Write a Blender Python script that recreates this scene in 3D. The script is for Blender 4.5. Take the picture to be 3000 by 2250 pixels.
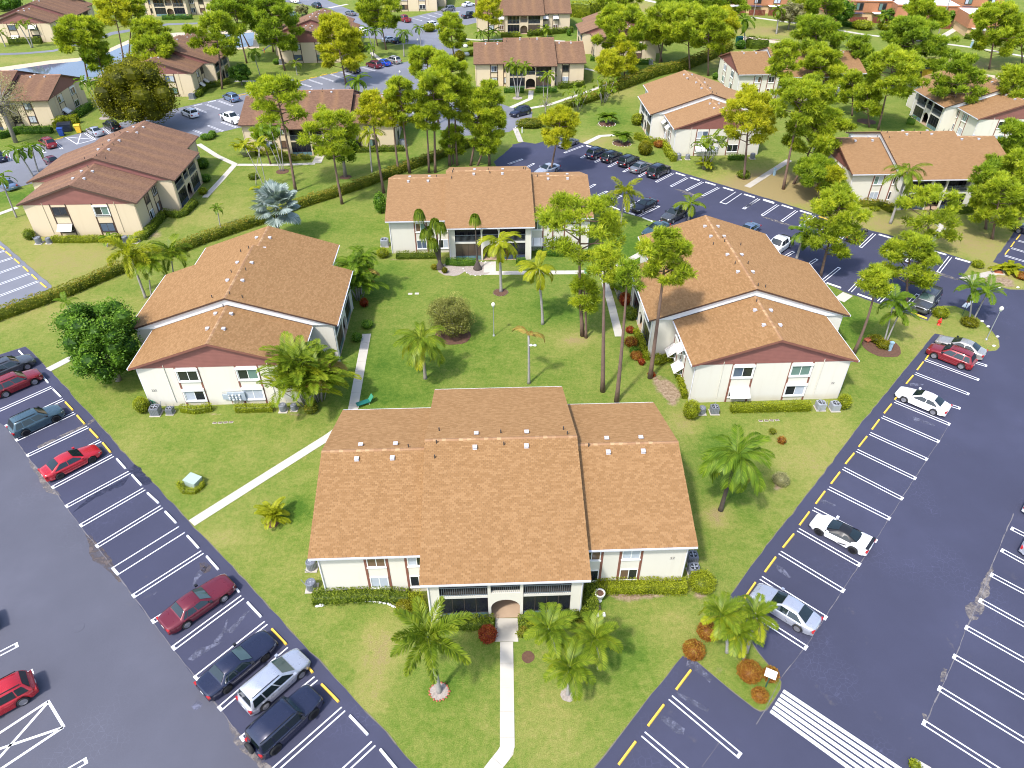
import bpy, bmesh, math, random
import numpy as np
from mathutils import Vector, Matrix
from mathutils.geometry import tessellate_polygon
R = math.radians
rng = np.random.default_rng(11)
random.seed(5)
for o in list(bpy.data.objects):
    bpy.data.objects.remove(o)
scene = bpy.context.scene
COL = scene.collection

# ------------------------------------------------------------------ camera
FPX, PITCH, ROLL, CAMH = 2071.3, R(37.783), R(-0.098), 44.8
cd = bpy.data.cameras.new('camera')
cam = bpy.data.objects.new('camera', cd)
COL.objects.link(cam)
cd.sensor_width = 36.0
cd.lens = FPX / 3000.0 * 36.0
cd.clip_end = 6000
cam.matrix_world = Matrix.Translation((0, 0, CAMH)) @ Matrix.Rotation(R(90) - PITCH, 4, 'X') @ Matrix.Rotation(ROLL, 4, 'Z')
scene.camera = cam
# ------------------------------------------------------------------ sky and sun
SUN_AZ, SUN_EL = R(217), R(55)          # azimuth clockwise from +y
world = bpy.data.worlds.new('World')
scene.world = world
world.use_nodes = True
wn = world.node_tree
sky = wn.nodes.new('ShaderNodeTexSky')
sky.sky_type = 'NISHITA'
sky.sun_disc = False
sky.sun_elevation = SUN_EL
sky.sun_rotation = SUN_AZ
sky.air_density = 1.0
sky.dust_density = 2.0
sky.ozone_density = 1.0
bg = wn.nodes['Background']
bg.inputs[1].default_value = 0.15
wn.links.new(sky.outputs[0], bg.inputs[0])
sd = bpy.data.lights.new('sun', 'SUN')
sd.energy = 2.0
sd.angle = R(4.0)
sd.color = (1.0, 0.965, 0.92)
sun = bpy.data.objects.new('sun', sd)
COL.objects.link(sun)
sdir = Vector((math.sin(SUN_AZ) * math.cos(SUN_EL), math.cos(SUN_AZ) * math.cos(SUN_EL), math.sin(SUN_EL)))
sun.rotation_euler = sdir.to_track_quat('Z', 'Y').to_euler()
sun.location = (0, 0, 80)
vs = scene.view_settings
vs.view_transform = 'Standard'
vs.look = 'None'
vs.gamma = 1.0
vs.use_curve_mapping = False
vs.exposure = 1.2
scene.cycles.filter_width = 1.05
scene.render.resolution_x = 1024
scene.render.resolution_y = 768

# ------------------------------------------------------------------ survey: photo measurements -> ground positions
TILE = dict(A=(0, 0), B=(750, 0), C=(1500, 0), D=(2200, 0), E=(0, 550), F=(750, 550), G=(1500, 550), H=(2200, 550),
            I=(0, 1100), J=(750, 1100), K=(1500, 1100), L=(2200, 1100), M=(0, 1650), N=(750, 1650), O=(1500, 1650), P=(2200, 1650))
CT, ST = math.cos(PITCH), math.sin(PITCH)
CR, SR = math.cos(ROLL), math.sin(ROLL)

def src(t, x, y):
    o = TILE[t]
    return o[0] + x / 2.765, o[1] + y / 2.765

def unp(u, v, z=0.0):
    du, dv = u - 1500, v - 1125
    a = CR * du + SR * dv
    b = -SR * du + CR * dv
    d = (a, FPX * CT - b * ST, -FPX * ST - b * CT)
    t = (z - CAMH) / d[2]
    return (d[0] * t, d[1] * t)

def P(t, x, y, z=0.0):
    return unp(*src(t, x, y), z)

def above(base, t, x, y):
    """height and sideways offset of the point seen at (x,y) that stands over 'base' (same depth)"""
    u, v = src(t, x, y)
    q = (v - 1125) / FPX
    Y = base[1]
    z = (-q * Y * CT - Y * ST) / (CT - q * ST)
    zc = Y * CT - z * ST
    return z + CAMH, (u - 1500) / FPX * zc - base[0]

# ------------------------------------------------------------------ mesh helpers
class MB:
    def __init__(s):
        s.v = []; s.f = []
    def add(s, vs_, fs_):
        n = len(s.v)
        s.v += [tuple(p) for p in vs_]
        s.f += [tuple(i + n for i in f) for f in fs_]
        return s
    def box(s, x0, x1, y0, y1, z0, z1):
        return s.add([(x0, y0, z0), (x1, y0, z0), (x1, y1, z0), (x0, y1, z0), (x0, y0, z1), (x1, y0, z1), (x1, y1, z1), (x0, y1, z1)],
                     [(3, 2, 1, 0), (4, 5, 6, 7), (0, 1, 5, 4), (1, 2, 6, 5), (2, 3, 7, 6), (3, 0, 4, 7)])
    def tube(s, pts, rad, n=6, cap=True):
        pts = [Vector(p) for p in pts]
        if not isinstance(rad, (list, tuple)):
            rad = [rad] * len(pts)
        base = len(s.v)
        for i, p in enumerate(pts):
            d = (pts[min(i + 1, len(pts) - 1)] - pts[max(i - 1, 0)]).normalized()
            a = d.orthogonal().normalized() if abs(d.z) < .95 else Vector((1, 0, 0))
            a = (a - d * a.dot(d)).normalized()
            b = d.cross(a)
            for k in range(n):
                w = 2 * math.pi * k / n
                s.v.append(tuple(p + (a * math.cos(w) + b * math.sin(w)) * rad[i]))
        for i in range(len(pts) - 1):
            for k in range(n):
                k2 = (k + 1) % n
                s.f.append((base + i * n + k, base + i * n + k2, base + (i + 1) * n + k2, base + (i + 1) * n + k))
        if cap:
            s.f.append(tuple(base + (len(pts) - 1) * n + k for k in range(n)))
            s.f.append(tuple(base + k for k in reversed(range(n))))
        return s
    def lathe(s, prof, c=(0, 0, 0), n=16, axis='Z'):
        base = len(s.v)
        for r, h in prof:
            for k in range(n):
                w = 2 * math.pi * k / n
                p = (r * math.cos(w), r * math.sin(w), h)
                if axis == 'Y':
                    p = (p[0], p[2], p[1])
                s.v.append((p[0] + c[0], p[1] + c[1], p[2] + c[2]))
        for i in range(len(prof) - 1):
            for k in range(n):
                k2 = (k + 1) % n
                s.f.append((base + i * n + k, base + i * n + k2, base + (i + 1) * n + k2, base + (i + 1) * n + k))
        s.f.append(tuple(base + (len(prof) - 1) * n + k for k in range(n)))
        return s
    def poly(s, pts, z0, z1=None):
        """flat polygon (z1 None) or prism from 2-D points"""
        tri = tessellate_polygon([[Vector((p[0], p[1], 0)) for p in pts]])
        n = len(s.v); m = len(pts)
        zt = z0 if z1 is None else z1
        s.v += [(p[0], p[1], zt) for p in pts]
        for t in tri:
            a, b, c = (pts[i] for i in t)
            cr = (b[0] - a[0]) * (c[1] - a[1]) - (b[1] - a[1]) * (c[0] - a[0])
            s.f.append(tuple(n + i for i in (t if cr > 0 else t[::-1])))
        if z1 is not None:
            s.v += [(p[0], p[1], z0) for p in pts]
            for i in range(m):
                j = (i + 1) % m
                s.f.append((n + i, n + j, n + m + j, n + m + i))
        return s
    def xf(s, M):
        s.v = [tuple(M @ Vector(p)) for p in s.v]
        return s
    def mesh(s, name, smooth=False):
        me = bpy.data.meshes.new(name)
        me.from_pydata(s.v, [], s.f)
        if smooth:
            me.polygons.foreach_set('use_smooth', [True] * len(me.polygons))
        me.update()
        return me
    def build(s, name, m, parent=None, smooth=False):
        return obj(name, s.mesh(name, smooth), m, parent)

def obj(name, me, m=None, parent=None):
    o = bpy.data.objects.new(name, me)
    COL.objects.link(o)
    if m is not None and me is not None:
        if len(me.materials) == 0:
            me.materials.append(None)
        o.material_slots[0].link = 'OBJECT'
        o.material_slots[0].material = MAT[m] if isinstance(m, str) else m
    if parent is not None:
        o.parent = parent
    return o

def setmat(o, m):
    o.material_slots[0].link = 'OBJECT'
    o.material_slots[0].material = MAT[m] if isinstance(m, str) else m

def np_mesh(name, V, k, tint=None):
    """mesh of separate k-gons: V is (n*k,3)"""
    V = np.ascontiguousarray(V, dtype=np.float32).reshape(-1, 3)
    n = len(V) // k
    me = bpy.data.meshes.new(name)
    me.vertices.add(len(V)); me.vertices.foreach_set('co', V.ravel())
    me.loops.add(len(V)); me.loops.foreach_set('vertex_index', np.arange(len(V), dtype=np.int32))
    me.polygons.add(n); me.polygons.foreach_set('loop_start', np.arange(0, len(V), k, dtype=np.int32))
    me.update(calc_edges=True)
    if tint is not None:
        at = me.attributes.new('tint', 'FLOAT', 'FACE')
        at.data.foreach_set('value', np.ascontiguousarray(tint, dtype=np.float32))
    return me

def thing(name, label, cat, loc=(0, 0, 0), rz=0.0, group=None):
    o = bpy.data.objects.new(name, None)
    o.empty_display_size = .3
    COL.objects.link(o)
    o.location = (loc[0], loc[1], loc[2] if len(loc) > 2 else 0.0)
    o.rotation_euler = (0, 0, rz)
    return tag(o, label, cat, group)

def tag(o, label, cat, group=None):
    o['label'] = label; o['category'] = cat
    if group: o['group'] = group
    return o

def struct(o, label=None):
    o['kind'] = 'structure'
    if label: o['label'] = label
    return o

def copy_tree(src_o, parent=None, lst=None):
    top = lst is None
    if top: lst = []
    c = src_o.copy()
    COL.objects.link(c)
    c.parent = parent
    kids = [copy_tree(ch, c, lst) for ch in KIDS.get(src_o.name, [])]
    lst.append((c, kids))
    if top: LAST[:] = lst
    return c
KIDS = {}
LAST = []          # (object, its children) of the latest copy
def index_kids(root):
    """remember children once (object.children is slow in big scenes)"""
    allo = list(bpy.data.objects)
    by = {}
    for o in allo:
        if o.parent: by.setdefault(o.parent.name, []).append(o)
    def walk(o):
        KIDS[o.name] = by.get(o.name, [])
        for c in KIDS[o.name]: walk(c)
    walk(root)
def tree_list(o, out=None):
    out = [] if out is None else out
    out.append(o)
    for c in o.children: tree_list(c, out)
    return out
def kill(*roots):
    dead = []
    def walk(o):
        dead.append(o)
        for c in KIDS.get(o.name, []): walk(c)
    for r_ in roots: walk(r_)
    bpy.data.batch_remove(dead)

# ------------------------------------------------------------------ materials
MAT = {}
def nodes(name):
    m = bpy.data.materials.new(name); m.use_nodes = True
    MAT[name] = m
    nt = m.node_tree
    return m, nt, nt.nodes['Principled BSDF']
def N(nt, t, **kw):
    n = nt.nodes.new(t)
    for k, v in kw.items():
        if k.startswith('i_'):
            n.inputs[int(k[2:]) if k[2:].isdigit() else k[2:]].default_value = v
        else: setattr(n, k, v)
    return n
def noise(nt, scale, detail=3, rough=.55, coord='Object', vec=None):
    n = N(nt, 'ShaderNodeTexNoise')
    n.inputs['Scale'].default_value = scale; n.inputs['Detail'].default_value = detail; n.inputs['Roughness'].default_value = rough
    if vec is None:
        vec = N(nt, 'ShaderNodeTexCoord').outputs[coord]
    nt.links.new(vec, n.inputs['Vector'])
    return n
def ramp(nt, fac, stops):
    r = N(nt, 'ShaderNodeValToRGB')
    e = r.color_ramp.elements
    while len(e) < len(stops): e.new(.5)
    for i, (p, c) in enumerate(stops):
        e[i].position = p; e[i].color = (*c, 1) if len(c) == 3 else c
    nt.links.new(fac, r.inputs[0])
    return r
def mixc(nt, fac, a, b, mode='MIX'):
    m = N(nt, 'ShaderNodeMix', data_type='RGBA', blend_type=mode)
    for s, v in ((0, fac), (6, a), (7, b)):
        if hasattr(v, 'is_linked'): nt.links.new(v, m.inputs[s])
        elif isinstance(v, (int, float)): m.inputs[s].default_value = v
        else: m.inputs[s].default_value = (*v, 1)
    return m.outputs[2]
def mathn(nt, op, a, b=None, clamp=False):
    m = N(nt, 'ShaderNodeMath', operation=op, use_clamp=clamp)
    for s, v in ((0, a), (1, b)):
        if v is None: continue
        if hasattr(v, 'is_linked'): nt.links.new(v, m.inputs[s])
        else: m.inputs[s].default_value = v
    return m.outputs[0]
def bump(nt, b, h, strength=.3, dist=.02):
    n = N(nt, 'ShaderNodeBump'); n.inputs['Strength'].default_value = strength; n.inputs['Distance'].default_value = dist
    nt.links.new(h, n.inputs['Height']); nt.links.new(n.outputs[0], b.inputs['Normal'])

def plain(name, col, rough=.6, var=.12, scale=3.0, metal=0.0, spec=.5, bmp=0.0):
    m, nt, b = nodes(name)
    n = noise(nt, scale, 4)
    c = mixc(nt, n.outputs[0], tuple(x * (1 - var) for x in col), tuple(min(1, x * (1 + var)) for x in col))
    nt.links.new(c, b.inputs['Base Color'])
    b.inputs['Roughness'].default_value = rough; b.inputs['Metallic'].default_value = metal
    b.inputs['Specular IOR Level'].default_value = spec
    if bmp: bump(nt, b, noise(nt, scale * 8, 3).outputs[0], bmp)
    return m
def glass(name, col, rough=.06):
    m = plain(name, col, rough, .25, 1.2, 0, .8)
    return m
def paint(name, col, metal=.0, rough=.28):
    m, nt, b = nodes(name)
    b.inputs['Base Color'].default_value = (*col, 1)
    n = noise(nt, 2.5, 4)
    r = ramp(nt, n.outputs[0], [(.3, (rough * .8,) * 3), (.7, (rough * 1.35,) * 3)])
    nt.links.new(r.outputs[0], b.inputs['Roughness'])
    b.inputs['Metallic'].default_value = metal
    b.inputs['Coat Weight'].default_value = .6; b.inputs['Coat Roughness'].default_value = .08
    return m
def leafmat(name, dark, mid, light, trans=.35, nscale=.35):
    dark, mid, light = (tuple(min(.8, x * k) for x in c) for c, k in ((dark, 1.5), (mid, 1.45), (light, 1.25))); trans += .08
    m = bpy.data.materials.new(name); m.use_nodes = True; MAT[name] = m
    nt = m.node_tree; nt.nodes.clear()
    out = N(nt, 'ShaderNodeOutputMaterial')
    g = N(nt, 'ShaderNodeNewGeometry'); a = N(nt, 'ShaderNodeAttribute', attribute_name='tint')
    n = noise(nt, nscale, 2, .5, vec=g.outputs['Position'])
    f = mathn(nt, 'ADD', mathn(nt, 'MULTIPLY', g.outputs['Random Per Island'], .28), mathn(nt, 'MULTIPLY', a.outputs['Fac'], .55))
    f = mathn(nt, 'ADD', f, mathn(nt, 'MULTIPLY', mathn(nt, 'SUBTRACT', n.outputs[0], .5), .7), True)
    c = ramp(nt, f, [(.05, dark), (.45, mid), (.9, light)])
    d = N(nt, 'ShaderNodeBsdfDiffuse'); t = N(nt, 'ShaderNodeBsdfTranslucent'); gl = N(nt, 'ShaderNodeBsdfGlossy')
    gl.inputs['Roughness'].default_value = .45; gl.inputs['Color'].default_value = (.5, .5, .5, 1)
    nt.links.new(c.outputs[0], d.inputs[0])
    tc = mixc(nt, 1.0, c.outputs[0], (1.0, 1.0, .55), 'MULTIPLY')
    nt.links.new(tc, t.inputs[0])
    mx = N(nt, 'ShaderNodeMixShader'); mx.inputs[0].default_value = trans
    nt.links.new(d.outputs[0], mx.inputs[1]); nt.links.new(t.outputs[0], mx.inputs[2])
    m2 = N(nt, 'ShaderNodeMixShader'); m2.inputs[0].default_value = .025
    nt.links.new(mx.outputs[0], m2.inputs[1]); nt.links.new(gl.outputs[0], m2.inputs[2])
    nt.links.new(m2.outputs[0], out.inputs[0])
    return m
def asphalt(name, base, crack=.35, patch=.5, rough=.8, warm=(.16, .14, .12)):
    m, nt, b = nodes(name)
    g = N(nt, 'ShaderNodeNewGeometry').outputs['Position']
    n1 = noise(nt, .11, 4, .6, vec=g); n2 = noise(nt, .9, 4, .6, vec=g); n3 = noise(nt, 22, 2, .6, vec=g)
    c = ramp(nt, n1.outputs[0], [(.3, tuple(x * .82 for x in base)), (.55, base), (.78, tuple(x * 1.3 for x in base))]).outputs[0]
    c2 = mixc(nt, mathn(nt, 'MULTIPLY', n3.outputs[0], .28), c, tuple(x * 2.0 for x in base))
    # pale scuffs where the sealer has worn
    sc = ramp(nt, n2.outputs[0], [(.62, (0, 0, 0)), (.74, (1, 1, 1))])
    sc2 = ramp(nt, noise(nt, .23, 3, .5, vec=g).outputs[0], [(.55, (0, 0, 0)), (.68, (1, 1, 1))])
    c3 = mixc(nt, mathn(nt, 'MULTIPLY', mathn(nt, 'MULTIPLY', sc.outputs[0], sc2.outputs[0]), patch * .55), c2, warm)
    # cracks
    dis = noise(nt, 1.4, 3, .6, vec=g)
    vm = N(nt, 'ShaderNodeVectorMath', operation='ADD')
    nt.links.new(g, vm.inputs[0]); nt.links.new(mixc(nt, .25, (0, 0, 0), dis.outputs['Color']), vm.inputs[1])
    v = N(nt, 'ShaderNodeTexVoronoi', feature='DISTANCE_TO_EDGE'); v.inputs['Scale'].default_value = 2.4
    nt.links.new(vm.outputs[0], v.inputs['Vector'])
    ln = ramp(nt, v.outputs[0], [(.01, (1, 1, 1)), (.03, (0, 0, 0))])
    ms = ramp(nt, noise(nt, .16, 2, .5, vec=g).outputs[0], [(.57, (0, 0, 0)), (.66, (1, 1, 1))])
    c4 = mixc(nt, mathn(nt, 'MULTIPLY', mathn(nt, 'MULTIPLY', ln.outputs[0], ms.outputs[0]), crack), c3, tuple(x * 3.2 for x in base))
    nt.links.new(c4, b.inputs['Base Color'])
    b.inputs['Roughness'].default_value = rough; b.inputs['Specular IOR Level'].default_value = .35
    bump(nt, b, n3.outputs[0], .25, .01)
    return m
def shingle(name, lo, mid, hi, stain=None, stain_amt=0.0):
    m, nt, b = nodes(name)
    g = N(nt, 'ShaderNodeNewGeometry')
    n = noise(nt, .25, 3, .55); n2 = noise(nt, 25, 2, .6)
    f = mathn(nt, 'ADD', mathn(nt, 'MULTIPLY', g.outputs['Random Per Island'], .8), mathn(nt, 'MULTIPLY', n.outputs[0], .18))
    c = ramp(nt, f, [(.08, lo), (.5, mid), (.97, hi)]).outputs[0]
    if stain:
        at = N(nt, 'ShaderNodeAttribute', attribute_name='tint')
        c = mixc(nt, mathn(nt, 'MULTIPLY', at.outputs['Fac'], stain_amt), c, stain)
    c = mixc(nt, mathn(nt, 'MULTIPLY', n2.outputs[0], .25), c, tuple(x * .6 for x in mid))
    nt.links.new(c, b.inputs['Base Color'])
    b.inputs['Roughness'].default_value = .92; b.inputs['Specular IOR Level'].default_value = .15
    return m

shingle('roof_tan', (.272, .149, .062), (.312, .175, .076), (.37, .215, .098))
shingle('roof_tan_pale', (.305, .174, .082), (.335, .194, .093), (.38, .225, .11))
shingle('roof_brown', (.18, .10, .064), (.222, .126, .081), (.27, .155, .10), (.42, .235, .105), .5)
shingle('roof_brown_old', (.20, .115, .068), (.245, .142, .086), (.29, .172, .108), (.44, .25, .11), .5)
plain('roof_edge', (.06, .035, .028), .7)
shingle('ridge_tan', (.31, .17, .088), (.355, .205, .108), (.52, .34, .18))
plain('ridge_brown', (.30, .155, .09), .9, .25, 3.0)
def wallmat(name, col, col2):
    m, nt, b = nodes(name)
    g = N(nt, 'ShaderNodeNewGeometry').outputs['Position']
    n = noise(nt, .8, 4, .6, vec=g)
    c = mixc(nt, mathn(nt, 'MULTIPLY', n.outputs[0], .35), col, tuple(x * .86 for x in col))
    # splash-back dirt at the foot of the wall and faint rain runs
    s = N(nt, 'ShaderNodeSeparateXYZ'); nt.links.new(g, s.inputs[0])
    d = N(nt, 'ShaderNodeMapRange'); d.inputs[1].default_value = .05; d.inputs[2].default_value = .75; d.inputs[3].default_value = 1; d.inputs[4].default_value = 0
    nt.links.new(s.outputs[2], d.inputs[0])
    n2 = noise(nt, 1.7, 3, .6, vec=g)
    c = mixc(nt, mathn(nt, 'MULTIPLY', mathn(nt, 'MULTIPLY', d.outputs[0], n2.outputs[0]), .75), c, col2)
    mp = N(nt, 'ShaderNodeMapping'); mp.inputs['Scale'].default_value = (1.6, 1.6, .08); nt.links.new(g, mp.inputs[0])
    n3 = noise(nt, 1.2, 4, .6, vec=mp.outputs[0])
    r3 = ramp(nt, n3.outputs[0], [(.55, (0, 0, 0)), (.75, (1, 1, 1))])
    c = mixc(nt, mathn(nt, 'MULTIPLY', r3.outputs[0], .16), c, col2)
    nt.links.new(c, b.inputs['Base Color']); b.inputs['Roughness'].default_value = .85
    bump(nt, b, noise(nt, 30, 2, vec=g).outputs[0], .15, .01)
wallmat('wall_white', (.65, .62, .535), (.48, .41, .29))
wallmat('wall_cream', (.62, .51, .35), (.46, .35, .22))
plain('siding_brown', (.225, .088, .072), .6, .14, 1.5)
plain('siding_white', (.72, .72, .70), .55, .06, 1.5)
plain('trim_brown', (.20, .078, .055), .6, .15)
plain('trim_dark', (.075, .042, .03), .6, .15)
plain('gutter_white', (.66, .66, .70), .4, .05)
plain('gutter_brown', (.11, .06, .045), .5, .1)
plain('frame_white', (.76, .76, .73), .45, .05)
plain('frame_dark', (.05, .04, .035), .5, .1)
plain('rail_grey', (.16, .19, .21), .5, .1)
plain('awning_white', (.80, .79, .75), .5, .05)
plain('porch_tan', (.42, .30, .20), .85, .2, 1.0)
plain('porch_dark', (.05, .045, .04), .8, .3, 1.0)
plain('slab_edge', (.60, .58, .52), .8, .1)
plain('kick_panel', (.13, .22, .24), .25, .25, .8)
plain('kick_blue', (.055, .075, .13), .25, .25, .8)
glass('screen_dark', (.012, .013, .022), .18)
glass('screen_brown', (.085, .06, .045), .3)
glass('pane_dark', (.02, .024, .028))
glass('pane_blue', (.09, .12, .17))
glass('pane_curtain', (.42, .46, .52), .15)
glass('pane_green', (.12, .20, .18))
glass('pane_brown', (.14, .085, .06), .1)
plain('drape_gold', (.36, .24, .075), .7, .5, 9.0)
plain('vent_white', (.52, .51, .53), .35, .05)
plain('pipe_dark', (.06, .05, .045), .6)
plain('ac_grey', (.19, .20, .23), .5, .15, 6, .3)
plain('ac_pale', (.36, .38, .42), .45, .1, 6, .3)
plain('ac_fan', (.02, .022, .025), .5)
plain('concrete', (.50, .465, .40), .9, .14, .6, bmp=.15)
plain('concrete_old', (.44, .40, .34), .9, .2, .6, bmp=.15)
plain('pad_white', (.62, .60, .57), .85, .12)
plain('line_white', (.78, .78, .80), .7, .12, 2.5)
plain('stop_white', (.80, .80, .80), .75, .08, 4)
plain('stop_yellow', (.78, .50, .065), .7, .18, 4)
plain('bark_pine', (.165, .105, .078), .95, .4, 2.5, bmp=.6)
plain('bark_grey', (.26, .23, .20), .95, .3, 2.0, bmp=.5)
plain('bark_palm', (.30, .28, .26), .9, .25, 5.0, bmp=.4)
plain('bark_dark', (.07, .055, .045), .95, .3, 4.0, bmp=.5)
plain('crownshaft', (.17, .24, .06), .5, .2)
plain('dead_frond', (.26, .15, .07), .9, .3, 2)
plain('mulch', (.115, .058, .035), .95, .5, 5, bmp=.5)
plain('gravel', (.34, .29, .25), .95, .6, 9, bmp=.8)
plain('sand', (.50, .41, .30), .95, .25, 1.5, bmp=.3)
plain('tyre', (.018, .018, .018), .75, .2)
plain('rim_silver', (.45, .45, .47), .3, .1, 3, .8)
plain('rim_black', (.02, .02, .022), .4, .1, 3, .5)
glass('car_glass', (.012, .020, .022), .04)
glass('car_glass_pale', (.05, .085, .08), .05)
plain('lamp_clear', (.70, .72, .74), .15, .1)
plain('lamp_red', (.40, .02, .02), .2, .1)
plain('car_black', (.015, .015, .017), .35, .1)
plain('plate', (.6, .6, .58), .5)
plain('pole_green', (.03, .09, .06), .5)
plain('pole_grey', (.36, .38, .38), .5, .1, 3, .4)
plain('globe', (.75, .72, .60), .3, .05)
plain('hydrant_red', (.62, .035, .02), .4, .1)
plain('box_green', (.34, .42, .36), .55, .1)
plain('box_blue', (.28, .42, .52), .5, .1)
plain('bin_blue', (.02, .07, .34), .5, .15)
plain('bin_navy', (.022, .03, .06), .5, .2)
plain('bin_yellow', (.80, .50, .03), .5, .1)
plain('bin_teal', (.01, .13, .10), .5, .15)
plain('rust_red', (.34, .10, .05), .7, .3)
plain('hose_green', (.05, .26, .15), .5)
plain('meter_grey', (.33, .38, .43), .45, .1)
plain('stone_dark', (.16, .12, .09), .9, .3)
plain('rock_white', (.72, .70, .66), .9, .2, 3, bmp=.4)
plain('brick_orange', (.40, .175, .085), .85, .25, 4)
plain('stucco_tan', (.62, .43, .24), .85, .1)
plain('roof_white', (.82, .84, .86), .5, .06)
plain('fence_red', (.17, .045, .025), .8, .25, 3)
plain('solar', (.05, .06, .10), .2)
plain('text_grey', (.25, .24, .22), .7)
plain('wire', (.05, .05, .055), .6)
plain('orange_post', (.8, .18, .05), .6)
leafmat('pine_a', (.075, .110, .008), (.275, .345, .022), (.60, .61, .05), .48)
leafmat('pine_b', (.055, .095, .008), (.20, .285, .02), (.48, .54, .045), .48)
leafmat('pine_y', (.13, .145, .008), (.38, .40, .02), (.64, .58, .045), .46)
leafmat('palm_a', (.028, .056, .004), (.115, .172, .010), (.34, .37, .03), .36, .8)
leafmat('palm_d', (.025, .06, .004), (.095, .165, .010), (.28, .36, .03), .38, .8)
leafmat('palm_y', (.075, .10, .004), (.23, .26, .010), (.50, .46, .035), .38, .8)
leafmat('palm_brown', (.10, .06, .02), (.26, .17, .04), (.42, .33, .08), .3, .8)
leafmat('palm_blue', (.09, .125, .115), (.21, .26, .245), (.42, .47, .45), .2, .8)
leafmat('leaf_dark', (.022, .06, .006), (.085, .17, .014), (.21, .33, .03), .3, .6)
leafmat('leaf_olive', (.045, .05, .003), (.15, .15, .006), (.34, .30, .014), .35, .6)
leafmat('leaf_grey', (.10, .095, .045), (.22, .21, .09), (.38, .36, .17), .3, .6)
leafmat('leaf_hedge', (.035, .06, .006), (.11, .15, .012), (.27, .31, .025), .3, 1.2)
leafmat('leaf_lime', (.07, .09, .005), (.20, .23, .010), (.40, .42, .03), .3, 1.2)
leafmat('leaf_rust', (.10, .035, .008), (.25, .10, .015), (.34, .28, .03), .3, 1.6)
leafmat('leaf_sage', (.065, .07, .014), (.18, .185, .04), (.36, .35, .10), .3, .8)
leafmat('leaf_mixed', (.05, .07, .006), (.16, .18, .014), (.34, .20, .035), .3, .9)
leafmat('leaf_red', (.09, .014, .006), (.22, .035, .010), (.32, .14, .02), .3, 2)
plain('leaf_core', (.06, .08, .014), .95, .4, 3)
plain('leaf_core_red', (.12, .05, .012), .95, .4, 3)
asphalt('asphalt_new', (.042, .044, .076), .25, .8)
asphalt('asphalt_aisle', (.080, .081, .104), .12, .5)
asphalt('asphalt_old', (.155, .16, .185), .25, .6)
# ------------------------------------------------------------------ ground
m, nt, b = nodes('grass')
g = N(nt, 'ShaderNodeNewGeometry').outputs['Position']
at = N(nt, 'ShaderNodeAttribute', attribute_name='mask')
sep = N(nt, 'ShaderNodeSeparateColor'); nt.links.new(at.outputs['Color'], sep.inputs[0])
n1 = noise(nt, .075, 4, .6, vec=g); n2 = noise(nt, .42, 5, .65, vec=g); n3 = noise(nt, 3.2, 4, .7, vec=g); n4 = noise(nt, 14, 3, .7, vec=g)
f = mathn(nt, 'ADD', mathn(nt, 'MULTIPLY', n1.outputs[0], .35), mathn(nt, 'MULTIPLY', n2.outputs[0], .45))
n5 = noise(nt, 1.3, 4, .65, vec=g)
f = mathn(nt, 'ADD', f, mathn(nt, 'MULTIPLY', mathn(nt, 'SUBTRACT', n3.outputs[0], .5), .62))
f = mathn(nt, 'ADD', f, mathn(nt, 'MULTIPLY', mathn(nt, 'SUBTRACT', n5.outputs[0], .5), .40))
f = mathn(nt, 'ADD', f, mathn(nt, 'MULTIPLY', mathn(nt, 'SUBTRACT', sep.outputs[0], sep.outputs[1]), .42))
c = ramp(nt, f, [(.08, (.075, .150, .018)), (.27, (.140, .210, .032)), (.44, (.212, .250, .054)), (.63, (.305, .290, .088)), (.85, (.335, .255, .125))]).outputs[0]
c = mixc(nt, ramp(nt, n4.outputs[0], [(.35, (.75, .75, .75)), (.62, (0, 0, 0))]).outputs[0], c, mixc(nt, 1.0, c, (.50, .55, .35), 'MULTIPLY'))
soil = ramp(nt, n3.outputs[0], [(.3, (.16, .10, .06)), (.7, (.40, .31, .21))]).outputs[0]
sf = mathn(nt, 'ADD', sep.outputs[2], mathn(nt, 'MULTIPLY', mathn(nt, 'SUBTRACT', n2.outputs[0], .5), .9))
sr = ramp(nt, sf, [(.42, (0, 0, 0)), (.62, (1, 1, 1))]).outputs[0]
c = mixc(nt, sr, c, soil)
nt.links.new(c, b.inputs['Base Color'])
b.inputs['Roughness'].default_value = .95; b.inputs['Specular IOR Level'].default_value = .1
bump(nt, b, mathn(nt, 'ADD', n4.outputs[0], n3.outputs[0]), .8, .06)

xs = np.concatenate([[-3000, -1200, -500, -300, -220, -170], np.arange(-135, 136, 1.0), [170, 220, 300, 500, 1200, 3000]])
ys = np.concatenate([[-1500, -500, -150, -40, 0], np.arange(10, 275, 1.0), [300, 340, 420, 600, 1200, 3500]])
GX, GY = np.meshgrid(xs, ys)
MASK = np.zeros((3,) + GX.shape)
def blob(ch, t, x, y, rx, ry, s=1.0):
    c = P(t, x, y)
    MASK[ch] += s * np.exp(-(((GX - c[0]) / rx) ** 2 + ((GY - c[1]) / ry) ** 2))
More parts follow.
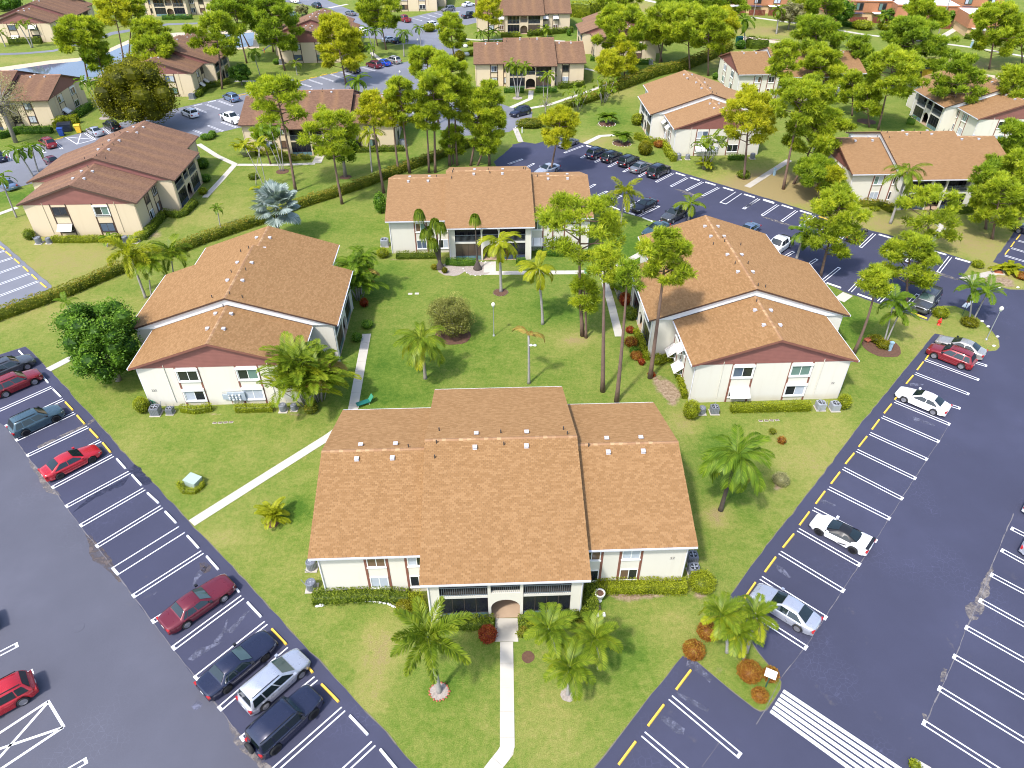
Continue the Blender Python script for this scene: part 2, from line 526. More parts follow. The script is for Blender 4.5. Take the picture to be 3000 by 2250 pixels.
# dry lawn, lush lawn, bare soil
for a in [('C', 2000, 1500, 9, 6, .9), ('D', 300, 1480, 8, 6, 1.1), ('H', 350, 60, 10, 4, 1.0), ('H', 1150, 300, 12, 5, .8), ('H', 1850, 480, 7, 6, .8), ('H', 1350, 1170, 4, 6, .6),
          ('L', 500, 700, 4, 5, .6), ('L', 700, 430, 2.0, 9, .4), ('N', 940, 960, 1.3, 4, .7), ('N', 1060, 640, 1.6, 1.6, .6), ('K', 1400, 400, 1.5, 2.5, .8), ('K', 1650, 1130, 1.0, 1.2, 1.2),
          ('E', 500, 620, 9, 7, .7), ('E', 350, 1000, 14, 4, .5), ('E', 300, 300, 8, 7, .5), ('E', 1700, 200, 7, 6, .4), ('C', 900, 750, 6, 6, .5), ('C', 700, 1150, 6, 4, .7), ('C', 1700, 500, 8, 8, .7),
          ('D', 100, 250, 12, 10, .9), ('D', 1700, 520, 14, 7, .9), ('C', 1050, 60, 10, 14, .8), ('A', 200, 480, 25, 5, .45), ('A', 1450, 220, 14, 6, .4), ('H', 2000, 720, 4, 3, .7), ('H', 1950, 1250, 2.0, 3, .5),
          ('O', 1300, 550, 2, 3, .35), ('O', 350, 1250, 2.4, 3, .4), ('J', 1000, 1560, 0, 0, 0) if 0 else ('I', 1750, 1300, 3, 2, .5), ('I', 1000, 640, 2, 5, .35), ('B', 350, 520, 8, 3, .2), ('F', 1300, 560, 5, 1.4, .6), ('G', 500, 1230, 2.4, 1.6, .9)]:
    blob(0, *a)
for a in [('F', 1000, 780, 4, 6, .55), ('F', 960, 1450, 5, 6, .4), ('F', 1700, 1320, 6, 4, .35), ('F', 430, 350, 4, 5, .35), ('G', 330, 560, 6, 6, .35), ('G', 960, 480, 5, 8, .6), ('G', 420, 980, 4, 3, .6),
          ('K', 1620, 560, 2.0, 2.5, .7), ('K', 1750, 930, 2.2, 2.5, .6), ('H', 820, 1100, 4, 7, .5), ('E', 60, 80, 8, 3, .6), ('J', 330, 1100, 1.5, 1.6, .9), ('J', 1150, 190, 5, 2, .4), ('N', 1580, 1000, 1.6, 1.6, .5),
          ('C', 800, 940, 4, 7, .5), ('C', 1000, 540, 6, 5, .5), ('B', 1300, 1050, 8, 5, .5), ('B', 1400, 1300, 6, 3, .3), ('O', 940, 750, 1.6, 1.6, .5), ('C', 540, 240, 7, 10, .5), ('D', 1100, 1000, 6, 5, .4)]:
    blob(1, *a)
for a in [('G', 1180, 1560, 1.0, 2.6, .75), ('G', 1290, 1640, .9, 2.0, .6), ('K', 1320, 190, .6, 2.6, .7), ('O', 1000, 262, 3.6, .42, .8), ('O', 1560, 255, .9, .4, .6), ('I', 1800, 300, 2.6, .45, .7), ('J', 300, 325, 1.3, .4, .7),
          ('K', 1560, 325, 1.2, .45, .6), ('L', 480, 285, 1.3, .45, .6), ('F', 1120, 580, 1.3, .7, .7), ('E', 1260, 380, 1.6, 2.8, .6), ('C', 740, 1010, 3, 2, .6), ('O', 1700, 830, .8, .8, .7), ('O', 2000, 980, .9, .9, .7),
          ('O', 790, 880, .5, .4, .7), ('H', 1990, 760, 3.0, 1.6, .9), ('K', 2140, 880, .8, .9, .5), ('L', 230, 890, .7, .6, .5), ('D', 1650, 470, 8, 3, .5), ('D', 1480, 560, 4, 1.6, .7), ('C', 2080, 320, 6, 1.5, .8)]:
    blob(2, *a)
nx, ny = len(xs), len(ys)
V = np.stack([GX.ravel(), GY.ravel(), np.zeros(GX.size)], 1).astype(np.float32)
ii = np.arange(nx * ny).reshape(ny, nx)
F4 = np.stack([ii[:-1, :-1].ravel(), ii[:-1, 1:].ravel(), ii[1:, 1:].ravel(), ii[1:, :-1].ravel()], 1)
me = bpy.data.meshes.new('lawn')
me.vertices.add(len(V)); me.vertices.foreach_set('co', V.ravel())
me.loops.add(F4.size); me.loops.foreach_set('vertex_index', F4.ravel().astype(np.int32))
me.polygons.add(len(F4)); me.polygons.foreach_set('loop_start', np.arange(0, F4.size, 4, dtype=np.int32))
me.update(calc_edges=True)
ca = me.color_attributes.new('mask', 'FLOAT_COLOR', 'POINT')
ca.data.foreach_set('color', np.concatenate([np.clip(MASK, 0, 1.5).reshape(3, -1), np.ones((1, GX.size))]).T.astype(np.float32).ravel())
struct(obj('lawn', me, 'grass'))

# ------------------------------------------------------------------ parking lots
def rough_edge(pts, amp=.07, step=.9):
    out = []
    for i, a in enumerate(pts):
        bq = pts[(i + 1) % len(pts)]
        L = math.hypot(bq[0] - a[0], bq[1] - a[1]); n = max(1, min(60, int(L / step)))
        for k in range(n):
            t = k / n
            j = random.uniform(-amp, amp) if k else 0
            out.append((a[0] + (bq[0] - a[0]) * t + j, a[1] + (bq[1] - a[1]) * t + random.uniform(-amp, amp) * (k > 0)))
    return out
def lot(name, pts, m, z=.012, parent=None, rough=True):
    p = [q if not isinstance(q[0], str) else P(*q) for q in pts]
    if rough: p = rough_edge(p)
    o = MB().poly(p, z).build(name, m, parent)
    if parent is None: struct(o)
    if name == 'parking_lot':       # crumbling pale rim where the sheet meets the lawn
        q = MB()
        for a, c in zip(p, p[1:] + p[:1]):
            d = Vector((c[0] - a[0], c[1] - a[1])); 
            if d.length < .01 or d.length > 3: continue
            n_ = Vector((-d.y, d.x)).normalized() * random.uniform(.012, .045); n0 = len(q.v)
            q.v += [(a[0] - n_.x, a[1] - n_.y, z + .004), (c[0] - n_.x, c[1] - n_.y, z + .004), (c[0] + n_.x, c[1] + n_.y, z + .004), (a[0] + n_.x, a[1] + n_.y, z + .004)]; q.f.append((n0, n0 + 1, n0 + 2, n0 + 3))
        e_ = q.build('worn_rim', 'rim_tan', o); e_['kind'] = 'stuff'
    return o
plain('rim_tan', (.15, .135, .10), .95, .4, 2)
left_lot = lot('parking_lot', [('E', -700, 1590), ('E', 0, 1352), ('E', 205, 1287), ('E', 260, 1330), ('I', 440, 0), ('I', 765, 350), ('I', 1085, 715), ('I', 1240, 870), ('I', 1530, 1180), ('I', 1990, 1659),
    ('N', 0, 240), ('N', 310, 580), ('N', 640, 930), ('N', 970, 1280), ('N', 1310, 1659), ('N', 2000, 2450), ('N', 1500, 3300), (-26, 2), (-75, 12)], 'asphalt_new')
right_lot = lot('parking_lot', [('O', 100, 2400), ('O', 665, 1659), ('O', 1060, 1150), ('O', 1382, 752), ('O', 1500, 800), ('O', 1750, 1010), ('O', 1960, 1175), ('O', 2010, 1200), ('O', 2060, 1190), ('O', 2120, 1110), ('O', 2175, 1020), ('O', 2180, 960), ('O', 2110, 860),
    ('O', 2000, 730), ('O', 1850, 500), ('O', 1765, 372), ('O', 1733, 302), ('L', 0, 1545), ('L', 480, 930), ('L', 930, 340), ('L', 1210, 0), ('H', 1490, 1182), ('H', 1560, 1195), ('H', 1880, 1312), ('H', 1930, 1325), ('H', 1985, 1320), ('H', 2015, 1290), ('H', 2008, 1235), ('H', 1960, 1170),
    ('H', 1870, 1080), ('H', 1760, 1000), ('H', 1650, 957), ('H', 1560, 955), ('H', 1490, 1000), ('H', 1432, 1078), ('H', 1050, 945), ('H', 750, 842), ('H', 600, 772), ('G', 1250, 292), ('G', 820, 182), ('G', 560, 70), ('C', 80, 1480), ('C', -100, 1390),
    ('B', 1925, 1312), ('B', 1990, 1260), ('B', 2080, 1182), ('C', 0, 1172), ('C', 90, 1150), ('C', 190, 1165), ('C', 290, 1135), ('C', 335, 1100), ('C', 370, 1110), ('C', 600, 1165), ('C', 1300, 1375), ('C', 2212, 1650), ('H', 640, 250), ('H', 970, 347), ('H', 1100, 377), ('H', 1800, 602),
    ('H', 1700, 732), ('H', 1790, 765), ('H', 1880, 770), ('H', 2000, 800), ('H', 2100, 825), ('H', 2300, 830), (75, 62), (80, 20), (40, 3), (15, 4)], 'asphalt_new')
side_lot = lot('parking_lot', [('H', 2360, 220), ('H', 2212, 285), ('H', 2150, 330), ('H', 1960, 602), ('H', 2212, 680), ('H', 2500, 760)], 'asphalt_new')
west_lot = lot('parking_lot', [('E', -300, 180), ('E', 0, 430), ('E', 420, 795), ('E', 415, 815), ('E', 330, 855), ('E', 0, 985), ('E', -400, 1130)], 'asphalt_old')
north_lot = lot('parking_lot', [('A', -300, 1310), ('A', 0, 1237), ('A', 270, 1175), ('A', 520, 1112), ('A', 720, 1062), ('A', 950, 1000), ('A', 1500, 862), ('A', 1780, 800), ('A', 2010, 747), ('B', 190, 690), ('B', 330, 665), ('B', 690, 577), ('B', 850, 540), ('B', 1190, 507),
    ('B', 1225, 500), ('B', 1270, 430), ('B', 1290, 355), ('B', 1130, 362), ('B', 1030, 322), ('B', 830, 300), ('B', 760, 160), ('B', 600, 70), ('B', 300, 25), ('B', 0, -20), ('B', -200, -40), ('B', 500, -30), ('B', 990, 175), ('B', 1170, 160), ('B', 1250, 140), ('B', 1470, 90), ('B', 1700, 45), ('B', 2150, -10), ('B', 2150, 120),
    ('B', 1760, 190), ('B', 1480, 268), ('B', 1500, 300), ('B', 1560, 350), ('B', 1640, 385), ('B', 1668, 412), ('B', 1640, 470), ('B', 1500, 560), ('B', 1500, 640), ('B', 1750, 760), ('B', 2060, 868), ('B', 2240, 905), ('B', 2230, 960), ('B', 2110, 1030), ('B', 2050, 1070), ('B', 1690, 1100), ('B', 1450, 1040), ('B', 1250, 952), ('B', 800, 860), ('A', 1930, 1037), ('A', 1600, 1112), ('A', 800, 1330), ('A', 210, 1500), ('A', 45, 1545), ('A', -300, 1640)], 'asphalt_old')
back_lot = lot('parking_lot', [('D', 1060, 720), ('D', 1210, 590), ('D', 1330, 560), ('D', 1420, 640), ('D', 1400, 780), ('D', 1300, 770), ('D', 1180, 735)], 'asphalt_new')
# lighter, older driving aisle of the left lot
lot('driving_aisle', [('E', -500, 1760), ('I', -80, 330), ('I', 55, 420), ('I', 135, 535), ('I', 225, 655), ('I', 330, 790), ('I', 430, 925), ('I', 540, 1070), ('I', 655, 1225), ('I', 785, 1390), ('I', 950, 1610), ('M', 1090, 285), ('M', 1245, 490), ('M', 1410, 705), ('M', 1600, 950), ('M', 1790, 1195), ('M', 1970, 1430), ('M', 2200, 1720), ('M', 2500, 2200), ('M', 2500, 3200), (-22, 4), (-60, 14)], 'asphalt_aisle', .016, left_lot)
# stains and patches worn into the asphalt
def stain(pts, m, lotobj, z=.019):
    p_ = rough_edge(rough_edge([P(*q) for q in pts], .12, .8), .05, .25)
    MB().poly(p_, z).build('stain', m, lotobj)
def ragged(name):
    nt_ = MAT[name].node_tree; b_ = nt_.nodes['Principled BSDF']; g_ = N(nt_, 'ShaderNodeNewGeometry').outputs['Position']
    a_ = ramp(nt_, noise(nt_, 1.6, 6, .7, vec=g_).outputs[0], [(.38, (0, 0, 0)), (.60, (1, 1, 1))]).outputs[0]
    nt_.links.new(a_, b_.inputs['Alpha'])
plain('stain_brown', (.105, .082, .075), .8, .35, 1.5); plain('stain_pale', (.115, .12, .17), .85, .4, 1.6); plain('stain_wet', (.03, .03, .055), .25, .3, 1.5); plain('stain_tan', (.20, .175, .16), .9, .35, 1.2)
for s_ in ('stain_brown', 'stain_pale', 'stain_wet', 'stain_tan'): ragged(s_)
stain([('I', 690, 1285), ('I', 740, 1300), ('I', 790, 1370), ('I', 850, 1420), ('I', 905, 1490), ('I', 945, 1580), ('M', 985, 150), ('M', 960, 155), ('M', 905, 90), ('M', 820, 20), ('I', 750, 1500), ('I', 722, 1440), ('I', 722, 1370)], 'stain_brown', left_lot)
stain([('I', 235, 680), ('I', 290, 740), ('I', 340, 810), ('I', 400, 880), ('I', 450, 930), ('I', 500, 980), ('I', 440, 965), ('I', 370, 940), ('I', 330, 880), ('I', 310, 810), ('I', 250, 745)], 'stain_tan', left_lot)
stain([('I', 300, 575), ('I', 480, 490), ('I', 660, 410), ('I', 765, 345), ('I', 770, 365), ('I', 690, 420), ('I', 520, 500), ('I', 320, 595)], 'stain_tan', left_lot)
stain([('I', 1035, 770), ('I', 1090, 720), ('I', 1165, 790), ('I', 1235, 868), ('I', 1190, 890), ('I', 1150, 880)], 'stain_wet', left_lot)
stain([('I', 1050, 815), ('I', 1000, 890), ('I', 880, 940), ('I', 780, 990), ('I', 660, 1070), ('I', 590, 1115), ('I', 640, 1060), ('I', 760, 960), ('I', 880, 900), ('I', 980, 850)], 'stain_wet', left_lot)
stain([('I', 1615, 1520), ('I', 1660, 1515), ('I', 1715, 1545), ('I', 1700, 1590), ('I', 1650, 1605), ('I', 1620, 1570)], 'stain_brown', left_lot)
stain([('M', 1840, 1260), ('M', 1900, 1330), ('M', 1960, 1400), ('M', 2010, 1480), ('N', 60, 1600), ('N', 130, 1650), ('N', 150, 1750), ('N', 60, 1700), ('M', 1960, 1530), ('M', 1890, 1450), ('M', 1860, 1360)], 'stain_tan', left_lot)
stain([('M', 1550, 1160), ('M', 1600, 1105), ('M', 1645, 1140), ('M', 1620, 1175), ('M', 1580, 1195)], 'stain_pale', left_lot)
for q_ in ([(1720, 640), (1800, 560), (1830, 470), (1850, 450), (1830, 560), (1760, 650)], [(1830, 560), (1900, 490), (1990, 400), (2030, 380), (1960, 470), (1880, 570)], [(1520, 780), (1600, 700), (1760, 640), (1850, 620), (1700, 700), (1560, 790)], [(1580, 100), (1650, 30), (1700, 10), (1640, 90), (1560, 190)], [(1230, 250), (1280, 225), (1250, 260)]): stain([('M', *a) for a in q_], 'stain_pale', left_lot)
for q_ in ([(520, 1000), (600, 1010), (690, 1050), (680, 1062), (590, 1040)], [(1310, 330), (1380, 360), (1500, 400), (1480, 410), (1370, 380), (1320, 370)], [(1270, 60), (1400, 70), (1390, 85), (1290, 85)], [(180, 1520), (260, 1560), (330, 1640), (300, 1640), (220, 1580)], [(1160, 180), (1250, 120), (1260, 140), (1180, 200)]): stain([('L', *a) for a in q_], 'stain_pale', right_lot)
for q_ in ([(1420, 790), (1500, 800), (1620, 940), (1600, 970), (1500, 880), (1410, 830)], [(1190, 1240), (1280, 1250), (1400, 1340), (1390, 1390), (1330, 1380), (1240, 1300)], [(1330, 1040), (1440, 1090), (1600, 1180), (1580, 1210), (1460, 1150), (1350, 1080)]): stain([('O', *a) for a in q_], 'stain_pale', right_lot)
stain([('P', 1955, 20), ('P', 1965, 60), ('P', 1930, 160), ('P', 1935, 250), ('P', 1880, 300), ('P', 1890, 380), ('P', 1830, 460), ('P', 1780, 470), ('P', 1740, 400), ('P', 1735, 345), ('P', 1815, 300), ('P', 1860, 180), ('P', 1910, 80)], 'stain_tan', right_lot)
stain([('C', 1300, 1525), ('C', 1400, 1545), ('C', 1560, 1600), ('C', 1530, 1605), ('C', 1400, 1570)], 'stain_tan', right_lot)
stain([('H', 80, 232), ('H', 250, 275), ('H', 380, 320), ('H', 330, 318), ('H', 180, 272)], 'stain_tan', right_lot)
stain([('H', 1380, 650), ('H', 1500, 680), ('H', 1700, 745), ('H', 1650, 745), ('H', 1480, 700)], 'stain_tan', right_lot)
stain([('P', 1385, 1215), ('P', 1420, 1225), ('P', 1440, 1290), ('P', 1400, 1300)], 'stain_tan', right_lot)
stain([('P', 1555, 850), ('P', 1590, 860), ('P', 1560, 960), ('P', 1535, 960)], 'stain_tan', right_lot)

LZ = .026
def bay(lo, s, e, gap=.36, w=.1, closed=True):
    a = Vector(P(*s)); bq = Vector(P(*e)); d = (bq - a).normalized(); nrm = Vector((-d.y, d.x))
    q = MB(); h = gap / 2
    for sg in (-1, 1):
        o1 = nrm * (sg * h - w / 2); o2 = nrm * (sg * h + w / 2)
        q.add([(*(a + o1), LZ), (*(bq + o1), LZ), (*(bq + o2), LZ), (*(a + o2), LZ)], [(0, 1, 2, 3)])
    if closed:
        o1, o2 = nrm * (-h - w / 2), nrm * (h + w / 2)
        q.add([(*(bq + o1), LZ), (*(bq + o1 + d * .2), LZ), (*(bq + o2 + d * .2), LZ), (*(bq + o2), LZ)], [(0, 1, 2, 3)])
    q.build('bay_line', 'line_white', lo)
def stripe(lo, s, e, w=.1, name='bay_line'):
    a = Vector(P(*s)); bq = Vector(P(*e)); d = (bq - a).normalized(); nrm = Vector((-d.y, d.x)) * (w / 2)
    MB().add([(*(a - nrm), LZ), (*(bq - nrm), LZ), (*(bq + nrm), LZ), (*(a + nrm), LZ)], [(0, 1, 2, 3)]).build(name, 'line_white', lo)
bays = {
 'right': [('H', 1440, 1300, 1895, 1440), ('H', 1410, 1395, 1830, 1552), ('H', 1330, 1505, 1750, 1668), ('L', 1215, 115, 1678, 263), ('L', 1165, 212, 1595, 392), ('L', 1062, 336, 1508, 532), ('L', 962, 470, 1412, 676), ('L', 857, 608, 1318, 830), ('L', 746, 753, 1212, 993), ('L', 628, 912, 1108, 1155), ('L', 505, 1082, 1000, 1335), ('L', 380, 1250, 865, 1528),
   ('L', 233, 1435, 735, 1738), ('P', 80, 120, 592, 437), ('P', -75, 350, 432, 678), ('O', 1283, 1090, 1828, 1545), ('O', 1062, 1385, 1690, 1915),
   ('L', 2700, 1540, 2127, 1248), ('L', 2620, 1740, 2047, 1425), ('P', 2540, 410, 1962, 103), ('P', 2500, 660, 1870, 310), ('P', 2450, 920, 1758, 530), ('P', 2400, 1195, 1660, 765), ('P', 2300, 1490, 1540, 1025), ('P', 2250, 1835, 1415, 1302),
   ('C', 580, 1180, 430, 1237), ('C', 700, 1205, 565, 1278), ('C', 810, 1245, 678, 1313), ('C', 920, 1280, 788, 1350), ('C', 1040, 1315, 908, 1390), ('C', 1165, 1355, 1033, 1428), ('C', 1305, 1405, 1173, 1473), ('C', 1420, 1440, 1293, 1508), ('C', 1545, 1475, 1418, 1540), ('C', 1675, 1520, 1548, 1585), ('C', 2000, 1610, 1880, 1690), ('H', 65, 92, -40, 158), ('H', 220, 138, 95, 222), ('H', 370, 187, 255, 270), ('H', 515, 227, 398, 313), ('H', 660, 275, 553, 368), ('H', 800, 335, 718, 422), ('H', 1000, 375, 890, 480), ('H', 1190, 435, 1090, 540), ('H', 1365, 487, 1265, 595), ('H', 1615, 560, 1520, 682),
   ('C', -30, 1330, 78, 1292), ('C', 90, 1372, 173, 1328), ('C', 550, 1565, 668, 1497), ('G', 650, 85, 765, 32), ('G', 745, 133, 880, 68), ('G', 900, 178, 1040, 105), ('G', 1025, 230, 1185, 153), ('G', 1190, 278, 1350, 195), ('H', 255, 570, 340, 522), ('H', 425, 650, 528, 583), ('H', 575, 762, 712, 652), ('H', 800, 842, 917, 720), ('H', 1035, 925, 1160, 806), ('H', 1230, 985, 1350, 868)],
 'left': [('I', 420, 95, -20, 292), ('I', 515, 195, 62, 405), ('I', 605, 305, 145, 520), ('I', 712, 418, 235, 645), ('I', 815, 530, 332, 765), ('I', 915, 650, 440, 902), ('I', 1050, 785, 552, 1055), ('I', 1170, 920, 668, 1210), ('I', 1310, 1065, 798, 1377), ('I', 1640, 1432, 1095, 1780), ('M', 1810, 120, 1252, 465), ('M', 1965, 275, 1418, 680), ('M', 2155, 485, 1600, 922), ('M', 2345, 695, 1795, 1168), ('M', 2560, 935, 1975, 1412), ('N', 708, 1182, 95, 1725), ('N', 952, 1462, 330, 2040),
   ('M', -420, 950, 122, 672), ('M', -300, 1190, 245, 890), ('M', 120, 1940, 680, 1612)],
 'side': [('H', 2165, 430, 2330, 475), ('H', 2110, 490, 2330, 555), ('H', 2055, 550, 2330, 632)],
 'west': [('E', 35, 512, -160, 570), ('E', 100, 570, -120, 640), ('E', 170, 630, -60, 712), ('E', 240, 697, 0, 782), ('E', 310, 760, -10, 880)],
 'north': [('A', 60, 1240, 80, 1300), ('A', 130, 1215, 200, 1260), ('A', 270, 1182, 365, 1235), ('A', 440, 1150, 500, 1205), ('A', 690, 1080, 765, 1130), ('A', 840, 1040, 900, 1090), ('A', 1570, 872, 1665, 910), ('A', 1670, 847, 1775, 885), ('A', 1770, 817, 1880, 858), ('A', 1690, 1105, 1570, 1055), ('A', 1810, 1065, 1690, 1020), ('A', 1920, 1035, 1800, 992),
   ('B', 330, 667, 440, 702), ('B', 425, 645, 535, 682), ('B', 515, 622, 625, 658), ('B', 605, 602, 710, 638), ('B', 690, 585, 790, 615), ('B', 770, 563, 870, 598), ('B', 860, 545, 960, 575), ('B', 1340, 935, 1220, 880), ('B', 1400, 960, 1265, 915), ('B', 1270, 150, 1340, 168), ('B', 1330, 132, 1400, 152), ('B', 1390, 120, 1460, 140), ('B', 1450, 107, 1520, 127), ('B', 1510, 95, 1580, 113), ('B', 1580, 80, 1650, 97)]}
LOTS = dict(right=right_lot, left=left_lot, side=side_lot, west=west_lot, north=north_lot)
for k, L in bays.items():
    for t, x0, y0, x1, y1 in L:
        bay(LOTS[k], (t, x0, y0), (t, x1, y1))
bay(left_lot, ('I', 1472, 1250), ('I', 945, 1580), gap=.95)           # the wide hairpins
bay(right_lot, ('C', 1836, 1562), ('C', 1712, 1645), gap=1.0)
for s, e in [((390, 1115), (520, 1330)), ((390, 1120), (-250, 1540)), ((515, 1330), (-100, 1740)), ((390, 1130), (-60, 1640)), ((510, 1332), (-60, 1525))]:
    stripe(left_lot, ('M', *s), ('M', *e), .17, 'no_parking_line')
for s, e in [((530, 1112), (625, 1170)), ((625, 1170), (765, 1132)), ((545, 1112), (745, 1128)), ((655, 1085), (630, 1165))]:
    stripe(north_lot, ('A', *s), ('A', *e), .15, 'no_parking_line')
for i in range(6):
    x0, y0 = 260 - i * 20.4, 1035 + i * 32.6
    stripe(right_lot, ('P', x0, y0), ('P', x0 + 1170 - i * 60, y0 + 1170 * .668 - i * 30), .26, 'crossing_stripe')

def seam(lo, t, pts, w=.045):
    fine = []
    pp = [Vector(P(t, *q)) for q in pts]
    for a, c in zip(pp, pp[1:]):
        n_ = max(2, int((c - a).length / .5)); fine += [a.lerp(c, k / n_) + Vector((random.uniform(-.03, .03), random.uniform(-.03, .03))) for k in range(n_)]
    q = MB()
    for a, c in zip(fine, fine[1:]):
        d = (c - a).normalized(); n_ = Vector((-d.y, d.x)) * w / 2 * random.uniform(.4, 1.4); n0 = len(q.v)
        q.v += [(a.x - n_.x, a.y - n_.y, .021), (c.x - n_.x, c.y - n_.y, .021), (c.x + n_.x, c.y + n_.y, .021), (a.x + n_.x, a.y + n_.y, .021)]; q.f.append((n0, n0 + 1, n0 + 2, n0 + 3))
    o = q.build('crack_seam', 'seam_pale', lo); o['kind'] = 'stuff'
plain('seam_pale', (.15, .14, .15), .9, .5, 1.2)
seam(right_lot, 'L', [(1600, 405), (1515, 545), (1420, 690), (1320, 845), (1215, 1010), (1110, 1170), (1000, 1350), (870, 1545), (735, 1750), (590, 1980), (430, 2215), (250, 2440), (90, 2760), (0, 2890)])
seam(right_lot, 'L', [(2130, 1120), (2040, 1320), (1955, 1530), (1860, 1800), (1740, 2060), (1650, 2290), (1530, 2560), (1400, 2840)], .07)
seam(left_lot, 'I', [(60, 420), (140, 540), (230, 665), (330, 795), (435, 930), (545, 1075), (660, 1230), (790, 1395), (955, 1615), (1095, 1810), (1245, 2010), (1410, 2225), (1595, 2465), (1790, 2715), (1970, 2950)], .06)
seam(right_lot, 'O', [(1540, 1650), (1660, 1480), (1720, 1400)], .03)
# ------------------------------------------------------------------ wheel stops
def stop_mesh():
    q = MB(); l, w0, w1, h = .93, .085, .06, .13
    q.add([(-l, -w0, 0), (l, -w0, 0), (l, w0, 0), (-l, w0, 0), (-l + .03, -w1, h), (l - .03, -w1, h), (l - .03, w1, h), (-l + .03, w1, h)], [(4, 5, 6, 7), (0, 1, 5, 4), (1, 2, 6, 5), (2, 3, 7, 6), (3, 0, 4, 7)])
    return q.mesh('wheel_stop')
STOP = stop_mesh()
ORD = ['first', 'second', 'third', 'fourth', 'fifth', 'sixth', 'seventh', 'eighth', 'ninth', 'tenth', 'eleventh', 'twelfth', 'thirteenth', 'fourteenth', 'fifteenth', 'sixteenth', 'seventeenth', 'eighteenth', 'nineteenth', 'twentieth']
def stops(lst, label, grp):
    for i_, (t, x0, y0, x1, y1, c) in enumerate(lst):
        a = Vector(P(t, x0, y0, .06)); bq = Vector(P(t, x1, y1, .06)); mid = (a + bq) / 2; d = bq - a
        o = obj('wheel_stop', STOP, 'stop_yellow' if c == 'y' else 'stop_white')
        o.location = (mid.x, mid.y, .014); o.rotation_euler = (0, 0, math.atan2(d.y, d.x) + random.uniform(-.02, .02))
        tag(o, ('yellow' if c == 'y' else 'white') + ' wheel stop ' + label + ', ' + ORD[i_] + ' from its far end', 'wheel stop', ('yellow' if c == 'y' else 'white') + ' ' + grp)
stops([('H', 1398, 1408, 1345, 1478, 'y'), ('H', 1315, 1518, 1258, 1588, 'y'), ('H', 1455, 1335, 1418, 1385, 'y'), ('L', 1225, 125, 1165, 195, 'y'), ('L', 1140, 228, 1078, 308, 'y'), ('L', 1043, 355, 978, 437, 'y'), ('L', 943, 490, 872, 578, 'y'), ('L', 838, 625, 765, 718, 'y'), ('L', 722, 778, 648, 880, 'y'), ('L', 603, 935, 522, 1040, 'y'), ('L', 478, 1102, 390, 1213, 'y'), ('L', 350, 1278, 258, 1397, 'y'), ('L', 205, 1465, 110, 1595, 'y'), ('O', 1975, 150, 1880, 290, 'y'), ('O', 1452, 858, 1328, 1028, 'y'), ('O', 1235, 1140, 1098, 1320, 'y'), ('O', 1005, 1438, 862, 1635, 'y')],
      'along the lawn edge of the right-hand lot', 'wheel stops of the right lot')
stops([('E', 150, 1315, 205, 1375, 'w'), ('E', 330, 1510, 400, 1590, 'w'), ('I', 430, 110, 495, 175, 'w'), ('I', 525, 210, 595, 285, 'y'), ('I', 620, 320, 690, 395, 'y'), ('I', 725, 430, 797, 510, 'y'), ('I', 825, 540, 903, 628, 'y'), ('I', 940, 670, 1022, 757, 'w'), ('I', 1065, 800, 1150, 893, 'w'), ('I', 1192, 945, 1287, 1038, 'w'), ('I', 1335, 1097, 1430, 1198, 'w'), ('I', 1512, 1292, 1615, 1402, 'w'), ('I', 1668, 1460, 1775, 1575, 'w'),
       ('M', 1840, 115, 1940, 235, 'w'), ('M', 2000, 310, 2120, 440, 'w'), ('N', 125, 525, 250, 665, 'y'), ('N', 335, 740, 462, 890, 'y'), ('N', 525, 970, 675, 1130, 'y'), ('N', 755, 1225, 910, 1395, 'w'), ('N', 1000, 1500, 1160, 1690, 'w')],
      'along the lawn edge of the left-hand lot', 'wheel stops of the left lot')
stops([('C', 610, 1183, 655, 1197, 'w'), ('C', 1325, 1400, 1405, 1425, 'w'), ('C', 1440, 1438, 1522, 1463, 'w'), ('C', 1565, 1475, 1650, 1500, 'w'), ('C', 1708, 1518, 1795, 1545, 'w'), ('C', 1877, 1573, 1970, 1600, 'w'), ('C', 2032, 1618, 2127, 1648, 'w'), ('H', 98, 95, 190, 122, 'w'), ('H', 248, 140, 342, 170, 'w'), ('H', 395, 185, 492, 215, 'w'), ('H', 548, 232, 648, 262, 'y'), ('H', 1035, 378, 1145, 410, 'w'), ('H', 1470, 510, 1578, 542, 'w'), ('H', 1655, 570, 1778, 605, 'w')],
      'on the far edge of the rear lot', 'wheel stops on the far edge of the rear lot')
stops([('G', 660, 105, 735, 130, 'w'), ('G', 800, 150, 868, 178, 'w'), ('G', 915, 192, 995, 220, 'w'), ('G', 1055, 242, 1142, 275, 'w'), ('H', 612, 770, 732, 812, 'w'), ('H', 862, 860, 985, 905, 'w'), ('H', 1310, 1015, 1415, 1055, 'y')],
      'on the near edge of the rear lot', 'wheel stops on the near edge of the rear lot')
stops([('H', 2180, 380, 2150, 420, 'y'), ('H', 2135, 438, 2105, 478, 'y'), ('H', 2090, 500, 2060, 538, 'y')], 'of the small lot at the right edge', 'wheel stops of the side lot')
stops([('E', 0, 475, 28, 495, 'y'), ('E', 48, 518, 92, 555, 'y'), ('E', 115, 575, 160, 615, 'y'), ('E', 185, 637, 233, 680, 'y'), ('E', 255, 702, 303, 745, 'y'), ('E', 325, 767, 378, 810, 'y')], 'of the pale lot at the left edge', 'wheel stops of the west lot')
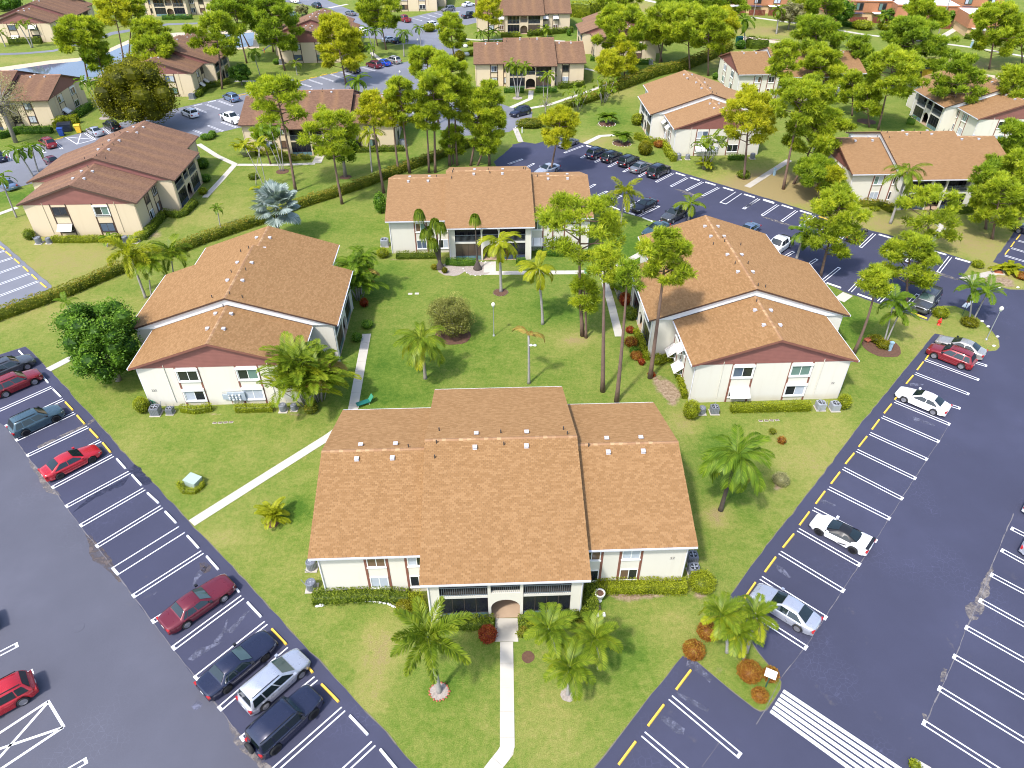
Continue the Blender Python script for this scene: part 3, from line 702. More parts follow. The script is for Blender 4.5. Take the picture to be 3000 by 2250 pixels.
stops([('A', 30, 1227, 110, 1210, 'w'), ('A', 165, 1200, 250, 1180, 'w'), ('A', 430, 1135, 510, 1115, 'y'), ('A', 1570, 858, 1640, 842, 'w'), ('A', 1685, 830, 1750, 815, 'w'), ('A', 1940, 773, 2000, 760, 'y'), ('B', 345, 660, 405, 645, 'y'), ('B', 430, 635, 495, 622, 'y'), ('B', 520, 612, 580, 600, 'y'), ('B', 605, 597, 665, 583, 'y')], 'of the grey lot far behind', 'wheel stops of the north lot')

# ------------------------------------------------------------------ paths, canal
def path(pts, w, m='concrete', name='path', step=1.7, z=.035):
    p = [Vector(P(*q)) for q in pts]
    L = [0]
    for a, c in zip(p, p[1:]): L.append(L[-1] + (c - a).length)
    n = max(1, round(L[-1] / step))
    def at(s):
        s = max(0, min(L[-1], s))
        for i in range(len(p) - 1):
            if s <= L[i + 1] + 1e-6:
                t = (s - L[i]) / max(1e-6, L[i + 1] - L[i])
                return p[i].lerp(p[i + 1], t)
        return p[-1]
    def side(s):
        d = (at(s + .25) - at(s - .25)).normalized()
        return Vector((-d.y, d.x)) * (w / 2)
    root = struct(MB().poly([(*(at(0) + side(0)),), (*(at(0) - side(0)),), *[tuple(at(L[-1] * k / (4 * n)) - side(L[-1] * k / (4 * n))) for k in range(1, 4 * n + 1)], *[tuple(at(L[-1] * k / (4 * n)) + side(L[-1] * k / (4 * n))) for k in range(4 * n, 0, -1)]], .008).build(name, 'concrete_old'))
    g_ = .012
    for k in range(n):
        a, c = L[-1] * k / n + g_, L[-1] * (k + 1) / n - g_
        mids = [a + (c - a) * j / 3 for j in range(4)]
        q = [tuple(at(s) - side(s) * .99) for s in mids] + [tuple(at(s) + side(s) * .99) for s in reversed(mids)]
        MB().poly(q, .004, z + random.uniform(-.006, .006)).build('slab', m, root)
    return root
path([('N', 2030, 638), ('N', 2033, 1000), ('N', 2036, 1515), ('N', 1925, 1655), ('N', 1820, 1800)], .92)
path([('N', 2032, 448), ('N', 2030, 636)], 1.65, step=2.6, z=.05)
path([('I', 1553, 1197), ('I', 2212, 780), ('J', 585, 500), ('J', 770, 365)], .92)
path([('F', 897, 1185), ('F', 860, 1380), ('J', 808, 150), ('J', 760, 420)], .98)
path([('F', 1860, 692), ('G', 0, 690), ('G', 300, 688), ('G', 600, 685), ('G', 745, 690)], .95)
path([('F', 1895, 600), ('F', 1893, 688)], 1.6, step=2.5, z=.05)
path([('G', 745, 735), ('G', 800, 930), ('G', 868, 1205)], .95)
path([('G', 760, 690), ('G', 880, 625), ('G', 1045, 535)], .95)
path([('H', 715, 912), ('H', 785, 862)], 1.3)
path([('E', 390, 1477), ('E', 565, 1387), ('E', 900, 1240)], .95)
path([('A', 1608, 1168), ('A', 1760, 1265), ('A', 1905, 1332), ('A', 1800, 1450), ('A', 1660, 1600)], .95)
path([('A', 1925, 1336), ('A', 2212, 1336), ('B', 300, 1332), ('B', 480, 1325)], .95)
path([('B', 490, 1322), ('B', 520, 1262)], 1.6, z=.045)
path([('E', -80, 240), ('E', 140, 160)], .95)
path([('C', 590, 1165), ('C', 715, 1102), ('C', 835, 1095)], 1.0)
path([('D', -30, 1515), ('D', 150, 1400), ('D', 310, 1298)], 1.1, 'concrete_old')
path([('H', 1408, 470), ('H', 1555, 330), ('H', 1450, 230)], 1.0)
path([('H', 1715, 745), ('H', 1970, 690)], 1.1, 'concrete_old')
path([('C', -10, 872), ('C', 150, 800), ('C', 155, 735)], 1.1, step=2.4)
path([('C', 140, 878), ('C', 300, 850), ('C', 560, 760), ('C', 760, 690), ('C', 950, 630), ('C', 1155, 568)], 1.0, step=2.4)
path([('C', 590, 556), ('C', 760, 595), ('C', 940, 632)], 1.0, step=2.4)
path([('B', 2145, 1150), ('B', 2100, 1040)], 1.0, 'concrete_old')
path([('D', -40, 133), ('D', 360, 188), ('D', 940, 283), ('D', 1490, 345), ('D', 1800, 385), ('D', 2260, 465)], 1.6, step=5)
path([('D', 1505, 325), ('D', 1640, 245), ('D', 1740, 190), ('D', 1820, 180)], 1.8, step=5)
path([('C', 1020, -10), ('C', 1200, 25)], 2.2, step=6)
path([('B', 1030, 500), ('B', 930, 425)], 1.2, step=3)
path([('B', 590, 65), ('B', 740, 35)], 1.4, step=5)
path([('A', 1900, 658), ('A', 2070, 658)], 1.0, step=3)
path([('C', 345, 330), ('C', 430, 335)], 1.2, step=4)
path([('B', 1690, 315), ('B', 1800, 325), ('B', 2000, 318)], 1.2, step=4)
lot('cart_path', [('A', -100, 435), ('A', 200, 425), ('A', 430, 405), ('A', 700, 330), ('A', 900, 260), ('A', 1350, 190), ('A', 1600, 183), ('A', 1600, 196), ('A', 1360, 205), ('A', 920, 280), ('A', 720, 350), ('A', 430, 420), ('A', 200, 440), ('A', -100, 452)], 'asphalt_old', .014)
lot('access_road', [('A', 2120, 412), ('A', 2200, 350), ('B', 160, 335), ('B', 150, 360), ('B', 100, 380), ('B', 60, 415)], 'asphalt_new', .014)
plain('water', (.10, .115, .16), .06, .3, .12, 0, .7)
lot('bank', [('A', -200, 590), ('A', 0, 545), ('A', 400, 490), ('A', 630, 470), ('A', 830, 420), ('A', 960, 360), ('A', 1080, 305), ('A', 1240, 282), ('A', 1420, 265), ('A', 1950, 245), ('A', 2100, 240), ('A', 2100, 390), ('A', 1950, 400), ('A', 1420, 430), ('A', 1090, 470), ('A', 960, 580), ('A', 820, 640), ('A', 700, 680), ('A', 0, 690), ('A', -200, 700)], 'sand', .01)
canal = lot('canal_water', [('A', -200, 620), ('A', 0, 580), ('A', 400, 520), ('A', 630, 498), ('A', 830, 448), ('A', 960, 390), ('A', 1080, 338), ('A', 1420, 300), ('A', 1960, 268), ('A', 2060, 262), ('A', 2050, 368), ('A', 1960, 385), ('A', 1420, 412), ('A', 1070, 450), ('A', 930, 560), ('A', 800, 615), ('A', 700, 655), ('A', 0, 660), ('A', -200, 670)], 'water', .02)
lot('ditch', [('C', 1850, 290), ('D', 0, 300), ('D', 230, 335), ('D', 500, 400), ('D', 900, 480), ('D', 1420, 530), ('D', 1600, 560), ('D', 2260, 650), ('D', 2260, 690), ('D', 1580, 595), ('D', 1400, 560), ('D', 480, 430), ('D', 220, 355), ('C', 1860, 318)], 'sand', .012)
# ------------------------------------------------------------------ apartment buildings
LC, DW, DC, HEW, HRW, HEC, HRC = 5.81, 8.06, 10.62, 4.91, 7.58, 4.95, 8.45
OV, GO = .55, .38            # eave and gable overhang
TH = .16
def shingle_quads(x0, x1, D, he, hr, sg, stains):
    """courses of overlapping tabs on one slope (sg=-1 front, +1 back)"""
    sl = math.hypot(D, hr - he); rows = int(sl / .145); nx_ = int((x1 - x0) / .30)
    dx = (x1 - x0) / nx_; out = []; tint = []
    up = np.array([0, -sg * D / sl, (hr - he) / sl]); nrm = np.array([0, sg * (hr - he) / sl, D / sl])
    for r in range(rows + 1):
        s0 = r * sl / rows; s1 = min(sl, s0 + sl / rows * 1.25); s0 -= .03 if r == 0 else 0
        off = (r % 2) * dx * .5 + random.uniform(-.04, .04)
        xa = x0 + off + np.arange(-1, nx_ + 1) * dx
        xb = np.clip(xa + dx * .965, x0, x1); xa = np.clip(xa, x0, x1)
        k = xb - xa > .02; xa, xb = xa[k], xb[k]; n = len(xa)
        lift0 = .026 + rng.random(n) * .012; lift1 = .008
        def pt(x, s, l):
            base = np.array([0, sg * D, he]) + up * s
            return np.stack([x, np.full(n, base[1]), np.full(n, base[2])], 1) + nrm * np.asarray(l).reshape(-1, 1)
        a, b_, c_, d_ = pt(xa, s0, lift0), pt(xb, s0, lift0), pt(xb, s1, np.full(n, lift1)), pt(xa, s1, np.full(n, lift1))
        q = np.stack([a, b_, c_, d_] if sg < 0 else [b_, a, d_, c_], 1)
        out.append(q.reshape(-1, 3))
        xm = (xa + xb) / 2; t = np.zeros(n)
        for xv in stains:
            t += np.exp(-((xm - xv - .12 * math.sin(s0)) / (.30 + .05 * (sl - s0))) ** 2) * (.35 + .65 * s0 / sl)
        tint.append(np.clip(t, 0, 1) * (.55 + .45 * rng.random(n)))
    return np.concatenate(out), np.concatenate(tint)

def siding(pts_fn, z0, z1, x, sgn, step=.165, thick=.02):
    """lapped boards on a gable at x; pts_fn(z) gives the y half-width"""
    q = MB(); z = z0
    while z < z1 - .02:
        zt = min(z + step, z1); w0 = pts_fn(z); w1 = max(.02, pts_fn(zt))
        o = sgn * thick
        q.add([(x + o, -w0, z), (x + o, w0, z), (x, w1, zt), (x, -w1, zt), (x, -w0, z), (x, w0, z)], [(0, 1, 2, 3) if sgn > 0 else (3, 2, 1, 0), (4, 5, 1, 0) if sgn > 0 else (0, 1, 5, 4)])
        z = zt
    return q

def window_meshes(w, h):
    f = MB(); t = .07; d = .06
    f.box(-w / 2 - t, w / 2 + t, -d, .02, h / 2, h / 2 + t).box(-w / 2 - t, w / 2 + t, -d, .02, -h / 2 - t, -h / 2)
    f.box(-w / 2 - t, -w / 2, -d, .02, -h / 2, h / 2).box(w / 2, w / 2 + t, -d, .02, -h / 2, h / 2).box(-.03, .03, -d + .015, .02, -h / 2, h / 2)
    p1 = MB().box(-w / 2, -.03, -.025, -.01, -h / 2, h / 2)
    p2 = MB().box(.03, w / 2, -.035, -.01, -h / 2, h / 2)
    s = MB().box(-w / 2 - .12, w / 2 + .12, -.13, .0, -h / 2 - t - .09, -h / 2 - t)
    return [q.mesh(n) for q, n in ((f, 'window'), (p1, 'pane'), (p2, 'pane'), (s, 'sill'))]
WIN_S, WIN_L = window_meshes(1.2, 1.12), window_meshes(1.78, 1.12)
def shutter_mesh(w, h):
    q = MB()
    q.box(-w / 2 - .18, w / 2 + .18, -.2, .0, h / 2 + .05, h / 2 + .28)
    q.box(-w / 2 - .18, -w / 2 - .08, -.12, .0, -h / 2 - .12, h / 2 + .05).box(w / 2 + .08, w / 2 + .18, -.12, .0, -h / 2 - .12, h / 2 + .05)
    q.box(-w / 2 - .18, w / 2 + .18, -.12, .0, -h / 2 - .22, -h / 2 - .12)
    return q.mesh('shutter_frame')
SHUT_S, SHUT_L = shutter_mesh(1.2, 1.12), shutter_mesh(1.78, 1.12)
def awning_parts(w):
    q = MB(); a = .95
    q.add([(-w / 2, -.02, .62), (w / 2, -.02, .62), (w / 2, -a, -.12), (-w / 2, -a, -.12), (-w / 2, -.02, .57), (w / 2, -.02, .57), (w / 2, -a, -.18), (-w / 2, -a, -.18)],
          [(3, 2, 1, 0), (4, 5, 6, 7), (2, 3, 7, 6), (1, 2, 6, 5), (3, 0, 4, 7)])
    s = MB()
    for x in (-w / 2 + .1, -w / 2 + .28, w / 2 - .28, w / 2 - .1):
        s.add([(x - .02, -.02, .628), (x + .02, -.02, .628), (x + .02, -a - .005, -.108), (x - .02, -a - .005, -.108)], [(3, 2, 1, 0)])
    arm = MB().tube([(-w / 2 + .05, -a + .05, -.15), (-w / 2 + .05, 0, -.35)], .015, 4).tube([(w / 2 - .05, -a + .05, -.15), (w / 2 - .05, 0, -.35)], .015, 4)
    return q.mesh('awning'), s.mesh('stripe'), arm.mesh('arm')
AWN = {'S': awning_parts(1.55), 'L': awning_parts(2.0)}

def building_proto(LW):
    root = bpy.data.objects.new('apartment_building', None); COL.objects.link(root)
    wx, wy, cx_, cy_ = LW - GO, DW - OV, LC - GO, DC - OV
    rec = 1.9
    w = MB().box(-wx, wx, -wy, wy, 0, HEW + .1)
    w.box(-cx_, cx_, -cy_ + rec, cy_, 0, HEC + .08)
    for s in (-1, 1):            # porch cheek walls
        w.box(s * cx_ - (.22 if s > 0 else 0), s * cx_ + (.22 if s < 0 else 0), -cy_ + .26, -cy_ + rec + .002, 0, HEC + .05)
    w.build('wall', 'wall_white', root)
    # roof body
    r = MB()
    def gable(x0, x1, D, he, hr):
        return r.add([(x0, -D, he), (x0, 0, hr), (x0, D, he), (x0, D, he - TH), (x0, 0, hr - TH), (x0, -D, he - TH), (x1, -D, he), (x1, 0, hr), (x1, D, he), (x1, D, he - TH), (x1, 0, hr - TH), (x1, -D, he - TH)],
                     [(6, 7, 1, 0), (7, 8, 2, 1), (5, 4, 10, 11), (4, 3, 9, 10), (0, 1, 4, 5), (1, 2, 3, 4), (7, 6, 11, 10), (8, 7, 10, 9), (6, 0, 5, 11), (2, 8, 9, 3)])
    gable(-LW, -LC + .3, DW, HEW, HRW); gable(LC - .3, LW, DW, HEW, HRW); gable(-LC, LC, DC, HEC, HRC)
    roof = r.build('roof', 'roof_edge', root)
    qs, ts = [], []
    for x0, x1, D, he, hr, st in ((-LW, -LC, DW, HEW, HRW, (-LW + 2.8, -LW + 5.5)), (LC, LW, DW, HEW, HRW, (LW - 2.8, LW - 5.5)), (-LC, LC, DC, HEC, HRC, (-2.4, .3, 2.9))):
        for sg in (-1, 1):
            a, t = shingle_quads(x0 - .02, x1 + .02, D, he, hr, sg, st); qs.append(a); ts.append(t)
    sh = obj('shingles', np_mesh('shingles', np.concatenate(qs), 4, np.concatenate(ts)), 'roof_tan', roof); sh['kind'] = 'stuff'
    def cap(x0, x1, hr):
        q = MB(); n = int((x1 - x0) / .32)
        for k in range(n):
            a, b_ = x0 + (x1 - x0) * k / n, x0 + (x1 - x0) * (k + 1) / n + .03
            q.add([(a, -.16, hr - .015), (b_, -.16, hr - .027), (b_, 0, hr + .035), (a, 0, hr + .05), (b_, .16, hr - .027), (a, .16, hr - .015)], [(0, 1, 2, 3), (3, 2, 4, 5)])
        o = q.build('ridge_cap', 'ridge_tan', roof); o['kind'] = 'stuff'
    cap(-LW, -LC, HRW); cap(LC, LW, HRW); cap(-LC, LC, HRC)
    vm = MB().box(-.16, .16, -.16, .16, 0, .05).box(-.11, .11, -.11, .11, .05, .16).box(-.17, .17, -.17, .17, .16, .23).mesh('roof_vent')
    for x, hr in ((-LW + 2.8, HRW), (-LW + 5.5, HRW), (-1.95, HRC), (1.95, HRC), (LW - 2.8, HRW), (LW - 5.5, HRW)):
        for sg in (-1, 1):
            o = obj('roof_vent', vm, 'vent_white', roof); o.location = (x + sg * .05, sg * .78, hr - .78 * .331 - .02)
    pm = MB().tube([(0, 0, -.1), (0, 0, .35)], .05, 6).mesh('vent_pipe')
    for x, y, hr in ((-LW + 6.6, .25, HRW), (-LC + .9, -.3, HRC), (-LC + 1.0, 1.6, HRC), (-LC + .8, -1.5, HRC), (0, .9, HRC), (.2, -.6, HRC), (LC - .7, .3, HRC), (LC - .9, 1.2, HRC), (LW - 7.0, -.2, HRW)):
        o = obj('vent_pipe', pm, 'pipe_dark', roof); o.location = (x, y, hr - abs(y) * .331)
    gt = lambda x0, x1, y, z: MB().add([(x0, y, z), (x1, y, z), (x1, y - .12, z), (x0, y - .12, z), (x0, y, z - .13), (x1, y, z - .13), (x1, y - .10, z - .13), (x0, y - .10, z - .13)], [(3, 2, 6, 7), (4, 5, 6, 7)[::-1], (0, 3, 7, 4), (2, 1, 5, 6), (0, 1, 2, 3)[::-1]])
    for x0, x1, D, he in ((-LW, -LC - .05, DW, HEW), (LC + .05, LW, DW, HEW), (-LC, LC, DC, HEC)):
        gt(x0 + .02, x1 - .02, -D - .012, he - .02).build('gutter', 'gutter_white', root)
        gt(-x1 + .02, -x0 - .02, -D - .012, he - .02).xf(Matrix.Rotation(math.pi, 4, 'Z')).build('gutter', 'gutter_white', root)
    for s in (-1, 1):
        siding(lambda z: max(.02, (HRW - TH - .02 - z) / .331), HEW - .22, HRW - TH - .05, s * (wx + .015), s).build('gable_siding', 'siding_brown', root)
        siding(lambda z: max(.02, (HRC - TH - .02 - z) / .331), HEC - .05, HRC - TH - .05, s * (LC - .2), s, .18).build('step_siding', 'siding_white', root)
        for sy in (-1, 1):       # rake trim
            MB().add([(s * (LW + .012), sy * DW, HEW + .01), (s * (LW + .012), 0, HRW + .01), (s * (LW + .012), 0, HRW - .24), (s * (LW + .012), sy * DW, HEW - .22), (s * (LW - .03), sy * DW, HEW - .22), (s * (LW - .03), 0, HRW - .24)], [(0, 1, 2, 3), (3, 2, 5, 4)]).build('rake_trim', 'trim_brown', root)
            MB().add([(s * (LC + .012), sy * DC, HEC + .01), (s * (LC + .012), 0, HRC + .01), (s * (LC + .012), 0, HRC - .18), (s * (LC + .012), sy * DC, HEC - .18)], [(0, 1, 2, 3)]).build('rake_trim', 'trim_dark', root)
    # windows and vertical boards
    def face(M, cols, kind, tag_):
        mats = WIN_S if kind == 'S' else WIN_L
        sp = .78 if kind == 'S' else 1.06
        for ci, c in enumerate(cols):
            for sx in (-1, 1):
                o = MB().box(-.085, .085, -.035, .0, .0, HEW - .08).xf(M @ Matrix.Translation((c + sx * sp, 0, 0))).build('trim_board', 'trim_brown', root)
            for ri, z in enumerate((1.28, 3.72)):
                Mw = M @ Matrix.Translation((c, 0, z))
                f = obj('window', mats[0], 'frame_white', root); f.matrix_local = Mw
                f['key'] = '%s%d%d' % (tag_, ci, ri)
                obj('pane', mats[1], 'pane_dark', f); obj('pane', mats[2], 'pane_blue', f); obj('sill', mats[3], 'frame_white', f)
    T = Matrix.Translation; Rz = lambda a: Matrix.Rotation(R(a), 4, 'Z')
    face(T((0, -wy, 0)), (-wx + 4.15, -wx + 7.05, wx - 7.05, wx - 4.15), 'S', 'F')
    face(T((0, wy, 0)) @ Rz(180), (-wx + 4.15, -wx + 7.05, wx - 7.05, wx - 4.15), 'S', 'B')
    face(T((wx, 0, 0)) @ Rz(90), (-2.85, 2.85), 'L', 'R')
    face(T((-wx, 0, 0)) @ Rz(-90), (-2.85, 2.85), 'L', 'L')
    for s in (-1, 1):
        for y in (-4.9, 4.9):
            MB().tube([(s * (wx + .05), y, .5), (s * (wx + .05), y, HEW + .1)], .035, 5).build('conduit', 'wall_white', root)
        for y in (-1, 1):
            MB().tube([(s * (LW - .12), y * (DW - .02), HEW - .12), (s * (wx - .1), y * (wy + .06), HEW - .42), (s * (wx - .1), y * (wy + .06), .05)], .045, 5).build('downspout', 'gutter_white', root)
            MB().tube([(s * (LC - .1), y * (DC - .02), HEC - .12), (s * (cx_ - .1), y * (cy_ + .06), HEC - .42), (s * (cx_ - .1), y * (cy_ + .06), .05)], .045, 5).build('downspout', 'gutter_white', root)
    # ---- porch front
    y0 = -cy_
    fr = MB()
    def wallbox(x0, x1, z0, z1): fr.box(x0, x1, y0, y0 + .26, z0, z1)
    TOP = HEC + .02
    for s in (-1, 1):
        a, c = sorted((s * cx_, s * (cx_ - .82))); MB().box(a, c, y0, y0 + .26, 0, TOP).build('pier', 'wall_white', root)
        a, c = sorted((s * 1.24, s * 1.03)); MB().box(a, c, y0, y0 + .26, 0, TOP).build('pier', 'wall_white', root)
    def arch(zb, zs, zt, rx, rz):
        nonlocal fr
        n = 14; pts = [(math.cos(math.pi * k / n) * rx, zs + math.sin(math.pi * k / n) * rz) for k in range(n + 1)]
        for yy, flip in ((y0, 0), (y0 + .26, 1)):
            for k in range(n):
                (xa, za), (xb, zb_) = pts[k], pts[k + 1]
                f4 = [(xa, yy, za), (xb, yy, zb_), (xb, yy, zt), (xa, yy, zt)]
                fr.add(f4, [(3, 2, 1, 0) if flip else (0, 1, 2, 3)][:1] if False else [(0, 1, 2, 3)])
        for k in range(n):
            (xa, za), (xb, zb_) = pts[k], pts[k + 1]
            fr.add([(xa, y0, za), (xb, y0, zb_), (xb, y0 + .26, zb_), (xa, y0 + .26, za)], [(0, 1, 2, 3)])
    def weld(fr_):
        me_ = fr_.mesh('arch'); bm = bmesh.new(); bm.from_mesh(me_); bmesh.ops.remove_doubles(bm, verts=bm.verts, dist=.001); bm.to_mesh(me_); bm.free(); obj('arch', me_, 'wall_white', root)
    arch(0, 1.35, 2.62, 1.03, .88); weld(fr); fr = MB()
    MB().box(-1.03, 1.03, y0, y0 + .26, 2.62, 2.98).build('lintel', 'wall_white', root)
    arch(2.98, 4.05, TOP, 1.03, .78); weld(fr)
    MB().box(-cx_ + .22, cx_ - .22, y0 + .27, y0 + rec, 2.5, 2.66).build('balcony_floor', 'porch_dark', root)
    MB().box(-cx_ + .22, cx_ - .22, y0 + .03, y0 + rec, .0, .06).build('porch_floor', 'porch_tan', root)
    MB().box(-cx_ + .23, cx_ - .23, y0 + rec - .05, y0 + rec - .01, .07, HEC - .06).build('porch_back', 'porch_tan', root)
    for s in (-1, 1):
        xa, xb = sorted((s * 1.25, s * (cx_ - .83)))
        MB().box(xa, xb, y0 + .05, y0 + .16, 2.46, 2.70).build('balcony_edge', 'slab_edge', root)
        MB().box(xa, xb, y0 + .09, y0 + .13, .06, .72).build('kick_panel', 'kick_blue', root)
        sc = MB().box(xa, xb, y0 + .10, y0 + .12, .74, 2.46).build('screen', 'screen_dark', root)
        fq = MB()
        for k in range(5):
            x = xa + (xb - xa) * k / 4
            fq.box(x - .025, x + .025, y0 + .075, y0 + .135, .06, 2.46)
        fq.box(xa, xb, y0 + .075, y0 + .135, .70, .75).build('screen_frame', 'frame_dark', sc)
        sc['key'] = 'low%d' % s
        rl = MB().box(xa, xb, y0 + .05, y0 + .11, 3.62, 3.69).box(xa, xb, y0 + .06, y0 + .10, 2.80, 2.84)
        n = 22
        for k in range(n + 1):
            x = xa + (xb - xa) * k / n; rl.box(x - .011, x + .011, y0 + .07, y0 + .092, 2.72, 3.63)
        rl.build('railing', 'rail_grey', root)
        us = MB().box(xa, xb, y0 + rec - .16, y0 + rec - .10, 2.68, 4.75).build('sliding_door', 'screen_dark', root)
        dr = MB()
        for k in range(26):
            x = xa + .1 + (xb - xa - .2) * k / 26
            if k % 9 in (0, 1, 2, 3): dr.box(x, x + .075, y0 + rec - .2, y0 + rec - .165, 2.7, 4.7)
        dr.build('drape', 'drape_gold', us)
        us['key'] = 'up%d' % s
        MB().box(xa + .2, xb - .2, y0 + rec - .14, y0 + rec - .08, .1, 2.2).build('sliding_door', 'screen_dark', root)
        MB().box(xa, xb, y0 + .01, y0 + .09, 4.62, TOP).build('porch_beam', 'trim_dark', root)
    rl = MB().box(-1.03, 1.03, y0 + .05, y0 + .11, 3.66, 3.72)
    for k in range(15):
        x = -1 + 2 * k / 14; rl.box(x - .011, x + .011, y0 + .07, y0 + .09, 2.98, 3.66)
    rl.build('railing', 'rail_grey', root)
    index_kids(root)
    return root

PANES = ['pane_dark', 'pane_dark', 'pane_blue', 'pane_curtain', 'pane_green', 'pane_dark', 'pane_brown', 'pane_curtain']
def place_building(proto, x, y, yaw, label, style, seed, group='two-storey apartment blocks', awn=(), shut=(), number=None, screened=False):
    root = copy_tree(proto)
    root.location = (x, y, 0); root.rotation_euler = (0, 0, R(yaw))
    tag(root, label, 'apartment building', group)
    rr = random.Random(seed)
    sw = {}
    if style == 'brown': sw = {'roof_tan': 'roof_brown', 'ridge_tan': 'ridge_brown', 'wall_white': 'wall_cream', 'siding_white': 'siding_brown', 'gutter_white': 'gutter_brown', 'trim_brown': 'trim_dark', 'frame_white': 'frame_dark', 'slab_edge': 'wall_cream'}
    if style == 'old': sw = {'roof_tan': 'roof_brown_old', 'ridge_tan': 'ridge_brown', 'wall_white': 'wall_cream', 'siding_white': 'siding_brown', 'gutter_white': 'gutter_brown', 'trim_brown': 'trim_dark', 'frame_white': 'frame_dark', 'slab_edge': 'wall_cream'}
    if style == 'pale': sw = {'roof_tan': 'roof_tan_pale'}
    for o, kids in list(LAST):
        if o.type != 'MESH': continue
        nm = o.name.split('.')[0]; mn = o.material_slots[0].material.name
        if nm == 'downspout' and style in ('brown', 'old'): setmat(o, 'wall_cream'); continue
        if nm == 'pane': continue
        if nm == 'drape' and (screened or rr.random() < .55): setmat(o, 'porch_dark'); continue
        if nm == 'porch_back' and screened: setmat(o, 'porch_dark'); continue
        if nm == 'kick_panel': setmat(o, rr.choice(['kick_panel', 'kick_blue']))
        if nm == 'screen' and rr.random() < .25: setmat(o, 'screen_brown')
        if mn in sw: setmat(o, sw[mn])
        if nm == 'window':
            k = o.get('key', '')
            pm = rr.choice(PANES), rr.choice(PANES)
            if rr.random() < .5: pm = (pm[0], pm[0])
            if style in ('brown', 'old') and rr.random() < .4: setmat(o, 'frame_white'); 
            j = 0
            for c in kids:
                if c.name.startswith('pane'): setmat(c, pm[j]); j += 1
            S = k[:1] in 'FB'
            if k in awn:
                a, s, r_ = AWN['S' if S else 'L']
                ao = obj('awning', a, 'awning_white', root); ao.matrix_local = o.matrix_local.copy()
                obj('stripe', s, 'trim_brown', ao); obj('arm', r_, 'frame_white', ao)
            elif k in shut:
                so = obj('shutter_frame', SHUT_S if S else SHUT_L, 'frame_white', root); so.matrix_local = o.matrix_local.copy()
    if number:
        txt, M, sz = number
        cu = bpy.data.curves.new('num', 'FONT'); cu.body = txt; cu.size = sz; cu.extrude = .012; cu.align_x = 'CENTER'
        to = bpy.data.objects.new('num', cu); COL.objects.link(to)
        dg = bpy.context.evaluated_depsgraph_get()
        me = bpy.data.meshes.new_from_object(to.evaluated_get(dg)); bpy.data.objects.remove(to)
        no = obj('house_number', me, 'text_grey', root); no.matrix_local = M
    return root
PL = building_proto(13.75); PS = building_proto(12.55)
def numM(LW, face, along, z=1.6):
    wx, wy = LW - GO, DW - OV
    X = Matrix.Rotation(R(90), 4, 'X')
    if face == 'F': return Matrix.Translation((along, -wy - .02, z)) @ X
    if face == 'R': return Matrix.Translation((wx + .02, along, z)) @ Matrix.Rotation(R(90), 4, 'Z') @ X
    if face == 'L': return Matrix.Translation((-wx - .02, along, z)) @ Matrix.Rotation(R(-90), 4, 'Z') @ X
B1 = place_building(PL, -.845, 40.15, 2.08, 'nearest tan-roofed apartment block with white walls and arched entrance facing us', 'tan', 1, shut=('F00', 'F01', 'F10', 'F11', 'F21', 'F31'), number=('22', numM(13.75, 'F', 12.3, 2.9), .35))
B2 = place_building(PS, -28.89, 66.71, 92.4, 'tan-roofed white apartment block left of the courtyard, brown gable towards us', 'tan', 2, shut=('L00', 'L01', 'L11', 'L10'), number=('225', numM(12.55, 'L', 6.6, 1.9), .35), screened=True)
B3 = place_building(PL, 24.64, 68.36, -87.5, 'tan-roofed white apartment block right of the courtyard, brown gable towards us', 'tan', 3, awn=('R00', 'F20', 'F30', 'F31'), shut=('R01', 'R10', 'R11'), number=('22', numM(13.75, 'R', 6.5, 1.9), .35), screened=True)
B4 = place_building(PL, -3.21, 94.84, 2.3, 'tan-roofed white apartment block closing the far side of the courtyard', 'pale', 4, screened=True, awn=('F20',))
B5 = place_building(PL, -60.33, 105.71, 92.15, 'brown-roofed cream apartment block at left, full gable end with striped awning', 'brown', 5, awn=('L00',), shut=('L11',), screened=True)
B6 = place_building(PL, -34.46, 134.03, 2.35, 'brown-roofed cream apartment block behind the tall pines, centre left', 'brown', 6, screened=True)
B7 = place_building(PL, -50.81, 202.4, 92.4, 'brown-roofed cream block beside the far grey parking lot', 'brown', 7)
B8 = place_building(PL, -103.0, 147.5, 3.8, 'brown-roofed cream block cut by the left edge behind the leafless tree', 'brown', 8, awn=('R00',), shut=('R11',))
B9 = place_building(PL, 3.2, 231.14, 1.94, 'brown-roofed cream block with double arches at the top edge', 'old', 9, awn=('F21', 'F31', 'F11'))
B10 = place_building(PS, 3.86, 175.6, 2.05, 'faded brown-roofed cream block with twin arches and white-trunked palms before it', 'old', 10, screened=True)
B11 = place_building(PL, 28.07, 203.32, -87.78, 'cream block half hidden by large pines, upper middle', 'old', 11)
B12 = place_building(PL, -76.75, 173.32, 92.43, 'brown-roofed cream block behind the big olive tree', 'brown', 12, awn=('F00', 'F10'))
B13 = place_building(PL, -133.7, 225.2, 92.4, 'brown-roofed cream block in the top left corner across the canal', 'brown', 13, awn=('L00', 'L11'))
B14 = place_building(PL, -107.4, 257.2, 2.0, 'cream block with arches across the canal at the top edge', 'old', 14)
B15 = place_building(PL, 35.42, 137.11, -87.39, 'tan-roofed white block beyond the row of black cars', 'pale', 15, awn=('R00', 'F21', 'F31'), screened=True)
B16 = place_building(PS, 63.01, 110.73, 2.05, 'tan-roofed white block at right with a tall palm before it', 'pale', 16, number=('22', numM(12.55, 'F', 6.6, 3.2), .3), screened=True)
B17 = place_building(PL, 61.43, 166.47, 2.03, 'tan-roofed white block mostly hidden by pines, upper right', 'pale', 17, awn=('F21', 'F31'))
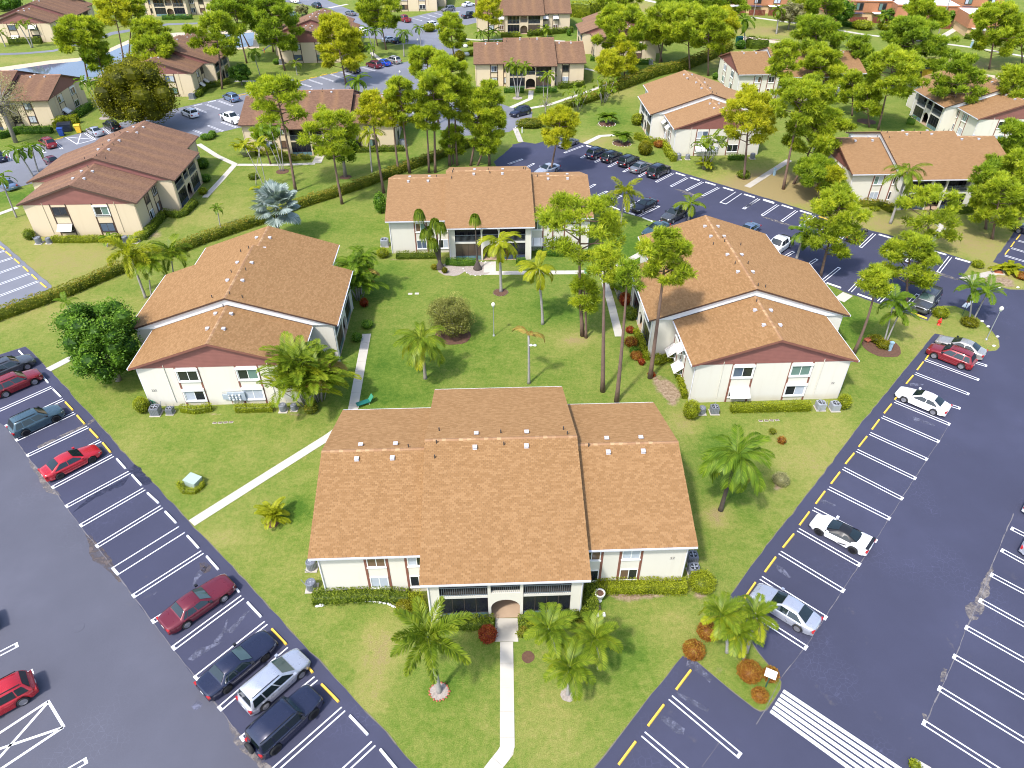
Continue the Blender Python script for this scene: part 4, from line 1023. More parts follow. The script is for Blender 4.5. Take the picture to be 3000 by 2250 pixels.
B18 = place_building(PS, 90.6, 140.9, -88.0, 'tan-roofed white block with arched screened porches at the right edge', 'pale', 18, screened=True)
B19 = place_building(PL, -32.0, 268.0, 92.0, 'cream block end wall at the top edge beside the grey lot', 'old', 19)
kill(PL, PS)
# ------------------------------------------------------------------ vegetation generators
def unit(n):
    v = rng.normal(size=(n, 3)); return v / np.linalg.norm(v, axis=1, keepdims=True)
def leaf_quads(c, size, up_bias=.6, aspect=.55):
    """rhombic leaves at centres c"""
    n = len(c); d = unit(n); d[:, 2] = d[:, 2] * .6; d /= np.linalg.norm(d, axis=1, keepdims=True)
    nr = unit(n); nr[:, 2] = np.abs(nr[:, 2]) + up_bias; s = np.cross(d, nr); s /= np.linalg.norm(s, axis=1, keepdims=True) + 1e-6
    L = size * (.7 + .6 * rng.random((n, 1)))
    return np.stack([c - d * L * .5, c + s * L * aspect * .5, c + d * L * .5, c - s * L * aspect * .5], 1).reshape(-1, 3)
def blob_points(n, c, r, shell=.55):
    """points in an ellipsoid, mostly near its skin"""
    d = unit(n); q = (shell + (1 - shell) * rng.random((n, 1))) * 1.0
    return np.asarray(c) + d * q * np.asarray(r), d
def blob_core(q, c, r, n=8, m=5):
    base = len(q.v)
    for i in range(m + 1):
        th = math.pi * i / m
        for k in range(n):
            w = 2 * math.pi * k / n
            q.v.append((c[0] + r[0] * math.sin(th) * math.cos(w), c[1] + r[1] * math.sin(th) * math.sin(w), c[2] + r[2] * math.cos(th)))
    for i in range(m):
        for k in range(n):
            k2 = (k + 1) % n
            q.f.append((base + i * n + k, base + (i + 1) * n + k, base + (i + 1) * n + k2, base + i * n + k2))
    return q

def pine(base, top, label, hw, ch, tone='pine_a', dens=1.0, seed=0, lean=None, group='slash pines'):
    """base (x,y); top height; hw crown half width; ch crown depth"""
    r = random.Random(seed * 7 + 3)
    H = top; dx = lean if lean is not None else 0.0
    root = thing('pine_tree', label, 'tree', base, 0, group)
    bend = r.uniform(-.25, .25); by = r.uniform(-.4, .4)
    def axis(t): return Vector((dx * t + bend * math.sin(t * 3.1), by * math.sin(t * 2.6), H * t))
    tr = MB(); r0 = .11 + .0075 * H
    n = 9; tr.tube([axis(.97 * i / n) - Vector((0, 0, .1 if i == 0 else 0)) for i in range(n + 1)], [r0 * (1.25 if i == 0 else 1) * (1 - .72 * i / n) for i in range(n + 1)], 8)
    clumps = []
    ct = 1 - ch / H
    nl = max(10, int(7 + ch * 2.1 * dens ** .5))
    for k in range(nl):
        t = ct + (1 - ct) * ((k + .5) / nl) ** .85 * .93
        a = k * 2.4 + r.uniform(-.5, .5)
        rel = (t - ct) / (1 - ct)
        L = hw * (math.sin(math.pi * min(1, .22 + rel * .78)) ** .6) * r.uniform(.62, 1.0)
        p0 = axis(t); d = Vector((math.cos(a), math.sin(a), 0)); rise = r.uniform(.1, .45)
        p1 = p0 + d * L * .5 + Vector((0, 0, L * rise * .25)); p2 = p0 + d * L * .9 + Vector((0, 0, L * rise * .75))
        tr.tube([p0, p1, p2], [r0 * .38, r0 * .26, r0 * .1], 5, False)
        clumps.append((p2, r.uniform(.8, 1.15)))
        for j in range(r.choice((2, 2, 3, 3, 4))):
            f = r.uniform(.4, .85); q0 = p0.lerp(p1, f * 2) if f < .5 else p1.lerp(p2, (f - .5) * 2)
            d2 = Vector((math.cos(a + r.choice((-1, 1)) * r.uniform(.5, 1.1)), math.sin(a + r.uniform(-1, 1)), r.uniform(.1, .7)))
            q1 = q0 + d2 * L * r.uniform(.25, .45)
            tr.tube([q0, q1], [r0 * .16, r0 * .06], 4, False); clumps.append((q1, r.uniform(.7, 1.05)))
    clumps.append((axis(.97), 1.0)); clumps.append((axis(.93) + Vector((r.uniform(-.4, .4), r.uniform(-.4, .4), 0)), .95))
    tr.build('trunk', 'bark_pine', root, True)
    dist = math.hypot(base[0], base[1]); far = min(1.9, max(.85, dist / 95))
    cr = .325 * (hw ** .55)
    V_, T_ = [], []
    for c, s in clumps:
        rad = cr * s * r.uniform(.85, 1.2)
        nt_ = int(50 * dens / far ** 1.1 * (rad / .7) ** 1.8) + 7
        d = unit(nt_); d[:, 2] = d[:, 2] * .85 + .12
        pos = np.array(c) + d * np.array([rad, rad, rad * .68]) * (.25 + .95 * rng.random((nt_, 1)) ** .6)
        k = 6
        pp = np.repeat(pos, k, 0); dd = np.repeat(d, k, 0) * .9 + unit(nt_ * k) * .9; dd[:, 2] += .25
        dd /= np.linalg.norm(dd, axis=1, keepdims=True)
        sd_ = np.cross(dd, unit(nt_ * k)); sd_ /= np.linalg.norm(sd_, axis=1, keepdims=True) + 1e-6
        ln = (.36 + .26 * rng.random((nt_ * k, 1))) * far ** .6; wd = .05 * far
        V_.append(np.stack([pp - sd_ * wd, pp + sd_ * wd, pp + dd * ln], 1).reshape(-1, 3))
        tv = r.uniform(.25, .75)
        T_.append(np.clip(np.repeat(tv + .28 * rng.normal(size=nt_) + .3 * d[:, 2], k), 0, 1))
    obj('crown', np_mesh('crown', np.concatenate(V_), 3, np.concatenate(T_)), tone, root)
    return root

def broadleaf(base, label, h, rx, rz, m, n=5200, leaf=.26, bark='bark_grey', trunk_h=None, lobes=26, seed=1, group=None, sparse=False, core=True, name='broadleaf_tree'):
    r = random.Random(seed); root = thing(name, label, 'tree', base, 0, group)
    cz = h - rz; th = trunk_h or cz * .9
    tr = MB(); r0 = .05 + .022 * h
    tr.tube([(0, 0, -.1), (.05, 0, th * .5), (0, .05, th)], [r0 * 1.3, r0, r0 * .8], 8)
    cs = []
    for k in range(lobes):
        a = k * 2.4 + r.uniform(-.3, .3); z = -.75 + 1.65 * (k + .5) / lobes; q = math.sqrt(max(0, 1 - z * z * .85)) * r.uniform(.45, .8)
        c = Vector((math.cos(a) * q * rx, math.sin(a) * q * rx, cz + z * rz * .8))
        cs.append((c, r.uniform(.24, .4) * rx))
        if k % 2 == 0 or sparse: tr.tube([(0, 0, th * r.uniform(.65, 1)), Vector((0, 0, th)).lerp(c, .5) + Vector((0, 0, .2)), c], [r0 * .5, r0 * .3, r0 * .1], 5, False)
    tr.build('trunk', bark, root, True)
    if core:
        q = MB()
        for c, s in cs: blob_core(q, c, (s * .62, s * .62, s * .52))
        o = q.build('inner_twigs', m, root); o['kind'] = 'stuff'
    V_, T_ = [], []
    for c, s in cs:
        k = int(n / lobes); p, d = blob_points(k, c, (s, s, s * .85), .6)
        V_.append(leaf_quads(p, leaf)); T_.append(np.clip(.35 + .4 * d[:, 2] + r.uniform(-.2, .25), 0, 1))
    obj('crown', np_mesh('crown', np.concatenate(V_), 4, np.concatenate(T_)), m, root)
    return root

def bush(base, label, rx, h, m='leaf_hedge', leaf=.13, n=None, group=None, core='leaf_core', name='shrub', ry=None, cat='shrub', shell=.82):
    root = thing(name, label, cat, base, 0, group); ry = ry or rx
    n = n or int(min(5200, 320 + 480 * rx * h / (leaf / .13) ** 2))
    q = blob_core(MB(), (0, 0, h * .46), (rx * .80, ry * .80, h * .45), 12, 7); c = q.build('stems', m, root, True); c['kind'] = 'stuff'
    p, d = blob_points(n, (0, 0, h * .48), (rx, ry, h * .53), shell); p = p + rng.normal(size=p.shape) * .04
    k = p[:, 2] > .02; p, d = p[k], d[k]
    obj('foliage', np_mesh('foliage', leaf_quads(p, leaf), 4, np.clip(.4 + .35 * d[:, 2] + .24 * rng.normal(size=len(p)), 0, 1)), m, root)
    return root

def hedge(pts, w, h, label, m='leaf_hedge', leaf=.14, dens=1.0, group=None, name='hedge'):
    p = [Vector(P(*q)) if isinstance(q[0], str) else Vector(q) for q in pts]
    o0 = (p[0] + p[-1]) / 2
    root = thing(name, label, 'hedge', (o0.x, o0.y, 0), 0, group)
    L = sum((b_ - a).length for a, b_ in zip(p, p[1:]))
    core = MB(); P_, D_ = [], []
    fine = []
    for a, b_ in zip(p, p[1:]):
        n = max(1, int((b_ - a).length / .8))
        for k in range(n): fine.append(a.lerp(b_, k / n))
    fine.append(p[-1]); hs = [h * random.uniform(.88, 1.06) for _ in fine]; ws = [w * random.uniform(.9, 1.1) for _ in fine]
    nr = []
    for i, a in enumerate(fine):
        d = (fine[min(i + 1, len(fine) - 1)] - fine[max(i - 1, 0)]).normalized(); nr.append(Vector((-d.y, d.x)))
    prof = [(-.46, .0), (-.5, .45), (-.42, .82), (-.2, .95), (.2, .95), (.42, .82), (.5, .45), (.46, 0)]
    base = 0
    for a, nn, hh, ww in zip(fine, nr, hs, ws):
        for s, z in prof:
            q = a + nn * s * ww * .80 - o0; core.v.append((q.x, q.y, z * hh * .86))
    m8 = len(prof)
    for i in range(len(fine) - 1):
        for k in range(m8 - 1): core.f.append((i * m8 + k, i * m8 + k + 1, (i + 1) * m8 + k + 1, (i + 1) * m8 + k))
    core.f.append(tuple(range(m8))); core.f.append(tuple((len(fine) - 1) * m8 + k for k in reversed(range(m8))))
    c = core.build('stems', m, root); c['kind'] = 'stuff'
    n = int(min(48000, L * (w + 2 * h) * 105 * dens * (.14 / leaf) ** 2)) + 60
    ii_ = rng.integers(0, max(1, len(fine) - 1), n); tt = rng.random(n); th = rng.random(n) * math.pi
    fa = np.array([(a.x, a.y) for a in fine]); na = np.array([(a.x, a.y) for a in nr]); hs = np.array(hs); ws = np.array(ws)
    jj = np.minimum(ii_ + 1, len(fine) - 1)
    c2 = fa[ii_] * (1 - tt[:, None]) + fa[jj] * tt[:, None]
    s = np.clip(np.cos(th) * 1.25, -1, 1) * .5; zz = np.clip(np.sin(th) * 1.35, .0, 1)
    endk = rng.random(n) < min(.12, .5 * w / max(L, .1)); s = np.where(endk, (rng.random(n) - .5), s); zz = np.where(endk, rng.random(n), zz)
    e0 = rng.random(n) < .5
    c2[endk & e0] = fa[0]; c2[endk & ~e0] = fa[-1]
    pos = np.stack([c2[:, 0] + na[ii_, 0] * s * ws[ii_] - o0.x, c2[:, 1] + na[ii_, 1] * s * ws[ii_] - o0.y, zz * hs[ii_]], 1) + rng.normal(size=(n, 3)) * .045
    pos[:, 2] = np.maximum(pos[:, 2], .03); pos += rng.normal(size=(n, 3)) * .03
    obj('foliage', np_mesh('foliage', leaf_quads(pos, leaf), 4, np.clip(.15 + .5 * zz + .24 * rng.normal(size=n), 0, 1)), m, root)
    return root

# ---- palms
def frond_mesh(L, droop, ll, npair, width=.035, vee=.35, hang=.35, plume=False, fwd=.55, arch=0.0):
    pts = []; p = np.zeros(3); n = 14; a = arch
    for i in range(n + 1):
        pts.append(p.copy()); s = i / n
        a2 = a - droop * s ** 1.25
        p = p + np.array([math.cos(a2), 0, math.sin(a2)]) * L / n
    pts = np.array(pts); V_, T_ = [], []
    def at(s):
        x = min(.9999, max(0, s)) * n; i = int(x); return pts[i] * (1 - x + i) + pts[i + 1] * (x - i), (pts[i + 1] - pts[i]) / np.linalg.norm(pts[i + 1] - pts[i])
    # rachis
    for i in range(n):
        w = .035 * (1 - .75 * i / n); w2 = .035 * (1 - .75 * (i + 1) / n)
        V_.append(np.array([pts[i] + [0, -w, .01], pts[i] + [0, w, .01], pts[i + 1] + [0, w2, .01], pts[i + 1] + [0, -w2, .01]])); T_.append(.8)
    for k in range(npair):
        s = .1 + .9 * (k + .5) / npair; c, t = at(s)
        l = ll * (math.sin(math.pi * (.12 + .84 * s)) ** .7) * random.uniform(.85, 1.1)
        for sd_ in (-1, 1):
            for rep in range(2 if plume else 1):
                up = np.cross(t, [0, 1, 0]); up = -up if up[2] < 0 else up
                ang = random.uniform(-.9, 1.2) if plume else vee + random.uniform(-.12, .12)
                d = np.array([0, sd_, 0]) * math.cos(ang) + up * math.sin(ang) + t * (fwd + .5 * s)
                d /= np.linalg.norm(d)
                w = np.cross(d, up); w = w / (np.linalg.norm(w) + 1e-6) * width
                mid = c + d * l * .5; tip = c + d * l * .96 + np.array([0, 0, -1]) * l * hang
                V_.append(np.array([c, mid + w + [0, 0, -.08 * l * hang], tip, mid - w + [0, 0, -.08 * l * hang]])); T_.append(.35 + .3 * random.random() + .25 * s)
    return np_mesh('frond', np.concatenate(V_), 4, np.array(T_))
FR = {
 'stiff': [frond_mesh(2.1, 1.35, .74, 44, .030, .30, .25, arch=.2), frond_mesh(2.3, 1.7, .74, 44, .030, .2, .35, arch=.1), frond_mesh(1.9, .9, .72, 42, .030, .35, .2, arch=.1)],
 'foxtail': [frond_mesh(2.55, 1.0, .60, 42, .034, .2, .15, True), frond_mesh(2.5, 1.35, .60, 42, .034, .2, .2, True)],
 'queen': [frond_mesh(3.4, 1.9, .9, 44, .042, .15, .8), frond_mesh(3.2, 2.3, .88, 44, .042, .1, .9), frond_mesh(3.3, 1.4, .88, 44, .042, .2, .65)],
 'areca': [frond_mesh(2.3, 1.15, .64, 34, .034, .45, .2, arch=.1), frond_mesh(2.1, 1.5, .64, 32, .034, .4, .3, arch=.1)],
 'droop': [frond_mesh(2.4, 2.2, .68, 32, .05, .1, .65), frond_mesh(2.2, 1.6, .68, 32, .05, .2, .55)],
}
FR['far'] = [frond_mesh(2.2, 1.5, .6, 12, .11, .3, .3), frond_mesh(2.1, 1.9, .6, 12, .11, .2, .4)]
def fan_mesh(r=.75, petiole=.95):
    V_ = []; T_ = []
    V_.append(np.array([(0, -.03, 0), (petiole, -.02, 0), (petiole, .02, 0), (0, .03, 0)])); T_.append(.4)
    n = 26
    for k in range(n):
        a = -2.3 + 4.6 * k / (n - 1); d = np.array([math.cos(a), math.sin(a), 0]); s = np.array([-math.sin(a), math.cos(a), 0]) * .075
        c = np.array([petiole, 0, 0]); l = r * (1 - .15 * abs(a) / 2.3) * random.uniform(.92, 1.05)
        V_.append(np.array([c, c + d * l * .6 + s + [0, 0, .06], c + d * l + [0, 0, -.12 * l], c + d * l * .6 - s + [0, 0, .02 * (-1) ** k]])); T_.append(.3 + .5 * random.random())
    return np_mesh('fan_leaf', np.concatenate(V_), 4, np.array(T_))
FR['fan'] = [fan_mesh(), fan_mesh(.8, 1.1)]
def fronds(root, kind, centre, n, m, scale=1.0, e0=(-.5, 1.1), seed=0, brown=0, yellow=0):
    r = random.Random(seed)
    for k in range(n):
        me_ = r.choice(FR[kind]); t = (k + .5) / n
        el = e0[0] + (e0[1] - e0[0]) * (t ** .8) + r.uniform(-.12, .12); az = k * 2.399 + r.uniform(-.2, .2)
        mm = 'palm_brown' if k < brown else ('palm_y' if k < brown + yellow else m)
        o = obj('fan_leaf' if kind == 'fan' else 'frond', me_, mm, root)
        s = scale * r.uniform(.88, 1.1)
        o.matrix_local = Matrix.Translation(centre) @ Matrix.Rotation(az, 4, 'Z') @ Matrix.Rotation(-el, 4, 'Y') @ Matrix.Scale(s, 4)
def palm(base, h, label, kind='stiff', n=11, m='palm_a', scale=1.0, lean=0.0, r0=.12, e0=(-.35, 1.15), shaft=True, bark='bark_palm', seed=None, group='palms', brown=0, yellow=0, leany=0.0, name='palm_tree'):
    seed = seed if seed is not None else int(abs(base[0] * 13 + base[1] * 7))
    root = thing(name, label, 'palm tree', base, random.Random(seed).uniform(0, 6.28) * 0, group)
    top = Vector((lean, leany, h))
    pts = [Vector((lean * t ** 1.4, leany * t ** 1.4, h * t - (.1 if t == 0 else 0))) for t in (0, .06, .25, .5, .75, 1)]
    MB().tube(pts, [r0 * 1.5, r0 * 1.15, r0, r0 * .95, r0 * .85, r0 * .8], 9).build('trunk', bark, root, True)
    if shaft:
        d = (pts[-1] - pts[-2]).normalized()
        MB().tube([top - d * .05, top + d * .35 * scale, top + d * .75 * scale], [r0 * .95, r0 * .85, r0 * .35], 8).build('crownshaft', 'crownshaft', root, True)
        top = top + d * .55 * scale
    fronds(root, kind, top, n, m, scale, e0, seed, brown, yellow)
    return root
def clump(base, label, n_st, h, spread, kind='areca', m='palm_a', per=6, scale=1.0, seed=3, group='clumping palms', bark='bark_palm', e0=(.2, 1.3), r0=.05, brown=0, yellow=0, name='clumping_palm'):
    root = thing(name, label, 'palm', base, 0, group); r = random.Random(seed)
    st = MB()
    for k in range(n_st):
        a = k * 2.4 + r.uniform(-.4, .4); q = spread * math.sqrt((k + .5) / n_st); hh = h * r.uniform(.5, 1.0) * (1 - .25 * (k / n_st))
        p1 = Vector((math.cos(a) * q, math.sin(a) * q, hh))
        st.tube([(p1.x * .25, p1.y * .25, -.05), (p1.x * .55, p1.y * .55, hh * .5), p1], [r0 * 1.2, r0, r0 * .8], 6)
        fronds(root, kind, p1, per, m, scale, e0, seed * 31 + k, brown if k % 3 == 0 else 0, yellow if k % 2 == 0 else 0)
    st.build('stems', bark, root, True)['kind'] = 'stuff'
    return root
def disc(base, r, m, label, name='mulch_bed', h=.05, cat='planting bed', group=None, edge=None):
    root = thing(name, label, cat, base, 0, group)
    q = MB(); n = 18; ring = [(math.cos(2 * math.pi * k / n) * r * random.uniform(.93, 1.06), math.sin(2 * math.pi * k / n) * r * random.uniform(.93, 1.06)) for k in range(n)]
    q.poly(ring, .0, h); q.build('bed', m, root)
    if edge:
        for k in range(n):
            s = .09 * random.uniform(.8, 1.3); o = obj('edging_stone', PEBBLE, edge, root); o.location = (ring[k][0] * 1.03, ring[k][1] * 1.03, .04); o.scale = (s, s * .8, s * .7); o.rotation_euler = (0, 0, random.random() * 6)
    return root
PEBBLE = blob_core(MB(), (0, 0, 0), (1.1, .95, .8), 7, 4).mesh('stone', True)
# ------------------------------------------------------------------ pines
def zdepth(base, z): return base[1] * CT - (z - CAMH) * ST
PINE_NO = [0]
def PN(t, bx, by, tx, ty, hw, cb, where, tone='pine_a', dens=1.0, base=None):
    b_ = base or P(t, bx, by)
    h, lean = above(b_, t, tx, ty); h = max(6.0, min(24, h)); hb, _ = above(b_, t, tx, cb)
    ch = max(2.5, min(h * .8, h - hb)); w = hw / 2.765 * zdepth(b_, h) / FPX
    PINE_NO[0] += 1
    pine(b_, h, where, max(1.3, w), ch, tone, dens, PINE_NO[0], lean)
# courtyard and right-hand building
PN('G', 1118, 1540, 1270, 350, 235, 800, 'tall bare-trunked pine standing in front of the right building', 'pine_a', .95)
PN('G', 735, 1650, 755, 480, 130, 790, 'thin leaning pine at the courtyard walk, left of two near bare trunks', 'pine_a', .7)
PN('K', 847, 212, 945, -900, 125, -730, 'nearly bare grey pine rising right behind the nearest roof', 'pine_b', .35)
PN('G', 572, 1200, 560, 100, 400, 600, 'wide-crowned pine in front of the far courtyard building', 'pine_a', .7)
PN('G', 600, 1215, 580, 735, 130, 1020, 'short young pine on the dry patch of the courtyard', 'pine_a', .8)
PN('H', 562, 722, 760, 10, 240, 560, 'leaning pine at the right edge of the right building roof', 'pine_a', 1.0)
PN('H', 833, 1342, 1030, 655, 130, 880, 'slim pine leaning right on the lawn beside the right building', 'pine_a', 1.0)
PN('H', 1262, 918, 1330, 410, 225, 860, 'pine at the lot edge beside the dark parked sport-utility car', 'pine_a', 1.0)
PN('H', 1430, 505, 1480, 20, 260, 560, 'open-crowned pine on the dry lawn beside the bent path', 'pine_a', .55)
PN('H', 1955, 415, 2050, -60, 230, 330, 'reddish-trunked pine nearest the side lot at right', 'pine_a', 1.0)
PN('H', 1905, 335, 1930, -180, 150, 150, 'shaded pine just behind the reddish-trunked one at right', 'pine_b', .9)
PN('H', 2180, 260, 2190, -280, 170, 100, 'pine cut by the right edge above the side lot', 'pine_a', .9)
PN('C', 310, 1405, 410, 880, 165, 1180, 'round yellow-green pine alone at the head of the dark lot', 'pine_y', 1.2)
PN('C', 1878, 1452, 1930, 730, 220, 1190, 'yellow-green pine at the corner of the block beyond the black cars', 'pine_y', 1.0)
PN('D', 262, 1532, 470, 650, 230, 1010, 'bright rounded pine, upper of the two left of the right-hand block', 'pine_a', 1.4)
PN('D', 345, 1490, 610, 885, 245, 1280, 'bright rounded pine, lower of the two left of the right-hand block', 'pine_a', 1.4)
PN('D', 560, 1620, 520, 1310, 200, 1560, 'low spreading pine at the left wall of the right-hand block', 'pine_b', 1.3)
PN('H', 640, 150, 650, -40, 110, 120, 'short pale pine behind the leaning pine at the lot', 'pine_y', .8)
PN('D', 1030, 1052, 1180, 415, 235, 790, 'big pine with leaning trunk behind the right-hand block', 'pine_a', 1.2)
PN('D', 1390, 640, 1270, 165, 265, 600, 'largest dense pine of the upper right group', 'pine_b', 1.5)
PN('D', 560, 720, 520, 150, 215, 480, 'flat-topped pine before the brick townhouses', 'pine_b', 1.1)
PN('D', 165, 905, 310, 330, 130, 660, 'pine in front of the hidden white block, left trunk', 'pine_a', .9)
PN('D', 590, 830, 560, 385, 175, 730, 'pine in front of the hidden white block, middle', 'pine_a', 1.1)
PN('D', 890, 715, 880, 310, 130, 640, 'forked pine over the right roof of the hidden white block', 'pine_b', .9)
PN('D', 1490, 350, 1370, 0, 175, 250, 'rounded pine in front of the white townhouse roofs', 'pine_a', 1.2)
PN('D', 1930, 560, 2010, 40, 210, 500, 'large pine at the townhouse corner, upper right', 'pine_a', 1.2)
PN('D', 2200, 520, 2180, 130, 130, 500, 'pine at the extreme upper right edge', 'pine_a', 1.0)
PN('D', 1600, 1052, 1740, 450, 185, 870, 'pine standing before the arched porches at right', 'pine_b', .8)
PN('D', 2080, 1080, 2160, 540, 150, 920, 'pine before the gable of the right-edge block', 'pine_a', .8)
PN('D', 2160, 1480, 2130, 990, 130, 1330, 'pine behind the right end of the right-hand block', 'pine_b', 1.0)
PN('D', 1925, 1600, 1990, 1290, 140, 1520, 'pine in front of the right wing of the right-hand block', 'pine_b', 1.0)
PN('H', 1990, 180, 2080, -70, 170, 130, 'pine crown beside the right wing of the right-hand block', 'pine_a', 1.0)
PN('D', 960, 1030, 950, 700, 130, 980, 'slender pine between the two right-hand blocks', 'pine_a', .7)
PN('D', 820, 940, 830, 600, 130, 900, 'pine beside the hidden block door, upper right', 'pine_a', .8)
# behind the far courtyard building
PN('F', 320, 30, 140, -890, 235, -520, 'tall pine leaning left before the centre-left brown roof', 'pine_a', .8, base=P('B', 322, 1552))
PN('F', 690, 150, 590, -610, 235, -230, 'pine with curved trunk at the hedge behind the silver palm', 'pine_a', .8, base=P('B', 698, 1652))
PN('B', 1035, 1562, 920, 742, 115, 1030, 'yellow-green pine at the hedge, left of the pine row', 'pine_y', 1.0)
PN('B', 1155, 1402, 1110, 760, 110, 1050, 'first trunk from the left in the pine row behind the hedge', 'pine_y', .8)
PN('B', 1245, 1402, 1160, 615, 125, 1000, 'second trunk from the left in the pine row behind the hedge', 'pine_a', .9)
PN('B', 1402, 1400, 1370, 790, 130, 1060, 'third trunk from the left in the pine row behind the hedge', 'pine_a', 1.0)
PN('B', 1452, 1398, 1440, 590, 185, 900, 'fourth trunk from the left in the pine row behind the hedge', 'pine_a', 1.1)
PN('B', 1570, 1342, 1555, 465, 195, 800, 'tallest pine in the middle of the row behind the hedge', 'pine_a', 1.2)
PN('B', 1630, 1340, 1620, 640, 185, 980, 'pine just right of the tallest in the row', 'pine_a', 1.2)
PN('B', 1738, 1342, 1830, 720, 165, 1080, 'pine leaning right near the right end of the row', 'pine_a', 1.0)
PN('B', 1795, 1340, 1950, 890, 150, 1250, 'bushy pine hanging over the head of the dark lot', 'pine_a', 1.2)
PN('B', 1890, 1338, 1890, 650, 120, 1000, 'last trunk at the right end of the pine row', 'pine_a', .8)
PN('B', 1480, 1000, 1370, 390, 175, 640, 'pine at the grey lot behind the row', 'pine_a', 1.2)
PN('B', 1600, 1330, 1600, 1030, 110, 1260, 'small pine filling the foot of the row', 'pine_a', .8)
PN('B', 730, 685, 620, 120, 195, 610, 'tall full pine on the lawn beside the far grey lot', 'pine_y', 1.4)
PN('B', 235, 572, 110, -20, 200, 430, 'tall pine before the gable of the block at the far lot', 'pine_b', 1.0)
PN('B', 1055, 402, 960, -40, 205, 240, 'pine at the far lot entrance with dark clumps', 'pine_a', 1.0)
PN('B', 985, 370, 940, 60, 90, 230, 'thin pine next to the far lot entrance', 'pine_a', .6)
PN('B', 1605, 472, 1570, 115, 115, 410, 'twisted pine beside the driveway bend', 'pine_a', .9)
PN('B', 1885, 345, 1880, -25, 115, 200, 'pine with bare twigs before the topmost arched block', 'pine_y', .7)
# top middle wood
PN('C', 860, 620, 880, 60, 230, 420, 'broad pine over the half-hidden cream block', 'pine_a', 1.3)
PN('C', 915, 660, 900, 330, 110, 620, 'young pine on the lawn of the half-hidden cream block', 'pine_y', .8)
PN('C', 770, 720, 790, 420, 120, 640, 'yellowing pine on the lawn of the half-hidden cream block', 'pine_y', .9)
PN('C', 1195, 510, 1260, 60, 190, 330, 'twin-trunked pine right of the half-hidden cream block', 'pine_a', 1.3)
PN('C', 1215, 500, 1150, 140, 140, 380, 'second trunk of the pair right of the cream block', 'pine_a', 1.0)
PN('C', 1440, 570, 1430, 60, 200, 400, 'pine in the middle of the upper wood', 'pine_a', 1.3)
PN('C', 1590, 615, 1600, 80, 190, 420, 'pine at the right of the upper wood', 'pine_a', 1.2)
PN('C', 1680, 540, 1740, 70, 120, 320, 'grey-twigged pine at the edge of the upper wood', 'pine_y', .7)
PN('C', 1500, 300, 1500, -60, 200, 160, 'pine at the back of the upper wood', 'pine_b', 1.2)
PN('C', 1330, 260, 1330, -70, 190, 150, 'dark pine at the back left of the upper wood', 'pine_b', 1.2)
PN('C', 900, 200, 860, -60, 180, 100, 'pine behind the half-hidden cream block', 'pine_a', 1.1)
PN('C', 1740, 220, 1760, -70, 170, 120, 'dense pine at the top edge of the upper wood', 'pine_b', 1.2)
PN('D', 620, 260, 600, -60, 150, 150, 'pine at the top edge before the townhouses', 'pine_b', 1.1)
PN('D', 420, 200, 400, -30, 110, 150, 'small pine by the townhouse walk', 'pine_a', .9)
# across the left
PN('A', 715, 660, 640, 140, 205, 440, 'broad pine at the canal bank, left of two', 'pine_a', 1.1)
PN('A', 840, 660, 760, 330, 130, 620, 'pine at the canal bank, right of two', 'pine_b', 1.0)
PN('A', 1000, 480, 900, -10, 165, 230, 'yellow sparse pine on the canal edge', 'pine_y', .7)
PN('A', 1045, 445, 1080, -20, 130, 200, 'thin pine beside the yellow one on the canal edge', 'pine_a', .7)
PN('A', 1180, 560, 1230, 150, 150, 420, 'pine behind the big olive tree', 'pine_a', .9)
PN('A', 1300, 720, 1260, 300, 190, 560, 'pine over the brown roof behind the olive tree', 'pine_a', .9)
PN('A', 1800, 722, 1730, 120, 205, 460, 'leaning pine before the brown block with porches', 'pine_a', .9)
PN('A', 2000, 512, 1890, -40, 190, 260, 'dark pine behind the leaning one', 'pine_b', 1.1)
PN('A', 2100, 330, 2060, -60, 160, 210, 'dark pine at the canal end', 'pine_b', 1.1)
PN('A', 2020, 380, 1800, -40, 140, 160, 'pine over the arched block lawn', 'pine_b', 1.0)
PN('A', 2212, 420, 2200, 60, 110, 330, 'pine beside the access road', 'pine_b', .9)
PN('A', 2250, 880, 2170, 640, 120, 870, 'pine in front of the left end of the centre-left roof', 'pine_a', .9)
PN('B', 120, 1330, 60, 1010, 110, 1200, 'small pine on the lawn of the centre-left block', 'pine_b', .7)
# ------------------------------------------------------------------ broadleaf trees
def TREE(t, bx, by, tx, ty, rx, cb, label, m, **kw):
    b_ = P(t, bx, by); h, _ = above(b_, t, tx, ty); hb, _ = above(b_, t, tx, cb)
    w = rx / 2.765 * zdepth(b_, h * .7) / FPX
    return broadleaf(b_, label, h, w, max(.8, (h - max(.3, hb)) / 2), m, **kw)
TREE('E', 960, 1560, 800, 925, 330, 1560, 'dense dark green broadleaf tree at the corner of the left building', 'leaf_dark', n=20000, leaf=.25, lobes=52, seed=4, group='broadleaf trees')
TREE('A', 1190, 1060, 1180, 480, 335, 1010, 'huge olive-brown rounded tree above the brown roof at left', 'leaf_olive', n=22000, leaf=.36, lobes=54, seed=7, group='broadleaf trees')
TREE('A', 130, 1155, 150, 595, 260, 1010, 'half-leafless grey tree at the left edge lawn', 'leaf_grey', n=4200, leaf=.26, lobes=34, seed=9, sparse=True, core=False, group='broadleaf trees')
TREE('B', 725, 1432, 720, 1000, 140, 1340, 'small round-headed tree before the centre-left block', 'pine_b', n=5000, leaf=.3, lobes=24, seed=11, group='broadleaf trees')
TREE('A', 1960, 690, 1945, 515, 98, 655, 'clipped dome-shaped dark tree by the far path', 'leaf_dark', n=4500, leaf=.24, lobes=30, seed=12, group='broadleaf trees')
